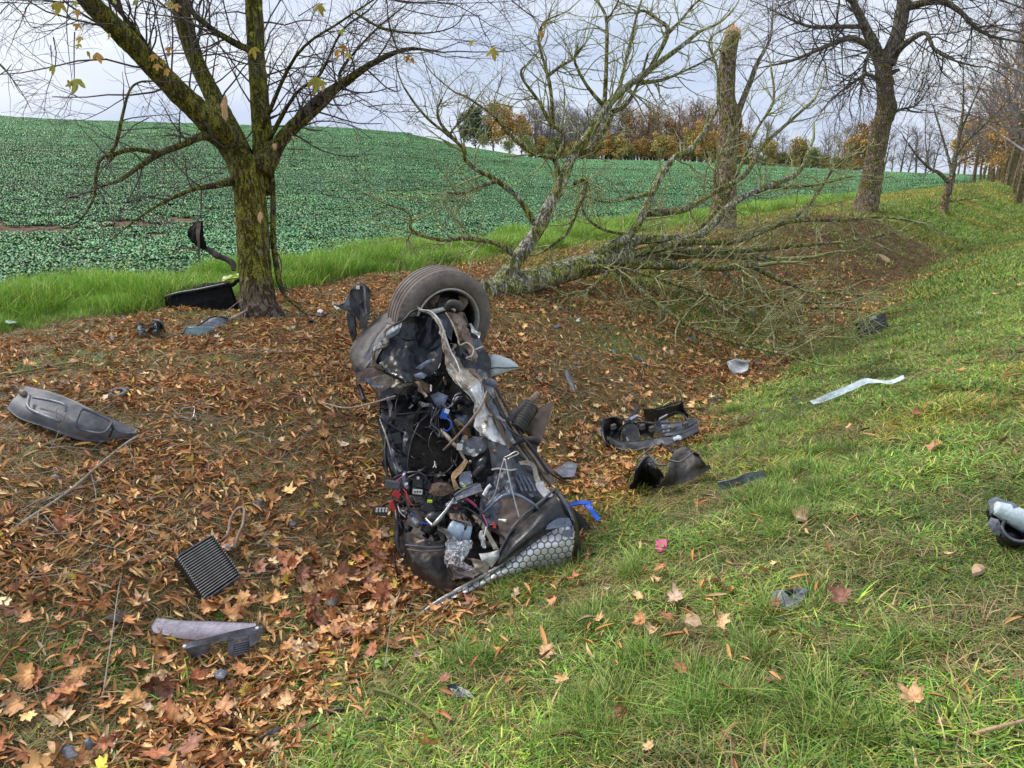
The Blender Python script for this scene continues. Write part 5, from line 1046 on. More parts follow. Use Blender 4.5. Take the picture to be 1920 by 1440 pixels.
for x, y, o, a, b, c, r, m in ((812, 562, -.03, .035, .045, .03, 20, 'brown_steel'), (832, 572, -.06, .05, .02, .03, -10, 'underbody'), (796, 572, -.02, .025, .03, .03, 0, 'brown_steel'), (870, 600, 0, .02, .05, .03, -20, 'underbody'), (851, 578, -.05, .018, .018, .02, 30, 'silver')):
    WB('brake_caliper', x, y, o, a, b, c, r, M[m], wheel, .35)
plate('backing_plate', [W(859, 555, -.03), W(868, 552, -.03), W(876, 560, -.03), (W(878, 568, -.03)), W(872, 577, -.03), W(864, 572, -.03)][::-1], M['tan_lump'], wheel, .004, .006)

# --- core body so that the section has depth all round
rows = []
for y, l, r in ((650, 720, 880), (700, 712, 915), (745, 710, 932), (800, 718, 958), (850, 728, 985), (900, 735, 1015), (950, 742, 1035), (1000, 746, 1058), (1045, 758, 1062), (1080, 782, 1020), (1100, 810, 960)):
    c = (l + r) / 2; h = (r - l) / 2; row = []
    for a in np.linspace(0, 2 * math.pi, 15): row.append(W(c + math.cos(a) * h * (.98 if abs(math.cos(a)) > .9 else 1), y, .36 - math.sin(a) * .24 - .0))
    rows.append(row)
sheet('body_core', rows, M['underbody'], wr, res=(50, 60), thick=.003, crumple=.03, cscale=7)
# --- wheel housing of smooth dark plastic and the torn shell under it
WS('wheel_arch_liner', [[(779, 548, -.02), (742, 578, .0), (716, 592, .04)], [(786, 560, -.08), (752, 592, -.08), (710, 612, -.02)], [(785, 582, -.12), (758, 607, -.12), (704, 640, -.05)], [(772, 600, -.1), (742, 625, -.12), (690, 668, -.03)]], M['dusty'], crumple=.006)
WS('splash_guard', [[(730, 580, .08), (726, 600, -.06), (722, 628, -.12)], [(702, 600, .08), (702, 622, -.10), (708, 652, -.16)], [(674, 626, .07), (680, 652, -.13), (694, 676, -.18)], [(655, 660, .07), (664, 682, -.11), (680, 698, -.16)], [(662, 698, .06), (668, 706, .0), (676, 713, -.05)]], M['dusty'], crumple=.006, res=(34, 22))
WS('inner_splash_guard', [[(726, 606, -.10), (744, 608, -.13)], [(706, 630, -.15), (730, 632, -.17)], [(690, 655, -.17), (712, 660, -.19)], [(672, 688, -.15), (698, 692, -.18)], [(668, 702, -.12), (690, 705, -.14)]], M['grey_plastic'], crumple=.006, res=(34, 14))
WS('arch_rail', [[(668, 700, -.14), (669, 722, -.12)], [(690, 690, -.17), (700, 712, -.16)], [(715, 682, -.18), (722, 700, -.17)], [(735, 684, -.16), (745, 692, -.15)], [(765, 695, -.14), (770, 708, -.13)]], M['mud_panel'], crumple=.008)
for x, y in ((673, 711), (699, 681), (716, 640), (745, 700)): WB('bolt', x, y, -.19, .008, .008, .006, 20, M['brown_steel'], bev=.4)
# dark dome of the wheel well, deep and concave
rows = []
for y, l, r, dp in ((590, 752, 818, .02), (605, 742, 824, .05), (625, 730, 828, .07), (645, 718, 829, .06), (662, 706, 829, .03), (682, 702, 826, .0), (700, 716, 818, -.05), (712, 742, 806, -.06)):
    rows.append([(l, y, -.17 + .05 * 0), ((3 * l + r) / 4, y + 4, -.21 + dp), ((l + r) / 2, y + 3, -.20 + dp), ((l + 3 * r) / 4, y, -.12 + dp), (r, y - 2, -.12)])
WS('wheel_housing', rows, M['black_gloss'], res=(40, 40), crumple=.012, cscale=8)
WT('housing_tear', [(752, 634, -.25), (763, 638, -.255), (776, 637, -.25), (790, 636, -.24)], [.003, .006, .006, .002], M['black_fabric'])
WS('torn_edge_plate', [[(722, 622, -.24), (753, 603, -.24)], [(723, 632, -.26), (752, 612, -.26)], [(731, 634, -.25), (748, 624, -.25)]], M['slate_steel'], crumple=.005)
WT('torn_edge', [(753, 602, -.26), (738, 609, -.27), (724, 619, -.27), (721, 628, -.27), (728, 638, -.27), (722, 650, -.26), (704, 657, -.25), (700, 672, -.24), (706, 688, -.22), (720, 694, -.2)], [.004, .006, .006, .007, .008, .006, .007, .01, .013, .008], M['tan_lump'], 7)
WT('torn_edge', [(753, 604, -.25), (762, 596, -.26), (770, 586, -.26), (783, 581, -.26), (800, 585, -.25), (814, 594, -.24)], [.006, .008, .007, .009, .007, .006], M['black'], 7)
WS('insulation_strip', [[(730, 684, -.2), (724, 697, -.2)], [(748, 690, -.22), (742, 704, -.2)], [(765, 702, -.22), (762, 714, -.2)], [(790, 712, -.2), (786, 728, -.18)], [(812, 725, -.18), (806, 738, -.16)]], M['tan_lump'], crumple=.02, cscale=20)
WS('bent_tray', [[(733, 702, -.2), (738, 722, -.21)], [(745, 712, -.17), (748, 728, -.2)], [(770, 708, -.17), (772, 722, -.2)], [(785, 710, -.15), (792, 716, -.16)]], M['beige_steel'], crumple=.012)
# blue-grey fragments glinting inside
for pts, m in (([(806, 741, -.10), (822, 735, -.12), (840, 742, -.12), (834, 757, -.12), (826, 767, -.1), (815, 757, -.1)], 'blue_steel'), ([(852, 776, -.08), (876, 779, -.09), (880, 790, -.08), (868, 802, -.07), (856, 792, -.08)], 'blue_steel'), ([(778, 690, -.22), (800, 676, -.22), (812, 672, -.22), (808, 680, -.22), (790, 692, -.22)], 'blue_steel'),
               ([(770, 703, -.22), (790, 697, -.22), (800, 703, -.22), (795, 710, -.22), (778, 709, -.22)], 'blue_steel'), ([(800, 582, -.14), (834, 574, -.16), (836, 581, -.16), (806, 591, -.14)], 'silver'), ([(818, 592, -.1), (840, 588, -.1), (850, 612, -.08), (846, 640, -.05), (832, 622, -.08)], 'slate_steel')):
    WPl('body_fragment', pts, M[m], thick=.004, bulge=.012, crumple=.008)
# left-hand torn bracket up top, its stalk
WPl('bracket_face', [(656, 546, .02), (671, 534, -.02), (682, 535, -.01), (684, 562, -.03), (686, 590, .0), (676, 604, .02), (664, 592, .0), (655, 572, -.02)], M['black'], thick=.006, bulge=-.02, crumple=.02)
WPl('bracket_side', [(682, 535, -.01), (690, 541, .05), (696, 549, .1), (694, 575, .08), (693, 601, .08), (686, 592, .0), (684, 562, -.03)], M['dusty'], thick=.006, crumple=.012)
WPl('bracket_side', [(656, 546, .02), (655, 572, -.02), (664, 592, .0), (669, 613, .06), (658, 597, .1), (648, 575, .08)], M['black_gloss'], thick=.006, crumple=.012)
WPl('bracket_lip', [(622, 568, -.06), (634, 572, -.07), (646, 567, -.06), (652, 554, -.03), (656, 572, -.02), (652, 584, .0), (640, 580, -.02)], M['slate'], thick=.006, bulge=.01, crumple=.008)
WT('bracket_hem', [(656, 546, .01), (671, 533, -.03), (683, 534, -.02), (697, 548, .09)], .005, M['grey_plastic'])
WT('bracket_hem', [(684, 537, -.02), (685, 563, -.04), (687, 590, -.01)], .004, M['slate'])
WPl('bracket_stalk', [(650, 585, .02), (664, 596, .0), (668, 628, .04), (660, 640, .08), (652, 612, .05)], M['black_gloss'], thick=.012, crumple=.02)
WPl('bracket_tab', [(676, 594, .0), (692, 592, .0), (688, 614, .04), (672, 618, .05)], M['dusty'], thick=.006, crumple=.02)
WB('bolt', 671, 539, -.05, .012, .012, .006, 0, M['white'], bev=.4)
WT('dangling_rod', [(670, 717, -.1), (676, 730, -.1), (683, 752, -.12)], [.014, .012, .016], M['black_gloss'], 8)
WT('splinter_branch', [(604, 755, -.15), (650, 765, -.2), (700, 755, -.24), (742, 742, -.25)], [.004, .006, .006, .004], M['stick'])
WPl('hanging_flap', [(715, 735, -.02), (738, 722, -.02), (742, 748, -.02), (712, 752, -.02)], M['grey_plastic'], thick=.004)

# --- the long twisted steel rail down the middle
rr = [((781, 583), (790, 581)), ((800, 586), (809, 583)), ((813, 598), (822, 596)), ((821, 615), (833, 614)), ((826, 638), (842, 640)), ((828, 660), (852, 656)), ((832, 685), (872, 686)), ((846, 712), (890, 700)), ((870, 733), (905, 712)), ((884, 752), (910, 740)),
      ((887, 778), (920, 765)), ((888, 800), (931, 788)), ((898, 815), (939, 812)), ((912, 824), (951, 834)), ((917, 845), (958, 848)), ((921, 874), (968, 868)), ((924, 882), (969, 880))]
rows = []
for i, ((a, b), (c, d)) in enumerate(rr):
    o = -.26 + .02 * math.sin(i * 1.3); rows.append([(a, b, o + .02), (a + (c - a) * .3, b + (d - b) * .3, o - .03), (a + (c - a) * .7, b + (d - b) * .7, o - .02 + .02 * math.sin(i)), (c, d, o + .04)])
WS('steel_rail', rows[:9], M['beige_steel'], res=(60, 20), crumple=.018, cscale=9, thick=.003)
WS('steel_rail', rows[8:14], M['silver'], res=(44, 20), crumple=.012, cscale=9, thick=.003)
WS('rail_foot', rows[13:], M['grey_plastic'], res=(20, 18), crumple=.008, thick=.004)
WT('rail_flange', [(789, 581, -.3), (807, 584, -.3), (821, 597, -.31), (830, 615, -.31), (838, 640, -.31), (846, 660, -.30), (856, 678, -.31), (864, 700, -.33)], [.004, .006, .007, .007, .007, .006, .005, .003], M['silver'], 6)
WT('rail_flange', [(922, 881, -.31), (935, 879, -.3), (955, 882, -.3), (969, 880, -.27)], [.006, .007, .006, .005], M['silver'], 6)
for x, y in ((862, 690), (858, 700), (896, 735)): WT('rail_rib', [(x - 18, y - 8, -.31), (x - 4, y + 10, -.31), (x + 8, y + 28, -.32)], [.003, .004, .003], M['silver'], 5)
for x, y in ((919, 779), (911, 790), (932, 829), (927, 846)): WT('bolt', [(x, y, -.27), (x + 2, y, -.33)], [.012, .009], M['brown_steel'], 8)
WS('rail_side', [[(868, 686, -.2), (892, 690, -.1)], [(902, 712, -.24), (914, 718, -.1)], [(908, 740, -.25), (920, 742, -.1)], [(930, 786, -.24), (942, 784, -.08)], [(955, 840, -.24), (966, 832, -.05)]], M['brown_steel'], crumple=.012)
# second arm, mud brown, with its bush on top
WT('arm_bush', [(835, 580, -.2), (846, 570, -.22), (860, 573, -.22), (867, 582, -.2)], [.022, .03, .03, .02], M['underbody'], 12)
rows = [[(835, 584, -.18), (852, 586, -.2), (868, 584, -.16)], [(845, 604, -.18), (860, 604, -.21), (875, 602, -.15)], [(852, 620, -.19), (866, 618, -.22), (880, 615, -.14)], [(860, 645, -.18), (874, 637, -.21), (886, 634, -.15)], [(871, 645, -.19), (882, 648, -.21), (891, 650, -.16)], [(882, 670, -.20), (890, 668, -.22), (897, 664, -.17)], [(886, 678, -.19), (891, 680, -.2), (895, 678, -.18)]]
WS('control_arm', rows, M['brown_steel'], res=(40, 18), crumple=.014, cscale=14)
WT('arm_edge', [(836, 586, -.22), (848, 606, -.23), (858, 632, -.23), (862, 647, -.23), (876, 643, -.23), (888, 655, -.24), (884, 668, -.24), (874, 671, -.22), (886, 676, -.23)], [.004, .006, .006, .006, .006, .006, .005, .004, .003], M['beige_steel'], 6)
WS('body_side', [[(870, 600, .05), (888, 625, .08)], [(862, 650, -.1), (906, 645, .0)], [(868, 672, -.13), (916, 665, .02)], [(880, 700, -.1), (924, 684, .05)], [(895, 712, -.08), (911, 712, .02)]], M['black_gloss'], crumple=.015)
WB('square_bushing', 897, 648, -.12, .026, .04, .02, -25, M['slate'])
WT('bushing_band', [(888, 657, -.15), (906, 650, -.15)], [.008, .008], M['silver'])
WT('tube_end', [(906, 716, -.06), (926, 722, .0)], [.035, .035], M['slate'], 14)
WPl('headlamp_lens', [(916, 664, .12), (935, 665, .12), (956, 673, .13), (971, 684, .13), (973, 690, .13), (950, 697, .12), (920, 706, .1), (914, 690, .12)], M['lens'], thick=.01, bulge=.03, crumple=.004, smooth=True)
WT('lens_seal', [(905, 697, .08), (925, 690, .06), (950, 690, .08), (972, 689, .1)], .004, M['black'])
# --- floor / engine bay side
WS('floor_panel', [[(712, 742, .02), (760, 738, .03), (830, 745, .04)], [(712, 790, -.03), (765, 790, -.02), (850, 800, 0)], [(722, 850, -.06), (780, 850, -.04), (875, 850, -.04)], [(735, 895, -.08), (790, 890, -.06), (885, 890, -.06)]], M['black'], crumple=.016, res=(34, 30))
WS('felt_pad', [[(797, 779, -.08), (815, 779, -.08), (834, 787, -.07)], [(777, 817, -.10), (812, 815, -.11), (850, 822, -.09)], [(767, 850, -.12), (810, 850, -.13), (856, 852, -.11)], [(765, 872, -.12), (808, 876, -.13), (850, 870, -.11)], [(780, 884, -.11), (810, 889, -.12), (836, 884, -.11)]], M['felt'], crumple=.01, res=(34, 26), thick=.012)
WT('pad_beading', [(834, 786, -.1), (800, 778, -.12), (776, 815, -.14), (765, 862, -.15), (768, 885, -.14), (806, 892, -.15), (836, 886, -.14), (854, 866, -.13), (858, 850, -.12)], .006, M['black_gloss'], 6, 60)
WS('side_rail', [[(707, 785, -.08), (722, 778, -.04)], [(716, 815, -.1), (732, 812, -.06)], [(727, 850, -.12), (742, 846, -.08)], [(738, 880, -.14), (754, 876, -.1)], [(745, 892, -.13), (758, 890, -.1)]], M['grey_plastic'], crumple=.008, res=(30, 10))
WT('side_rail_edge', [(712, 786, -.13), (722, 812, -.15), (733, 848, -.17), (744, 884, -.18)], [.005, .006, .006, .004], M['beige_steel'])
for i in range(7): WB('rail_bolt', 725 + i * 4.6, 795 + i * 15, -.13, .009, .009, .008, 20, M['black_gloss'], bev=.4)
WB('relay_box', 745, 822, -.1, .028, .035, .02, -12, M['black']); WB('relay_box', 722, 783, -.1, .03, .014, .02, 35, M['grey_plastic'])
WPl('cover_panel', [(864, 826, -.16), (868, 814, -.16), (895, 819, -.17), (912, 818, -.17), (916, 838, -.16), (905, 848, -.16), (880, 854, -.15), (866, 850, -.15), (858, 836, -.15)], M['slate'], thick=.02, bulge=.01, crumple=.003)
for x, y in ((889, 846), (901, 844), (868, 828), (882, 865)): WT('bolt', [(x, y, -.17), (x, y, -.2)], [.009, .007], M['silver'], 8)
WS('trim_lump', [[(850, 785, -.16), (860, 785, -.18), (868, 790, -.16)], [(852, 796, -.18), (868, 796, -.23), (882, 806, -.18)], [(858, 808, -.17), (874, 808, -.22), (889, 820, -.17)], [(866, 816, -.15), (878, 822, -.18), (887, 826, -.15)]], M['tan_lump'], crumple=.015, cscale=16)
WB('yellow_clip', 873, 820, -.21, .012, .012, .01, 20, M['gold'])
WT('frame_rail', [(832, 755, -.1), (845, 790, -.12), (856, 820, -.13), (866, 850, -.13)], [.014, .016, .016, .014], M['underbody'], 8)
WT('loom', [(825, 805, -.16), (838, 818, -.19), (850, 832, -.2), (860, 842, -.2), (872, 862, -.18), (880, 868, -.16)], [.01, .014, .013, .01, .008, .006], M['beige_steel'], 8)
WB('white_label', 862, 838, -.22, .017, .019, .004, 5, M['white'], bev=.05); WB('blue_connector', 834, 776, -.2, .022, .03, .015, 25, M['blue']); WB('white_label', 838, 771, -.22, .014, .013, .006, 20, M['white'])
WT('bare_rod', [(831, 845, -.24), (860, 815, -.29), (886, 785, -.32), (904, 757, -.33), (913, 733, -.33)], [.007, .007, .009, .007, .004], M['brown_steel'], 6)
WT('white_clip', [(815, 865, -.16), (815, 872, -.16), (812, 877, -.16)], .0035, M['white']); WT('white_clip', [(815, 871, -.16), (818, 877, -.16)], .0035, M['white']); WT('white_clip', [(808, 722, -.2), (808, 734, -.2)], .006, M['white'])
WS('ochre_bracket', [[(873, 859, -.2), (878, 864, -.2)], [(858, 876, -.22), (866, 884, -.22)], [(846, 890, -.22), (854, 896, -.22)], [(849, 908, -.22), (856, 904, -.22)], [(853, 920, -.2), (862, 915, -.2)]], M['gold'], crumple=.006, thick=.008)
WS('blue_motor', [[(864, 885, -.14), (882, 882, -.14)], [(860, 896, -.18), (886, 898, -.18)], [(862, 908, -.18), (884, 908, -.18)]], M['blue_steel'], crumple=.004); WT('motor_ring', [(864, 905, -.2), (872, 912, -.21), (884, 906, -.2)], [.014, .02, .014], M['slate'], 10)
WB('yellow_clip', 871, 913, -.23, .009, .007, .006, -20, M['yellow']); WB('yellow_clip', 806, 940, -.2, .014, .008, .01, 5, M['yellow'], bev=.3); WB('connector_body', 806, 933, -.19, .012, .014, .01, 5, M['black_gloss'])
WT('air_duct', [(893, 888, -.14), (904, 870, -.18), (914, 862, -.18)], [.03, .035, .03], M['black_gloss'], 12); WT('hose', [(888, 893, -.2), (900, 880, -.22), (908, 873, -.22)], [.018, .02, .018], M['black'], 10)
WPl('fibre_plate', [(803, 924, -.2), (811, 907, -.2), (826, 904, -.21), (842, 907, -.21), (850, 922, -.2), (832, 930, -.2), (815, 930, -.2)], M['fibre'], thick=.008, bulge=.014, crumple=.014)
WPl('battery_tray', [(776, 930, -.08), (783, 905, -.08), (830, 900, -.09), (868, 925, -.1), (880, 950, -.1), (868, 972, -.1), (830, 968, -.1), (784, 955, -.08)], M['black'], thick=.03, bulge=.01, crumple=.015)
WB('module', 784, 904, -.16, .032, .028, .03, 5, M['black']); WB('connector_plate', 783, 922, -.18, .028, .014, .006, 5, M['white'], bev=.1)
for dx in (-5, 0, 5): WB('contact', 783 + dx, 922, -.19, .004, .004, .004, 0, M['black_gloss'])
WB('module_pin', 784, 896, -.2, .008, .008, .006, 0, M['white'], bev=.4)
WB('plug_housing', 737, 908, -.18, .044, .02, .02, 10, M['grey_plastic']); WB('red_connector', 744, 927, -.19, .024, .016, .015, 35, M['red']); WB('red_connector', 736, 948, -.19, .012, .028, .012, -20, M['red']); WB('black_plug', 716, 958, -.15, .034, .026, .02, 8, M['black_gloss'])
for i in range(4): WB('plug_tooth', 707 + i * 6, 956, -.18, .006, .012, .012, 8, M['silver'])
# wires: each strand its own tube
random.seed(5)
def wire(pts, r, m): WT('wire', [(a, b, o) for a, b, o in pts], r, M[m], 5, 8 * len(pts))
for k in range(8): 
    o = random.uniform(-.24, -.16); wire([(820 + random.uniform(-12, 6), 768 + random.uniform(-6, 8), o), (815 + random.uniform(-8, 8), 790 + random.uniform(-4, 10), o - .01), (818 + random.uniform(-6, 6), 808, o), (826 + random.uniform(-6, 6), 820, o)], .0035, random.choice(['black_gloss', 'black', 'grey_plastic', 'black', 'lilac', 'black_gloss']))
for k in range(7): wire([(836, 768, -.2), (848 + random.uniform(-3, 3), 758, -.22), (855 + random.uniform(-4, 4), 745 + random.uniform(-5, 4), -.24), (866, 738 + random.uniform(-4, 6), -.2)], .0045, random.choice(['lilac', 'grey_plastic', 'black_gloss', 'mud_panel']))
wire([(833, 782, -.2), (845, 790, -.22), (846, 800, -.22), (838, 808, -.2), (830, 803, -.18)], .004, 'blue')
wire([(822, 798, -.18), (808, 815, -.2), (804, 835, -.2), (811, 850, -.18)], .005, 'black_gloss'); wire([(797, 802, -.16), (806, 800, -.18), (815, 795, -.18), (818, 782, -.18)], .004, 'black_gloss')
wire([(750, 735, -.1), (742, 760, -.14), (744, 785, -.14), (760, 790, -.12), (766, 800, -.12)], .004, 'black'); wire([(712, 782, -.15), (738, 800, -.17), (765, 815, -.17)], .007, 'black_gloss'); wire([(775, 795, -.1), (780, 775, -.14), (800, 756, -.14)], .005, 'black_gloss')
wire([(740, 778, -.13), (780, 774, -.15), (815, 771, -.15)], .005, 'black'); wire([(775, 800, -.12), (800, 780, -.15), (806, 760, -.15)], .005, 'black')
wire([(738, 898, -.16), (760, 888, -.2), (785, 886, -.22), (800, 898, -.2), (795, 908, -.18)], .009, 'black_gloss'); wire([(742, 894, -.16), (765, 896, -.2), (790, 882, -.22), (800, 875, -.18)], .008, 'black'); wire([(750, 918, -.18), (760, 903, -.2), (772, 892, -.2), (786, 888, -.2)], .01, 'underbody')
wire([(725, 800, -.1), (722, 850, -.14), (727, 895, -.14), (735, 905, -.14)], .01, 'black'); wire([(742, 905, -.2), (752, 895, -.22), (762, 890, -.2)], .0025, 'pink')
wire([(752, 912, -.18), (762, 925, -.2), (766, 940, -.2), (776, 948, -.18)], .0045, 'red'); wire([(745, 945, -.18), (750, 960, -.2), (760, 970, -.18)], .0035, 'lilac'); wire([(748, 915, -.2), (758, 930, -.2), (764, 950, -.18), (775, 965, -.16)], .0035, 'black')
wire([(770, 955, -.16), (780, 975, -.18), (800, 982, -.18), (812, 980, -.16)], .004, 'blue'); wire([(716, 950, -.15), (728, 942, -.18), (740, 938, -.18)], .008, 'black')
wire([(860, 931, -.24), (872, 933, -.25), (884, 940, -.25), (894, 949, -.24)], .003, 'pink'); wire([(862, 934, -.24), (874, 937, -.25), (886, 945, -.25), (892, 952, -.24)], .002, 'pink')
wire([(850, 954, -.2), (872, 952, -.23), (895, 966, -.24), (915, 985, -.24), (930, 998, -.22), (945, 1008, -.2)], .007, 'black_gloss'); wire([(893, 950, -.24), (905, 965, -.25), (912, 985, -.25), (920, 1000, -.24)], .006, 'black_gloss')
wire([(903, 960, -.25), (910, 975, -.26), (915, 988, -.26)], .0025, 'pink'); wire([(922, 978, -.25), (930, 990, -.26), (938, 1002, -.26), (946, 1012, -.24)], .005, 'black'); WT('red_sleeve', [(924, 979, -.27), (929, 991, -.27)], [.008, .008], M['red']); WT('red_sleeve', [(852, 954, -.22), (858, 953, -.22)], [.006, .006], M['red'])
for k in range(26):
    a, b = random.uniform(760, 940), random.uniform(885, 1010); l = random.uniform(15, 45); an = random.uniform(0, 6.28); o = random.uniform(-.2, -.1)
    wire([(a, b, o), (a + math.cos(an) * l * .5 + random.uniform(-8, 8), b + math.sin(an) * l * .5 + random.uniform(-8, 8), o - .05), (a + math.cos(an) * l, b + math.sin(an) * l, o + .02)], random.uniform(.003, .006), random.choice(['black_gloss', 'black', 'black_gloss', 'grey_plastic', 'underbody']))
for k in range(22):
    a, b = random.uniform(715, 860), random.uniform(740, 885); l = random.uniform(15, 50); an = random.uniform(0, 6.28); o = random.uniform(-.12, -.06)
    wire([(a, b, o), (a + math.cos(an) * l * .5 + random.uniform(-8, 8), b + math.sin(an) * l * .5 + random.uniform(-8, 8), o - .05), (a + math.cos(an) * l, b + math.sin(an) * l, o + .02)], random.uniform(.003, .006), random.choice(['black_gloss', 'black', 'black_gloss', 'underbody']))
# clutter of small brackets, clips and hoses in the bay
tmq = TM(); rg = random.Random(8)
for k in range(230):
    zone = rg.random()
    if zone < .45: a, b, o = rg.uniform(745, 945), rg.uniform(880, 1030), rg.uniform(-.13, .02)
    elif zone < .8: a, b, o = rg.uniform(712, 890), rg.uniform(735, 885), rg.uniform(-.05, .06)
    else: a, b, o = rg.uniform(780, 900), rg.uniform(700, 780), rg.uniform(-.14, 0)
    e = Euler((rg.uniform(0, 3), rg.uniform(0, 3), rg.uniform(0, 3))).to_matrix(); sx = rg.uniform(.008, .04); V_, F_ = box_geo(W(a, b, o), e @ Vector((sx, 0, 0)), e @ Vector((0, rg.uniform(.006, .02), 0)), e @ Vector((0, 0, rg.uniform(.004, .015)))); tmq.raw(V_, F_)
o_ = tmq.build('broken_bracketry', M['black_gloss'], wr, smooth=False); o_['kind'] = 'stuff'
tmq = TM()
for k in range(46):
    a, b = rg.uniform(760, 945), rg.uniform(700, 1030); e = Euler((rg.uniform(0, 3), rg.uniform(0, 3), rg.uniform(0, 3))).to_matrix(); V_, F_ = box_geo(W(a, b, rg.uniform(-.17, -.06)), e @ Vector((rg.uniform(.006, .03), 0, 0)), e @ Vector((0, rg.uniform(.004, .008), 0)), e @ Vector((0, 0, rg.uniform(.003, .006)))); tmq.raw(V_, F_)
o_ = tmq.build('broken_steel_scraps', M['beige_steel'], wr, smooth=False); o_['kind'] = 'stuff'

rgs = random.Random(77)
SL = [(700, 716, 40, 6, 20), (745, 716, 30, 5, -30), (790, 728, 34, 5, 60), (915, 730, 40, 6, 70), (930, 770, 50, 5, 62), (952, 812, 46, 5, 60), (905, 700, 24, 8, 50), (730, 760, 40, 4, 75), (742, 860, 50, 4, 70), (760, 900, 34, 5, 60), (880, 735, 24, 5, 100), (800, 760, 30, 4, 20),
      (850, 940, 34, 5, -20), (905, 930, 30, 5, 40), (930, 900, 34, 4, 80), (975, 895, 34, 5, 65), (990, 920, 30, 5, 55), (830, 995, 34, 5, 40), (905, 1010, 34, 6, 70), (780, 1010, 30, 4, 10), (870, 1075, 40, 6, 10), (820, 890, 30, 4, 0), (886, 846, 22, 5, 40), (760, 822, 30, 4, 80), (850, 655, 26, 4, 70), (890, 620, 30, 5, 70), (700, 660, 30, 4, 120)]
for i, (a, b, l, w, an) in enumerate(SL):
    r_ = math.radians(an + rgs.uniform(-12, 12)); dx, dy = math.cos(r_), math.sin(r_); nx, ny = -dy, dx; o = rgs.uniform(-.27, -.19) if a < 900 else rgs.uniform(-.26, -.2); rows = []
    for k in range(5):
        f = k / 4 - .5; ww = w * (1 - abs(f) * 1.1) * rgs.uniform(.7, 1.2); j = rgs.uniform(-3, 3); rows.append([(a + dx * l * f + nx * (ww + j), b + dy * l * f + ny * (ww + j), o + rgs.uniform(-.02, .02)), (a + dx * l * f + nx * (j - ww), b + dy * l * f + ny * (j - ww), o + rgs.uniform(-.02, .03))])
    WS('torn_strip', rows, M[rgs.choice(['beige_steel', 'silver', 'blue_steel', 'brown_steel', 'slate_steel', 'dusty', 'grey_plastic'])], res=(14, 5), crumple=.006, cscale=20)
# struts and rods
WT('gas_strut', [(852, 934, -.22), (838, 955, -.25), (822, 975, -.26), (812, 985, -.25)], [.009, .009, .013, .010], M['wire_metal'], 10); WT('strut_foot', [(812, 986, -.25), (800, 974, -.22), (802, 968, -.2)], [.010, .009, .006], M['wire_metal'], 8)
WT('support_rod', [(852, 930, -.25), (864, 921, -.26), (880, 914, -.26), (896, 907, -.24)], [.008] * 4, M['grey_plastic'], 8)
WS('latch_arm', [[(852, 928, -.24), (856, 940, -.24)], [(875, 918, -.25), (880, 931, -.25)], [(900, 907, -.24), (905, 922, -.24)]], M['slate'], crumple=.005, thick=.01)
WT('thin_rod', [(946, 858, -.34), (938, 885, -.33), (930, 920, -.31), (920, 942, -.28)], .0045, M['wire_metal']); WT('thin_rod', [(947, 860, -.34), (954, 895, -.34), (964, 935, -.34), (974, 973, -.33)], .0048, M['wire_metal'])
WT('rod_bracket', [(946, 858, -.34), (955, 854, -.35), (967, 847, -.36), (972, 851, -.36), (957, 858, -.36), (952, 862, -.36)], .005, M['wire_metal']); WT('rod_bracket', [(969, 848, -.36), (976, 856, -.34), (984, 862, -.3)], .006, M['black'])
WT('thin_rod', [(903, 1024, -.26), (908, 1005, -.28), (912, 988, -.28)], .005, M['silver']); WT('ball_stud', [(909, 925, -.24), (914, 915, -.24), (920, 910, -.24)], [.014, .009, .012], M['white'], 8); WT('ball_stud', [(906, 930, -.24), (911, 922, -.24)], [.014, .012], M['silver'], 8)
WT('ball_stud', [(935, 975, -.24), (950, 977, -.26)], [.008, .012], M['silver'], 8)
# inner fender of slate steel at lower right with brown panel
WS('inner_fender', [[(915, 895, -.1), (945, 880, -.14), (975, 866, -.12), (1000, 875, .0)], [(908, 920, -.12), (945, 915, -.18), (985, 900, -.16), (1015, 905, .02)], [(898, 950, -.14), (925, 950, -.2), (975, 940, -.16), (1030, 945, -.02)], [(905, 985, -.15), (930, 985, -.18), (960, 1000, -.14), (1010, 990, -.05)]], M['slate_steel'], crumple=.02, res=(40, 40), cscale=6)
for i in range(4): WT('fender_rib', [(962 + i * 9, 885 + i * 3, -.19), (972 + i * 9, 905 + i * 2, -.2), (980 + i * 8, 922, -.2)], [.007, .009, .007], M['slate_steel'], 8)
WS('fender_lip', [[(972, 866, -.2), (976, 872, -.2)], [(990, 864, -.2), (990, 873, -.2)], [(1003, 872, -.19), (998, 879, -.19)], [(1009, 893, -.17), (1001, 898, -.18)], [(1016, 905, -.17), (1010, 912, -.17)]], M['beige_steel'], crumple=.006)
WS('pale_hinge_plate', [[(1004, 905, -.19), (1018, 901, -.18)], [(1006, 915, -.2), (1024, 912, -.18)], [(1016, 927, -.2), (1034, 923, -.18)], [(1022, 934, -.2), (1040, 930, -.17)]], M['silver'], crumple=.008)
WS('brown_inner_panel', [[(934, 936, -.20), (955, 930, -.22), (980, 932, -.22), (1000, 948, -.2)], [(930, 965, -.2), (950, 965, -.23), (985, 960, -.23), (1000, 962, -.2)], [(935, 992, -.2), (955, 995, -.22), (975, 985, -.22), (985, 985, -.2)], [(935, 1020, -.18), (945, 1018, -.2), (955, 1010, -.2), (962, 1008, -.2)]], M['mud_panel'], crumple=.01, res=(30, 26))
WT('panel_hem', [(899, 968, -.2), (930, 940, -.24), (950, 927, -.25), (972, 929, -.25), (1000, 945, -.24), (1010, 955, -.22)], [.006, .009, .010, .010, .009, .006], M['blue_steel'], 8)
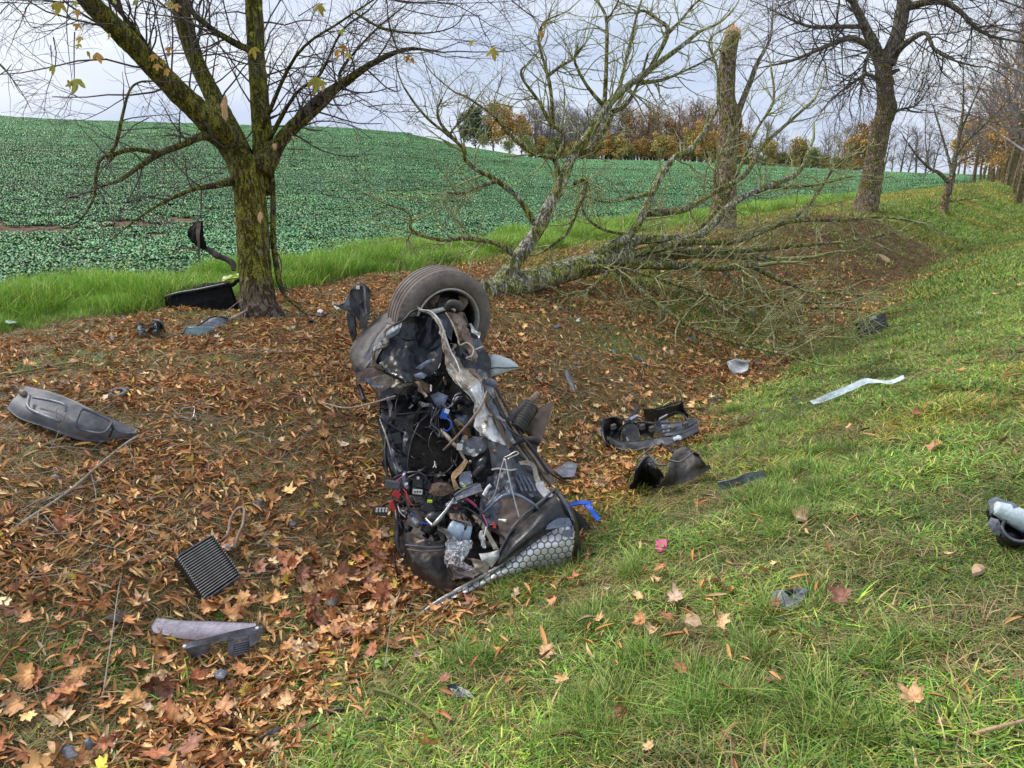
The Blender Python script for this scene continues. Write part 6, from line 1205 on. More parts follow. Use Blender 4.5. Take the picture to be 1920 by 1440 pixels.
WS('brown_side_bar', [[(988, 845, -.1), (1000, 843, -.06)], [(1003, 868, -.12), (1018, 860, -.06)], [(1018, 890, -.12), (1036, 880, -.05)], [(1034, 910, -.12), (1041, 905, -.06)]], M['mud_panel'], crumple=.006, thick=.02)
for k, (dx, r, m) in enumerate(((0, .012, 'underbody'), (9, .010, 'brown_steel'), (17, .008, 'underbody'), (-6, .008, 'beige_steel'))):
    WT('side_rail', [(914 + dx, 728, -.1), (932 + dx, 762, -.12), (952 + dx, 800, -.13), (975 + dx, 835, -.13), (995 + dx, 862, -.12), (1012 + dx, 888, -.1)], [r] * 6, M[m], 8)
WT('brake_line', [(948, 796, -.16), (965, 812, -.2), (985, 825, -.22), (1000, 842, -.22), (1012, 860, -.2), (1030, 885, -.18), (1052, 900, -.1), (1076, 910, 0)], .006, M['black_gloss'], 6)
WT('cross_tube', [(962, 833, -.16), (978, 826, -.18), (995, 824, -.15), (1008, 828, -.1)], [.012, .013, .02, .024], M['underbody'], 10)
# ribbed dampers and brown flap
def ribbed(name, a, b, r, n, m):
    A = W(*a); B = W(*b); pts = [A + (B - A) * i / (n * 4) for i in range(n * 4 + 1)]; rad = [r * (1 if i % 4 in (1, 2) else .86) for i in range(n * 4 + 1)]; return tube(name, pts, rad, M[m], wr, 16)
ribbed('damper', (950, 795, -.1), (992, 757, -.04), .044, 3, 'underbody'); ribbed('coil_end', (984, 762, -.06), (1009, 738, -.02), .024, 5, 'brown_steel')
ribbed('damper', (969, 806, -.12), (998, 762, -.08), .050, 9, 'underbody')
WS('brown_flap', [[(1014, 762, .05), (1030, 754, .05), (1041, 752, .07)], [(998, 786, .02), (1016, 785, .0), (1028, 790, .03)], [(982, 806, .0), (1000, 812, -.02), (1018, 822, 0)], [(990, 818, .02), (1000, 826, 0), (1008, 838, .0)]], M['mud_panel'], crumple=.006, thick=.006)
WPl('lower_flap', [(984, 824, .0), (1010, 826, .0), (1006, 850, .0), (995, 856, .0)], M['underbody'], thick=.02, crumple=.01)
# lower end: dark curved tub, canister, crumpled foil
WS('lower_tub', [[(744, 965, -.04), (752, 985, -.1), (800, 1010, -.14), (850, 1020, -.12)], [(748, 1010, -.06), (768, 1030, -.14), (800, 1042, -.18), (840, 1045, -.14)], [(755, 1045, -.02), (775, 1062, -.12), (805, 1078, -.17), (845, 1082, -.12)], [(775, 1078, .04), (790, 1088, -.05), (815, 1102, -.08), (862, 1108, -.05)]], M['underbody'], crumple=.015, res=(40, 34), cscale=5)
WT('tub_rim', [(760, 1022, -.2), (790, 1026, -.22), (818, 1027, -.2), (832, 1024, -.18)], [.007, .009, .009, .006], M['grey_plastic'], 8); WT('tub_rim', [(764, 1030, -.2), (792, 1034, -.23), (828, 1032, -.2)], [.005, .006, .005], M['mud_panel'], 8)
WT('side_hose', [(742, 950, -.08), (745, 985, -.12), (745, 1020, -.14), (752, 1040, -.12), (760, 1042, -.12)], [.012, .014, .014, .012, .02], M['black'], 10); WT('side_hose', [(738, 1038, -.1), (742, 1060, -.1), (746, 1085, -.05)], [.006, .006, .004], M['black'], 6)
WT('air_filter', [(800, 1000, -.1), (812, 975, -.12), (835, 970, -.12)], [.04, .055, .045], M['black'], 12); WT('breather', [(775, 975, -.16), (784, 985, -.18)], [.022, .020], M['slate'], 12)
WT('canister', [(846, 992, -.16), (862, 998, -.17), (882, 1002, -.16)], [.055, .062, .055], M['lblue'], 18); WT('canister_band', [(870, 985, -.22), (868, 1000, -.235), (862, 1015, -.22)], .004, M['blue_steel'], 6)
WS('crumpled_foil', [[(843, 985, -.16), (850, 1000, -.2), (852, 1012, -.2)], [(836, 1012, -.18), (858, 1022, -.24), (880, 1010, -.22)], [(832, 1030, -.18), (860, 1040, -.24), (888, 1022, -.2)], [(832, 1062, -.18), (855, 1060, -.24), (875, 1050, -.2)]], M['foil'], crumple=.016, cscale=26, res=(20, 18), edge=.08, smooth=False)
WS('crumpled_foil', [[(832, 1030, -.2), (850, 1035, -.25), (866, 1045, -.22)], [(832, 1055, -.2), (852, 1058, -.26), (880, 1058, -.22)], [(842, 1070, -.19), (870, 1070, -.24), (905, 1066, -.2)], [(850, 1086, -.15), (875, 1085, -.2), (918, 1074, -.18)]], M['foil_dirt_shade'], crumple=.014, cscale=28, res=(18, 16), edge=.08, smooth=False)
WPl('torn_steel_flap', [(898, 1038, -.22), (915, 1036, -.22), (936, 1030, -.22), (936, 1045, -.22), (922, 1064, -.2), (903, 1052, -.22)], M['silver'], thick=.004, bulge=.02, crumple=.015)
WS('torn_steel_flap', [[(875, 1046, -.2), (885, 1052, -.2)], [(900, 1050, -.23), (895, 1066, -.2)], [(918, 1060, -.22), (915, 1074, -.18)]], M['beige_steel'], crumple=.015); WS('rust_flap', [[(842, 962, -.16), (845, 974, -.18)], [(862, 965, -.2), (866, 980, -.22)], [(880, 975, -.2), (885, 988, -.2)]], M['brown_steel'], crumple=.012)
WS('steel_brace', [[(884, 965, -.18), (892, 962, -.18)], [(900, 985, -.18), (908, 982, -.18)], [(915, 1010, -.2), (922, 1006, -.2)], [(925, 1030, -.18), (936, 1030, -.18)]], M['beige_steel'], crumple=.008); 
# bonnet: dark outer skin folded over, hexagon heat shield on its inside
dark = [[(1038, 919, -.14), (1046, 932, -.22), (1054, 948, -.24), (1062, 965, -.22), (1080, 985, -.16)], [(1018, 940, -.18), (1022, 957, -.28), (1028, 970, -.30), (1035, 984, -.28), (1042, 994, -.22)], [(985, 966, -.2), (990, 990, -.31), (994, 1000, -.33), (1000, 1008, -.31), (1010, 1013, -.25)], [(958, 997, -.2), (960, 1018, -.3), (964, 1026, -.32), (970, 1032, -.31), (976, 1036, -.26)], [(938, 1035, -.18), (938, 1046, -.25), (941, 1050, -.27), (944, 1053, -.26), (948, 1056, -.22)], [(918, 1068, -.14), (920, 1070, -.15), (922, 1071, -.15), (924, 1072, -.15), (926, 1073, -.15)]]
WS('bonnet_skin', dark, M['black'], res=(46, 30), crumple=.006, cscale=4)
WT('bonnet_hem', [(1040, 917, -.15), (1018, 938, -.20), (985, 964, -.22), (958, 995, -.22), (938, 1033, -.2), (918, 1068, -.15)], [.008, .010, .010, .010, .008, .006], M['grey_plastic'], 8)
hexr = [[(782, 1157, -.05), (784, 1154, -.06), (787, 1150, -.06), (790, 1146, -.05)], [(810, 1146, -.08), (814, 1140, -.10), (817, 1134, -.10), (820, 1128, -.08)], [(862, 1126, -.10), (865, 1117, -.14), (868, 1108, -.14), (871, 1099, -.12)], [(918, 1100, -.10), (920, 1090, -.17), (922, 1080, -.18), (925, 1070, -.16)], [(972, 1086, -.10), (972, 1070, -.2), (972, 1052, -.24), (975, 1033, -.24)], [(1010, 1080, -.09), (1012, 1056, -.2), (1012, 1030, -.26), (1012, 1003, -.25)], [(1042, 1073, -.08), (1046, 1048, -.18), (1048, 1020, -.24), (1048, 988, -.22)], [(1064, 1062, -.08), (1072, 1040, -.14), (1076, 1015, -.18), (1076, 984, -.17)]]
WS('heat_shield', hexr, M['hex'], res=(70, 36), crumple=.008, cscale=4, thick=.004, planar=True)
WT('shield_hem', [(782, 1156, -.06), (820, 1128, -.1), (871, 1098, -.14), (925, 1068, -.18), (975, 1031, -.26), (1014, 1001, -.27)], [.008, .010, .010, .009, .008, .006], M['silver'], 8)
WPl('shield_patch', [(1055, 994, -.27), (1073, 992, -.26), (1075, 1007, -.25), (1064, 1008, -.26), (1053, 1004, -.27)], M['slate'], thick=.003)
WS('bonnet_highlight', [[(1026, 985, -.29), (1022, 994, -.29)], [(1045, 972, -.29), (1045, 990, -.28)], [(1066, 972, -.25), (1072, 987, -.25)]], M['blue_steel'], crumple=.006)  # blue-grey highlight on the dark bonnet skin, laid on as a coloured sheet
WS('bonnet_edge', [[(1040, 920, -.12), (1044, 918, -.06)], [(1062, 950, -.18), (1070, 948, -.06)], [(1078, 985, -.2), (1084, 983, -.05)], [(1080, 1020, -.18), (1090, 1030, -.02)], [(1074, 1052, -.12), (1088, 1058, .02)], [(1060, 1072, -.06), (1078, 1074, .05)]], M['black'], res=(40, 12), crumple=.006)
WS('bonnet_painted_edge', [[(1041, 917, -.13), (1045, 916, -.09)], [(1054, 934, -.17), (1060, 936, -.12)], [(1066, 955, -.19), (1071, 958, -.13)], [(1074, 975, -.2), (1079, 978, -.14)]], M['blue_steel'], crumple=.003)
# ------------------------------------------------------------------ debris round about
def T(name, px, py, label, cat, group=None, h=0): return empty(name, G(px, py, h), label, cat, group)
GH = 0.0
def gw(px, py, h=.03): return G(px, py, h + GH)
def gsheet(name, rows, mat, par, **k): k.setdefault('res', (20, 14)); return sheet(name, [[gw(*p) for p in r] for r in rows], mat, par, **k)
def gplate(name, pts, mat, par, **k): return plate(name, [gw(*p) for p in pts][::-1], mat, par, **k)
def gtube(name, pts, rad, mat, par, sides=6, **k): return tube(name, [gw(*p) for p in pts], rad, mat, par, sides, max(6, 5 * len(pts)), **k)
def single(name, label, cat, ob, group=None): tag(ob, label, cat, group); return ob
# second tyre lying behind the bonnet, with a blue strap
t2 = T('tyre', 1085, 985, 'dark tyre lying in the grass behind the bonnet, under a blue strap', 'tyre'); cT = G(1072, 1000, .10)
ax2 = (Vector((.35, -.25, .9))).normalized(); lathe('rubber', [(.0, .20), (.02, .24), (.02, .28), (-.02, .30), (-.16, .30), (-.2, .28), (-.2, .22), (-.1, .19)], M['tyre_black'], t2, 60, cT + Vector((-.12, .06, 0)), ax2, mod=lambda i, j: -.008 if (j in (3, 4) and i % 2) else 0)
rows = [[P(1058, 948, 4.62), P(1062, 956, 4.6)], [P(1080, 941, 4.62), P(1080, 949, 4.58)], [P(1100, 940, 4.6), P(1098, 947, 4.56)], [P(1112, 942, 4.6), P(1106, 950, 4.56)]]
bs = empty('blue_strap', G(1100, 975), 'bright blue plastic strap draped over the tyre behind the bonnet', 'strap')
sheet('strap', rows, M['blue'], bs, thick=.006, crumple=.003, res=(20, 6)); sheet('strap', [[P(1094, 946, 4.55), P(1104, 943, 4.55)], [P(1105, 958, 4.5), P(1114, 955, 4.5)], [P(1118, 976, 4.46), P(1127, 972, 4.47)]], M['blue'], bs, thick=.006, crumple=.003, res=(16, 6))
# bumper bracket debris
GH = .05
b1 = T('bumper_debris', 1215, 835, 'broken black bumper frame with round openings, lying upside down on leaves', 'car part')
gsheet('left_cup', [[(1132, 785, .16), (1150, 783, .2), (1168, 785, .2)], [(1130, 812, .08), (1146, 812, .03), (1162, 806, .12)], [(1138, 835, .03), (1150, 836, .02), (1160, 828, .05)]], M['black'], b1, thick=.014, crumple=.008)
gtube('rim', [(1131, 786, .18), (1130, 810, .1), (1137, 832, .05), (1150, 836, .03)], .012, M['black_gloss'], b1); gtube('rim', [(1133, 786, .18), (1150, 782, .2), (1168, 786, .2)], .007, M['grey_plastic'], b1)
gsheet('lower_strip', [[(1138, 816, .07), (1148, 836, .02)], [(1160, 826, .09), (1172, 844, .02)], [(1190, 827, .09), (1200, 843, .02)], [(1232, 822, .09), (1230, 835, .04)], [(1262, 818, .09), (1262, 833, .04)], [(1306, 793, .09), (1310, 808, .03)]], M['grey_plastic'], b1, res=(44, 10), crumple=.01)
gsheet('upper_panel', [[(1208, 768, .22), (1212, 790, .1)], [(1235, 766, .25), (1238, 788, .12)], [(1255, 760, .26), (1258, 778, .12)], [(1277, 754, .27), (1278, 772, .12)]], M['dusty'], b1, thick=.01, crumple=.008)
gtube('panel_edge', [(1206, 768, .23), (1235, 765, .26), (1275, 753, .28), (1279, 762, .22), (1278, 774, .12)], .009, M['black_gloss'], b1)
gsheet('centre_block', [[(1192, 796, .14), (1190, 812, .06)], [(1208, 790, .18), (1210, 815, .06)], [(1228, 796, .16), (1226, 818, .05)]], M['black'], b1, thick=.05, crumple=.01)
gsheet('slate_insert', [[(1228, 796, .1), (1228, 812, .05)], [(1242, 788, .1), (1246, 808, .04)], [(1252, 792, .08), (1264, 806, .03)]], M['slate_steel'], b1, crumple=.01)
gtube('hoop', [(1232, 792, .14), (1250, 778, .17), (1272, 773, .17), (1290, 788, .12), (1288, 795, .08), (1275, 803, .06)], .008, M['grey_plastic'], b1)
gtube('rubber_loop', [(1160, 808, .12), (1172, 795, .16), (1185, 790, .18), (1192, 796, .16)], .008, M['black_gloss'], b1); gtube('rubber_loop', [(1168, 788, .15), (1185, 782, .2), (1195, 765, .24), (1198, 760, .25)], [.006, .02, .02, .006], M['black_gloss'], b1)
gtube('rubber_loop', [(1205, 785, .18), (1215, 793, .18), (1226, 794, .17), (1230, 786, .17)], .009, M['black_gloss'], b1)
gsheet('side_block', [[(1240, 800, .12), (1244, 822, .04)], [(1268, 796, .13), (1272, 820, .04)], [(1296, 786, .12), (1300, 806, .04)]], M['slate_steel'], b1, thick=.02, crumple=.012)
for i_, (a0, b0) in enumerate(((1236, 806), (1240, 812), (1246, 818))): gtube('ridge', [(a0, b0, .12), (a0 + 32, b0 - 6, .13), (a0 + 64, b0 - 20, .11)], .007, M['grey_plastic'], b1)
gsheet('end_flap', [[(1274, 755, .27), (1276, 774, .14)], [(1280, 758, .24), (1282, 778, .10)], [(1292, 776, .14), (1290, 792, .06)]], M['black'], b1, thick=.01, crumple=.01)
gsheet('inner_web', [[(1164, 806, .14), (1170, 830, .05)], [(1176, 796, .17), (1184, 832, .05)], [(1192, 796, .16), (1200, 828, .05)]], M['black'], b1, thick=.012, crumple=.012)
for a0, b0 in ((1150, 800), (1176, 790), (1204, 800), (1222, 804), (1262, 804), (1285, 796)): box('clip_tab', gw(a0, b0, .17), (.018, 0, .008), (-.006, .02, 0), (0, .004, .018), M['dusty'], b1)
box('blue_clip', gw(1187, 786, .2), (.03, 0, .02), (-.01, .02, 0), (0, 0, .02), M['blue_steel'], b1); a_, b_ = gw(1236, 786, .18), gw(1251, 778, .2); d_ = (b_ - a_) / 2; box('sticker', (a_ + b_) / 2, d_, Vector((0, -.012, .012)), Vector((0, .004, .004)), M['white'], b1, .05)
gplate('glass_bits', [(1260, 818, .09), (1268, 814, .1), (1278, 818, .09), (1276, 825, .08), (1264, 826, .08)], M['pale'], b1, thick=.008, crumple=.02)
gtube('loose_rail', [(1194, 862, .03), (1215, 845, .05), (1228, 836, .06)], [.007, .009, .006], M['grey_plastic'], b1)
gtube('edge_loop', [(1245, 800, .1), (1270, 798, .09), (1300, 785, .09), (1308, 797, .06), (1280, 815, .05), (1255, 822, .04)], .006, M['slate'], b1)
b2 = T('wheel_arch_shell', 1205, 900, 'black curved wheel arch shell, left one of the pair below the bumper frame', 'car part')
gsheet('shell', [[(1194, 878, .2), (1207, 862, .22), (1220, 855, .2)], [(1190, 895, .16), (1206, 885, .12), (1232, 876, .16)], [(1184, 910, .06), (1205, 906, .0), (1245, 898, .08)], [(1182, 918, .02), (1205, 916, -.02), (1235, 914, .02)]], M['black'], b2, res=(30, 26), crumple=.008)
gtube('lip', [(1194, 878, .21), (1207, 860, .23), (1220, 856, .22), (1232, 870, .2), (1250, 872, .2)], .007, M['grey_plastic'], b2)
b3 = T('wheel_arch_shell', 1275, 895, 'dusty grey curved wheel arch shell, right one of the pair below the bumper frame', 'car part')
gsheet('shell', [[(1262, 846, .22), (1282, 836, .24), (1305, 848, .2), (1315, 862, .16)], [(1258, 866, .2), (1280, 862, .17), (1302, 868, .14), (1324, 875, .1)], [(1250, 890, .16), (1272, 888, .1), (1298, 885, .08), (1330, 872, .08)], [(1232, 916, .05), (1262, 910, .03), (1295, 900, .03), (1334, 878, .05)]], M['dusty'], b3, res=(34, 34), crumple=.008)
gtube('fold', [(1252, 862, .22), (1275, 866, .2), (1293, 854, .22), (1300, 848, .22)], .007, M['grey_plastic'], b3); gsheet('pocket', [[(1294, 846, .22), (1310, 852, .2)], [(1298, 860, .12), (1314, 866, .12)]], M['black'], b3); gtube('strut', [(1270, 830, .2), (1278, 845, .2), (1282, 862, .16)], .009, M['black_gloss'], b3); gtube('strut', [(1240, 832, .18), (1262, 848, .2), (1258, 832, .18)], .01, M['black'], b3)
GH = .0
single('plastic_strip', 'flat grey and black plastic strip in grass right of the arch shells', 'car part', gsheet('plastic_strip', [[(1344, 902, .13), (1349, 917, .07)], [(1375, 896, .14), (1380, 911, .08)], [(1400, 887, .14), (1408, 902, .08)], [(1428, 884, .12), (1436, 896, .07)]], M['slate'], None, thick=.012, crumple=.006))
single('trim_strip', 'long wavy pale blue white trim strip lying on the green bank', 'trim strip', gsheet('trim_strip', [[(1519, 752, .09), (1526, 759, .06)], [(1545, 741, .13), (1554, 750, .08)], [(1580, 727, .13), (1590, 736, .09)], [(1620, 711, .14), (1627, 720, .1)], [(1645, 713, .12), (1649, 719, .1)], [(1672, 712, .13), (1674, 720, .1)], [(1694, 704, .14), (1697, 711, .12)]], M['pale'], None, res=(60, 10), thick=.006, crumple=.008))
k1 = T('black_clip_bar', 1635, 612, 'black slotted plastic bar at the right foot of the fallen crown', 'car part')
A_, B_ = G(1610, 622, .14), G(1660, 602, .16); d_ = (B_ - A_) / 2; u_ = Vector((-.02, .05, .12)); box('bar', (A_ + B_) / 2, d_, u_ * .9, d_.cross(u_).normalized() * .03, M['black'], k1, .08); 
box('ridge', (A_ + B_) / 2 - d_.cross(u_).normalized() * -.04, d_ * .9, u_ * .12, d_.cross(u_).normalized() * .015, M['black_gloss'], k1); box('ridge', (A_ + B_) / 2 + u_ * .5 + d_.cross(u_).normalized() * .04, d_ * .9, u_ * .1, d_.cross(u_).normalized() * .015, M['black_gloss'], k1)
box('clip', (A_ + B_) / 2 + u_ * .8 + d_.cross(u_).normalized() * .035, d_ * .25, u_ * .14, d_.cross(u_).normalized() * .008, M['silver'], k1)
k2 = T('white_casing', 1385, 688, 'cracked white plastic casing lying on brown leaves in the ditch', 'car part'); gsheet('casing', [[(1363, 680, .16), (1367, 692, .14), (1374, 701, .06)], [(1380, 674, .18), (1385, 684, .1), (1390, 701, .08)], [(1402, 675, .17), (1404, 684, .12), (1402, 696, .09)]], M['white'], k2, thick=.012, crumple=.01); gtube('rim', [(1364, 681, .17), (1380, 674, .19), (1396, 678, .18), (1406, 678, .18)], .009, M['white'], k2)
def flake(px, py, w, hgt, rot, mat, label, cat='debris', h=.04, thick=.008, n=0, name='plastic_shard', group=None, bulge=.01):
    rg = random.Random(px * 7 + py); r = math.radians(rot); o = []; n = n or rg.choice((4, 5, 5, 6))
    for i in range(n):
        a = 6.283 * i / n; x0, y0 = math.cos(a) * w * rg.uniform(.6, 1.25), math.sin(a) * hgt * rg.uniform(.6, 1.25); o.append(gw(px + x0 * math.cos(r) - y0 * math.sin(r), py + x0 * math.sin(r) + y0 * math.cos(r), h + rg.uniform(0, .02)))
    return tag(plate(name, o[::-1], M[mat], None, thick, bulge, .006, px), label, cat, group)
flake(1300, 634, 13, 7, 5, 'slate', 'small grey block of plastic under the drooping crown twigs', thick=.03)
flake(1390, 652, 3, 3, 0, 'white', 'tiny white fragment just left above the white casing')
flake(1420, 680, 18, 4, 20, 'slate', 'thin dark grey strip of plastic right of the white casing')
flake(1068, 712, 5, 24, -20, 'slate', 'narrow grey upright shard on leaves, right of the headlamp lens')
flake(1205, 676, 30, 4, 32, 'grey_plastic', 'long narrow grey strip on the far bank below the fallen trunk')
flake(1152, 660, 6, 4, 30, 'slate', 'small blue grey chip left of the long narrow strip')
flake(1036, 562, 11, 9, 40, 'grey_plastic', 'grey plate fragment lying below the fallen trunk', thick=.02)
flake(1046, 610, 10, 4, -30, 'slate', 'small grey chip on the leaves right of the wheel'); flake(1084, 600, 5, 3, -40, 'white', 'tiny white splinter right of the wheel on the far bank')
flake(1212, 470, 24, 6, -6, 'lens', 'pale glassy panel glinting behind the fallen trunk', h=.3, name='glazing_shard'); flake(1140, 477, 18, 5, 10, 'bluegrey_cloth', 'grey blue panel piece wedged behind the fallen trunk', h=.3, name='panel_piece'); flake(1440, 466, 14, 4, -10, 'white', 'white piece lying far under the crown twigs', h=.1)
flake(1340, 750, 18, 7, -20, 'black', 'black crumpled plastic piece among brown leaves above the arch shells'); flake(1064, 880, 24, 16, -30, 'slate', 'slate grey panel corner leaning right of the wreck', h=.08)
flake(1322, 770, 8, 4, -30, 'black', 'small black scrap among leaves below the crumpled piece')
flake(1795, 638, 11, 5, 10, 'black', 'small black scrap in the grass near the right edge'); flake(1838, 587, 10, 3, 5, 'white', 'small white scrap in the grass at the upper right')
flake(1625, 650, 7, 4, 0, 'slate', 'small grey scrap in the grass below the black slotted bar'); flake(1490, 748, 6, 8, 30, 'black', 'tiny dark scrap in the grass left of the trim strip'); flake(1430, 772, 6, 4, 0, 'slate', 'tiny grey scrap at the end of the bare stalk')
pp_ = T('cracked_panel', 1475, 1128, 'cracked slate plastic panel half buried in grass', 'car part'); gplate('panel', [(1445, 1120, .07), (1456, 1107, .08), (1488, 1103, .10), (1519, 1104, .07), (1506, 1122, .06), (1494, 1138, .06), (1470, 1146, .05), (1449, 1145, .05)], M['slate'], pp_, thick=.012, bulge=.012, crumple=.012); gplate('broken_edge', [(1470, 1110, .10), (1484, 1106, .12), (1492, 1112, .10), (1480, 1118, .08)], M['black'], pp_, thick=.006); flake(1466, 1160, 17, 6, -12, 'grey_plastic', 'curved grey plastic piece just below the cracked slate panel', h=.04); flake(1500, 1108, 22, 5, -4, 'slate', 'slate strip above the cracked slate panel in grass', h=.06)
flake(545, 980, 12, 10, 10, 'slate', 'small dark grey triangle on leaves right of the radiator'); flake(110, 755, 8, 5, 0, 'black', 'small black scrap left') if False else None
flake(225, 1156, 24, 15, -8, 'dusty', 'crumpled grey brown plastic scrap left of the lilac panel', h=.05); flake(412, 1264, 14, 11, -20, 'slate', 'small blue grey scrap on maple leaves below the grille panel', h=.08)
flake(128, 1408, 22, 12, 20, 'slate', 'slate grey scrap under maple leaves at the bottom left', h=.1); flake(165, 1395, 12, 14, 0, 'grey_plastic', 'dark grey scrap beside the slate one at the bottom left', h=.1)
flake(620, 1128, 20, 8, -15, 'dusty', 'flat grey scrap on maple leaves right of the lilac panel', h=.1); flake(715, 1350, 20, 9, 20, 'black', 'black oval scrap in the grass below the mossy twig')
flake(434, 1022, 16, 12, 15, 'bluegrey_cloth', 'pale crumpled foil scrap just right of the radiator', h=.06); flake(104, 894, 12, 5, 0, 'slate', 'small slate scrap on leaves below the door panel')
flake(194, 583, 8, 5, 20, 'black', 'small dark scrap in the tall grass left of the black tub'); flake(232, 594, 10, 5, 40, 'black', 'dark scrap at the grass edge beside the crumpled black pieces'); flake(210, 632, 5, 6, 0, 'slate', 'tiny dark scrap on leaves left of the crumpled black pieces')
flake(12, 602, 16, 4, 5, 'pale', 'pale scrap at the left edge in the tall grass', h=.08); flake(632, 573, 13, 9, 20, 'white', 'pale bent scrap on leaves beside the wreck bracket', h=.04); flake(600, 590, 28, 3, 4, 'black', 'thin black strip on leaves right of the mossy trunk'); flake(600, 582, 6, 5, 0, 'white', 'tiny white chip right of the mossy trunk')
flake(530, 588, 8, 5, 10, 'slate', 'small slate chip at the right foot of the mossy trunk'); flake(1910, 632, 7, 7, 0, 'wood', 'pale wood chip at the right edge', name='wood_chip')
# wood chips
for px, py, w, hh, r, lb in ((1502, 962, 20, 15, 10, 'large pale wood chip in the grass right of the plastic strip'), (1300, 1160, 19, 14, 30, 'reddish wood chip in grass left of the cracked panel'), (1408, 1292, 13, 8, -5, 'small pale wood chip in the grass at the lower middle'), (1378, 1290, 10, 8, 0, 'brown wood chip next to the small pale one'), (1832, 1065, 18, 8, 0, 'orange curled wood chip in the right grass'), (1768, 1352, 14, 14, 20, 'orange wood chip near the bottom right corner'), (1660, 485, 14, 4, 30, 'wood chip at the far edge of the brown soil')):
    flake(px, py, w, hh, r, 'wood', lb, 'wood chip', name='wood_chip', thick=.015, h=.05, n=6)
# pink wrapper
pw = T('wrapper', 1240, 1022, 'small bright pink and yellow wrapper lying in the grass', 'wrapper'); gplate('film', [(1230, 1012, .07), (1250, 1012, .08), (1250, 1030, .06), (1236, 1036, .05), (1229, 1026, .06)], M['pink'], pw, thick=.003, crumple=.01); gplate('label_spot', [(1238, 1016, .085), (1246, 1017, .09), (1244, 1026, .08), (1237, 1025, .08)], M['gold'], pw, thick=.003)
# piece at the right edge: mirror or lamp housing
mh = T('lamp_housing', 1895, 985, 'grey and black lamp housing with open socket at the right edge', 'car part'); d0 = gd(1895, 990) 
dH = gd(1895, 1000, .08)
tube('reflector_tube', [P(1866, 952, dH), P(1890, 962, dH - .01), P(1925, 980, dH - .02), P(1965, 1003, dH - .02)], [.030, .042, .048, .05], M['pale'], mh, 16, 16)
tube('tube_band', [P(1884, 958, dH), P(1892, 962, dH)], [.047, .049], M['blue_steel'], mh, 16, 4)
plate('top_fin', [P(1853, 938, dH + .05), P(1868, 931, dH + .06), P(1898, 944, dH + .06), P(1900, 955, dH), P(1870, 958, dH - .02), P(1858, 962, dH)][::-1], M['slate'], mh, .012, .008, .006, 3)
plate('side_fin', [P(1851, 982, dH - .02), P(1858, 970, dH), P(1872, 974, dH - .04), P(1880, 992, dH - .05), P(1874, 1004, dH - .04), P(1860, 998, dH - .03)][::-1], M['slate'], mh, .012, .006, .004, 4)
plate('back_shell', [P(1858, 955, dH + .03), P(1900, 950, dH + .08), P(1960, 985, dH + .08), P(1960, 1020, dH + .02), P(1890, 1010, dH + .02), P(1866, 985, dH + .02)][::-1], M['black'], mh, .03, .01, .01, 5)
ca = Vector((-.1, -.55, .8)).normalized(); lathe('socket', [(.0, .058), (.0, .050), (-.05, .044), (-.09, .036), (-.09, .05), (-.05, .055)], M['black'], mh, 36, P(1906, 994, dH - .06), ca); lathe('socket_rim', [(.006, .061), (.006, .050), (-.004, .050), (-.004, .061)], M['grey_plastic'], mh, 36, P(1906, 994, dH - .06), ca)
lathe('socket_floor', [(-.06, .05), (-.07, .05), (-.07, .001), (-.06, .001)], M['black_gloss'], mh, 24, P(1906, 994, dH - .06), ca)
# small dark things in the lower grass
single('black_clip', 'black angular clip in the grass at the bottom centre', 'car part', gplate('black_clip', [(836, 1284, .08), (850, 1280, .09), (880, 1296, .07), (896, 1316, .04), (880, 1308, .05), (848, 1306, .05)], M['black_gloss'], None, thick=.02, crumple=.01))
single('rubber_strip', 'curved dark rubber strip in the grass at the bottom left of centre', 'car part', gsheet('rubber_strip', [[(478, 1392, .05), (482, 1399, .03)], [(494, 1376, .08), (500, 1384, .05)], [(512, 1366, .08), (516, 1374, .06)], [(532, 1361, .06), (534, 1366, .04)]], M['slate'], None, crumple=.003)); single('black_hose', 'short piece of black hose in the grass at the lower centre', 'hose', gtube('black_hose', [(618, 1338, .05), (630, 1332, .06), (645, 1330, .05)], .013, M['black'], None, 8))
# radiator
rd = T('radiator', 390, 1070, 'small black radiator core with silver fins lying tilted on the leaves', 'radiator')
c0, c1, c2, c3 = G(332, 1045, .14), G(396, 1007, .16), G(450, 1078, .12), G(382, 1127, .06)
ctr = (c0 + c1 + c2 + c3) / 4; ex = (c1 - c0 + c2 - c3) / 4; ey = (c3 - c0 + c2 - c1) / 4; ez = ex.cross(ey).normalized(); ez = ez if ez.z > 0 else -ez
box('core', ctr - ez * .035, ex * .93, ey * .93, ez * .03, M['rad_core'], rd, .03)
nf = 18
for i in range(nf):
    f = -1 + 2 * (i + .5) / nf; box('fin', ctr + ey * f * .95, ex * .94, ey * .012, ez * .012, M['rad_fin'], rd, .1)
for sgn in (-1, 1):
    box('end_tank', ctr + ex * sgn - ez * .03, ex * .05, ey * 1.0, ez * .045, M['rad_core'], rd, .2)
    for i in range(nf): box('crimp', ctr + ex * sgn * 1.0 + ey * (-1 + 2 * (i + .5) / nf) + ez * .018, ex * .04, ey * .018, ez * .008, M['rad_fin'], rd, .2)
for sgn in (-1, 1): box('side_plate', ctr + ey * sgn * 1.02 - ez * .03, ex * 1.0, ey * .02, ez * .04, M['slate'], rd, .1)
single('bent_pipe', 'bent dirty metal pipe lying above the radiator', 'pipe', gtube('bent_pipe', [(416, 1014, .1), (428, 1000, .14), (432, 975, .12), (445, 955, .12), (458, 955, .12), (455, 985, .12), (448, 1000, .14), (438, 1030, .08)], .010, M['brown_steel'], None, 8)); flake(482, 944, 14, 9, -20, 'dusty', 'grey brown metal tab above the bent pipe', h=.06)
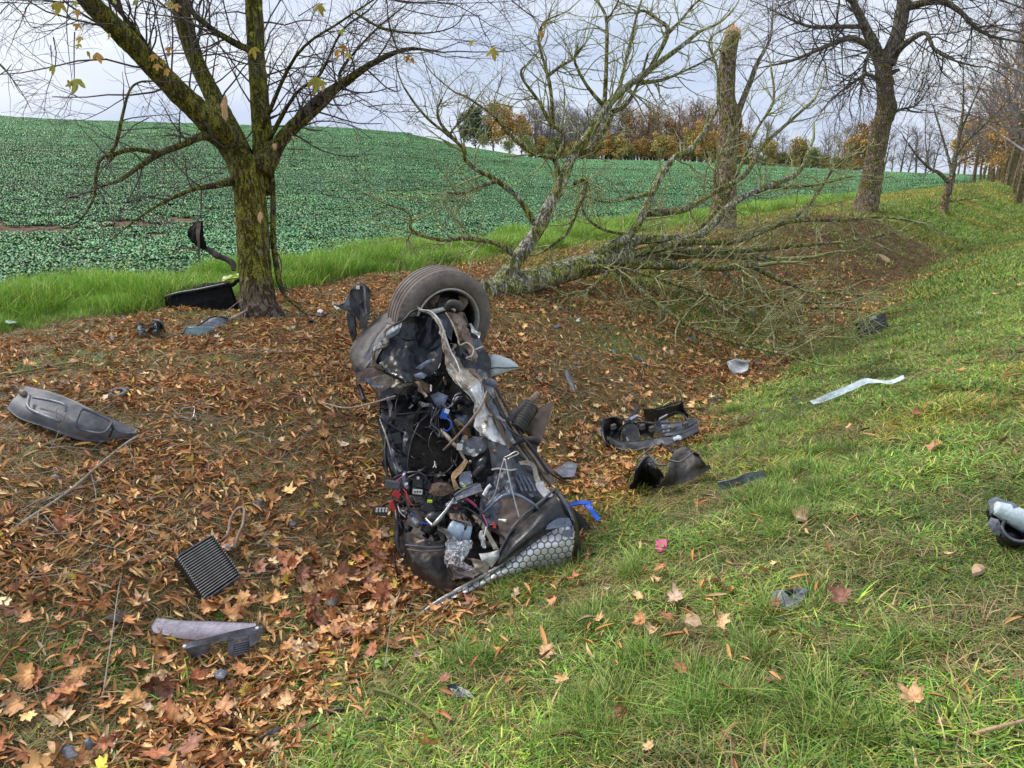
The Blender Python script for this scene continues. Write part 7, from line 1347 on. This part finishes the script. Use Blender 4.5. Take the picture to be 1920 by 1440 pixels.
# lilac foam panel, grille panel
single('lilac_panel', 'pale lilac foam panel half covered by maple leaves', 'panel', gsheet('lilac_panel', [[(296, 1159, .10), (286, 1176, .06), (288, 1188, .04)], [(350, 1164, .12), (345, 1185, .09), (345, 1195, .06)], [(410, 1168, .12), (405, 1188, .10), (405, 1198, .08)], [(478, 1172, .1), (478, 1190, .08), (480, 1200, .06)]], M['lilac'], None, res=(40, 20), thick=.015, crumple=.004))
gp = T('grille_panel', 420, 1205, 'dark slate plastic grille panel with slots resting on the lilac panel', 'car part')
gsheet('upper_band', [[(343, 1208, .12), (346, 1219, .1)], [(380, 1196, .15), (382, 1207, .12)], [(430, 1184, .16), (432, 1198, .13)], [(490, 1172, .14), (490, 1186, .12)]], M['slate'], gp, res=(30, 10), thick=.012, crumple=.003); gsheet('left_wing', [[(344, 1214, .11), (360, 1228, .05)], [(370, 1206, .12), (376, 1228, .05)], [(392, 1200, .13), (392, 1216, .08)]], M['slate'], gp, thick=.01)
gsheet('right_wing', [[(426, 1194, .13), (430, 1230, .05), (440, 1238, .03)], [(438, 1192, .14), (440, 1222, .07), (446, 1232, .05)]], M['slate'], gp, thick=.01); gsheet('end_wing', [[(464, 1186, .13), (466, 1214, .07)], [(480, 1180, .13), (482, 1202, .08)], [(491, 1176, .13), (488, 1192, .1)]], M['slate'], gp, thick=.01)
for i in range(6): gtube('slat', [(438, 1208 + i * 4.2, .10 - i * .008), (466, 1202 + i * 4.2, .10 - i * .008)], .006, M['slate'], gp)
for x, y in ((346, 1212), (482, 1178)): box('hole_plug', gw(x, y, .14), (.008, 0, 0), (0, .008, 0), (0, 0, .005), M['white'], gp)
# door trim panel
dp = T('door_trim_panel', 140, 785, 'long dark grey moulded trim panel lying on leaves at the left', 'car part')
gsheet('panel', [[(48, 728, .10), (30, 750, .09), (17, 768, .05)], [(90, 738, .15), (62, 768, .13), (40, 785, .06)], [(130, 752, .16), (112, 780, .15), (95, 804, .07)], [(170, 772, .16), (155, 798, .15), (148, 820, .07)], [(210, 790, .13), (198, 810, .11), (190, 826, .05)], [(258, 808, .08), (250, 815, .08), (240, 826, .04)]], M['grey_plastic'], dp, res=(60, 30), thick=.02, crumple=.004, cscale=4)
gtube('moulding', [(55, 742, .2), (54, 765, .19), (90, 782, .2), (112, 790, .19)], .012, M['slate'], dp, 8); gtube('moulding', [(62, 745, .22), (100, 752, .25), (122, 760, .25), (124, 772, .22)], .010, M['slate'], dp, 8); gtube('moulding', [(150, 772, .24), (143, 795, .2), (155, 806, .17), (190, 812, .17), (206, 800, .18), (205, 788, .19), (160, 768, .24), (150, 772, .24)], .008, M['grey_plastic'], dp, 8)
gtube('wire', [(206, 785, .2), (212, 800, .18), (205, 820, .1)], .005, M['black_gloss'], dp); gtube('rust_patch', [(40, 735, .14), (46, 738, .15)], [.02, .02], M['brown_steel'], dp, 8); gtube('split_edge', [(208, 800, .17), (232, 812, .13), (256, 812, .09)], .01, M['slate'], dp); gtube('lower_hem', [(18, 768, .05), (60, 790, .06), (110, 810, .07), (150, 822, .07), (200, 828, .05)], .012, M['slate'], dp, 8)
# black tub behind the mossy tree
bt2 = T('black_tub', 375, 575, 'black carpet covered tub turned on its side behind the mossy trunk', 'car part'); dT = gd(375, 585) 
def Tq(x, y, o=0): return P(x, y, dT + o)
sheet('front', [[Tq(308, 556), Tq(365, 545), Tq(428, 532)], [Tq(310, 572, -.05), Tq(370, 565, -.06), Tq(434, 552, -.05)], [Tq(316, 586, -.06), Tq(378, 584, -.08), Tq(443, 580, -.06)]], M['black_fabric'], bt2, thick=.02, crumple=.01)
sheet('top', [[Tq(312, 551, .45), Tq(350, 535, .5), Tq(425, 526, .5)], [Tq(308, 553, .1), Tq(362, 543, .1), Tq(427, 531, .1)], [Tq(307, 558), Tq(365, 547), Tq(428, 534)]], M['black_fabric'], bt2, thick=.02, crumple=.012)
sheet('side', [[Tq(428, 533), Tq(443, 580, -.06)], [Tq(426, 528, .5), Tq(442, 570, .45)]], M['black_fabric'], bt2, thick=.02, crumple=.01); sheet('side', [[Tq(308, 556), Tq(316, 586, -.06)], [Tq(312, 551, .45), Tq(320, 578, .4)]], M['black_fabric'], bt2, thick=.02, crumple=.01); sheet('base', [[Tq(312, 551, .45), Tq(425, 526, .5)], [Tq(320, 580, .4), Tq(442, 572, .45)]], M['black_fabric'], bt2, thick=.02)
tube('lip', [Tq(307, 558, -.01), Tq(335, 550, -.02), Tq(365, 545, -.02), Tq(400, 538, -.02), Tq(428, 532, -.01)], .02, M['black_gloss'], bt2, 8, 16); tube('handle', [Tq(424, 534), Tq(436, 534), Tq(446, 526), Tq(458, 524)], [.03, .025, .02, .03], M['black_fabric'], bt2, 8, 14)
yb = T('reflective_pad', 435, 540, 'grey pad with fluorescent yellow edge on top of the black tub', 'pad'); sheet('pad', [[Tq(418, 518, .15), Tq(456, 508, .15)], [Tq(414, 522, .05), Tq(458, 514, .05)]], M['pale'], yb, thick=.03, crumple=.012); sheet('yellow_edge', [[Tq(414, 522, .04), Tq(436, 515, .04), Tq(458, 513, .04)], [Tq(416, 526, .02), Tq(436, 521, .02), Tq(458, 518, .02)]], M['yellow'], yb, thick=.02, crumple=.01)
cb = T('crumpled_black_part', 278, 618, 'crumpled black plastic parts on leaves left below the tub', 'car part'); gsheet('lobe', [[(248, 612, .05), (262, 604, .18), (272, 606, .15)], [(250, 628, .02), (264, 622, .12), (276, 624, .08)]], M['grey_plastic'], cb, thick=.03, crumple=.02); gsheet('lobe', [[(272, 610, .1), (290, 601, .2), (302, 604, .18)], [(276, 625, .03), (292, 620, .14), (308, 624, .06)]], M['black'], cb, thick=.03, crumple=.02); gtube('edge', [(290, 600, .2), (302, 604, .2), (309, 622, .06)], .012, M['slate'], cb)
cp = T('glass_sheet', 395, 610, 'crazed blue grey glass sheet folded over pale cyan, left of the mossy trunk', 'glass'); gsheet('crazed_sheet', [[(398, 594, .14), (366, 612, .1)], [(418, 596, .12), (388, 614, .06)], [(437, 600, .08), (412, 613, .05)]], M['bluegrey_cloth'], cp, crumple=.01); gsheet('cyan_roll', [[(352, 612, .12), (343, 626, .03)], [(365, 612, .13), (362, 628, .04)], [(400, 612, .08), (395, 620, .04)]], M['cyan_glass'], cp, thick=.02, crumple=.01); gtube('seal', [(342, 626, .05), (350, 614, .1), (372, 610, .13), (400, 594, .16), (437, 599, .1)], .009, M['black'], cp)
# mudguard caught in the branches
hg = empty('caught_mudguard', P(378, 478, D0 - .3), 'black torn mudguard caught in the low branches left of the mossy trunk', 'car part'); dh = D0 - .3
sheet('flap', [[P(366, 416, dh), P(374, 414, dh), P(380, 415, dh)], [P(353, 430, dh), P(372, 432, dh - .08), P(382, 430, dh)], [P(350, 443, dh), P(374, 448, dh - .1), P(385, 448, dh)], [P(358, 454, dh), P(376, 462, dh - .06), P(388, 462, dh)], [P(368, 462, dh), P(380, 470, dh), P(392, 472, dh)]], M['black_fabric'], hg, thick=.01, crumple=.015); sheet('dusty_strap', [[P(368, 416, dh - .1), P(376, 416, dh - .1)], [P(367, 440, dh - .14), P(374, 440, dh - .14)], [P(370, 460, dh - .12), P(374, 462, dh - .12)], [P(369, 478, dh - .08), P(372, 486, dh - .08)]], M['mud_panel'], hg, thick=.008, crumple=.006); tube('torn_arm', [P(388, 466, dh), P(405, 478, dh), P(420, 484, dh), P(436, 494, dh), P(438, 508, dh)], [.03, .035, .03, .035, .02], M['underbody'], hg, 8, 20, .2)
rg_ = T('rubber_ring', 583, 608, 'small black rubber ring on the leaves right of the mossy trunk', 'ring'); c_ = G(583, 608, .05); lathe('ring', [(.02, .05), (.02, .035), (-.02, .035), (-.02, .05)], M['black'], rg_, 24, c_, Vector((0, -.6, .8)).normalized())
rg2 = T('gasket', 222, 736, 'flat dark gasket ring lying among leaves above the radiator', 'gasket'); lathe('ring', [(.01, .075), (.01, .035), (-.01, .035), (-.01, .075)], M['dusty'], rg2, 24, G(222, 736, .05), Vector((0, -.2, 1)).normalized())
single('wire_frame', 'thin rectangular wire frame on the leaves left of the wreck', 'wire', gtube('wire_frame', [(340, 766, .05), (362, 763, .06), (365, 768, .06), (360, 784, .05), (338, 782, .05), (336, 778, .05), (340, 766, .05)], .005, M['wire_metal'], None))
# sticks
def stick(pts, r0, r1, m, label, subs=(), group='sticks lying on the ditch bank'):
    s_ = T('stick', pts[0][0], pts[0][1], label, 'stick', group); gtube('stem', pts, np.linspace(r0, r1, len(pts)), M[m], s_, 7, rough=.2)
    for q in subs: gtube('side_twig', q, np.linspace(r1 * .9, .0015, len(q)), M[m], s_, 5)
stick([(-5, 1012, .05), (60, 968, .06), (130, 920, .07), (190, 868, .09), (235, 832, .12), (262, 816, .12)], .010, .006, 'stick', 'long pale stick from the left edge up to the trim panel', [[(120, 925, .07), (60, 942, .05), (10, 905, .04)], [(60, 968, .06), (100, 990, .05), (150, 1035, .04)], [(170, 885, .08), (180, 930, .06), (178, 985, .05)], [(12, 1002, .06), (20, 1030, .05), (22, 1045, .05)], [(72, 960, .06), (68, 990, .05), (52, 1002, .04)], [(235, 832, .1), (300, 815, .06), (360, 806, .05)], [(235, 832, .1), (252, 870, .06), (248, 935, .05)]])
stick([(192, 1312, .06), (204, 1230, .08), (212, 1180, .09), (220, 1120, .08), (228, 1076, .06)], .004, .003, 'stick', 'thin straight upright stalk left of the lilac panel')
stick([(345, 674, .05), (400, 662, .06), (470, 654, .08), (530, 660, .07), (570, 656, .06), (606, 644, .06)], .005, .003, 'stick', 'pale thin branch lying below the mossy trunk', [[(545, 660, .06), (520, 680, .04), (475, 695, .04)], [(480, 660, .06), (440, 664, .05), (415, 676, .04)]])
stick([(10, 704, .05), (60, 694, .06), (110, 684, .06), (160, 677, .05)], .010, .005, 'stick_green', 'mossy green stick at the left edge above the trim panel')
stick([(0, 1325, .06), (60, 1300, .05), (120, 1280, .06), (160, 1265, .05)], .005, .003, 'stick', 'thin brown stick near the bottom left corner')
stick([(190, 955, .05), (260, 982, .06), (320, 992, .06), (352, 1018, .05)], .005, .003, 'stick', 'thin branched stick left above the radiator', [[(268, 984, .06), (290, 1015, .05), (310, 1040, .04)], [(320, 992, .06), (350, 980, .05), (380, 980, .05)]])
stick([(80, 962, .06), (112, 1000, .06), (152, 1036, .05)], .004, .003, 'stick', 'short pale stalk crossing below the long pale stick')
stick([(112, 806, .12), (105, 775, .25), (110, 762, .28)], .004, .003, 'stick', 'upright dead stalk standing in front of the trim panel', [[(112, 806, .12), (95, 840, .05), (78, 858, .04)], [(112, 800, .14), (122, 780, .22), (130, 766, .26)]])
stick([(700, 1292, .06), (735, 1302, .08), (780, 1325, .09), (812, 1352, .08), (838, 1392, .07), (850, 1425, .06)], .008, .004, 'stick_green', 'mossy twig lying in the grass at the bottom centre', [[(735, 1302, .08), (745, 1280, .07), (740, 1270, .06)], [(780, 1325, .08), (800, 1310, .06), (830, 1318, .05)]])
stick([(722, 1252, .05), (728, 1200, .12), (736, 1150, .2), (750, 1110, .26)], .004, .002, 'stick', 'thin pale stalk standing left of the heat shield tip')
stick([(1345, 808, .04), (1380, 790, .05), (1430, 768, .06)], .006, .004, 'stick', 'straight pale stalk on the bank above the arch shells')
stick([(1640, 622, .08), (1700, 606, .15), (1727, 598, .2), (1760, 582, .28), (1778, 576, .32)], .007, .003, 'stick_green', 'green twig sticking out right of the black slotted bar', [[(1700, 606, .15), (1740, 604, .12), (1762, 600, .1)], [(1715, 602, .15), (1722, 590, .2)]])
stick([(1825, 1376, .06), (1870, 1364, .08), (1925, 1350, .08)], .006, .005, 'wood', 'pale stick entering from the bottom right edge')
stick([(0, 1428, .05), (8, 1360, .1), (4, 1120, .3)], .003, .002, 'stick', 'thin stalk at the bottom left edge') if False else None
stick([(430, 600, .1), (452, 588, .12), (462, 582, .12)], .016, .012, 'stick', 'short thick broken branch at the foot of the mossy trunk')
stick([(350, 622, .05), (400, 600, .15), (455, 560, .3)], .005, .003, 'stick', 'dark thin twig leaning across the glass sheet')
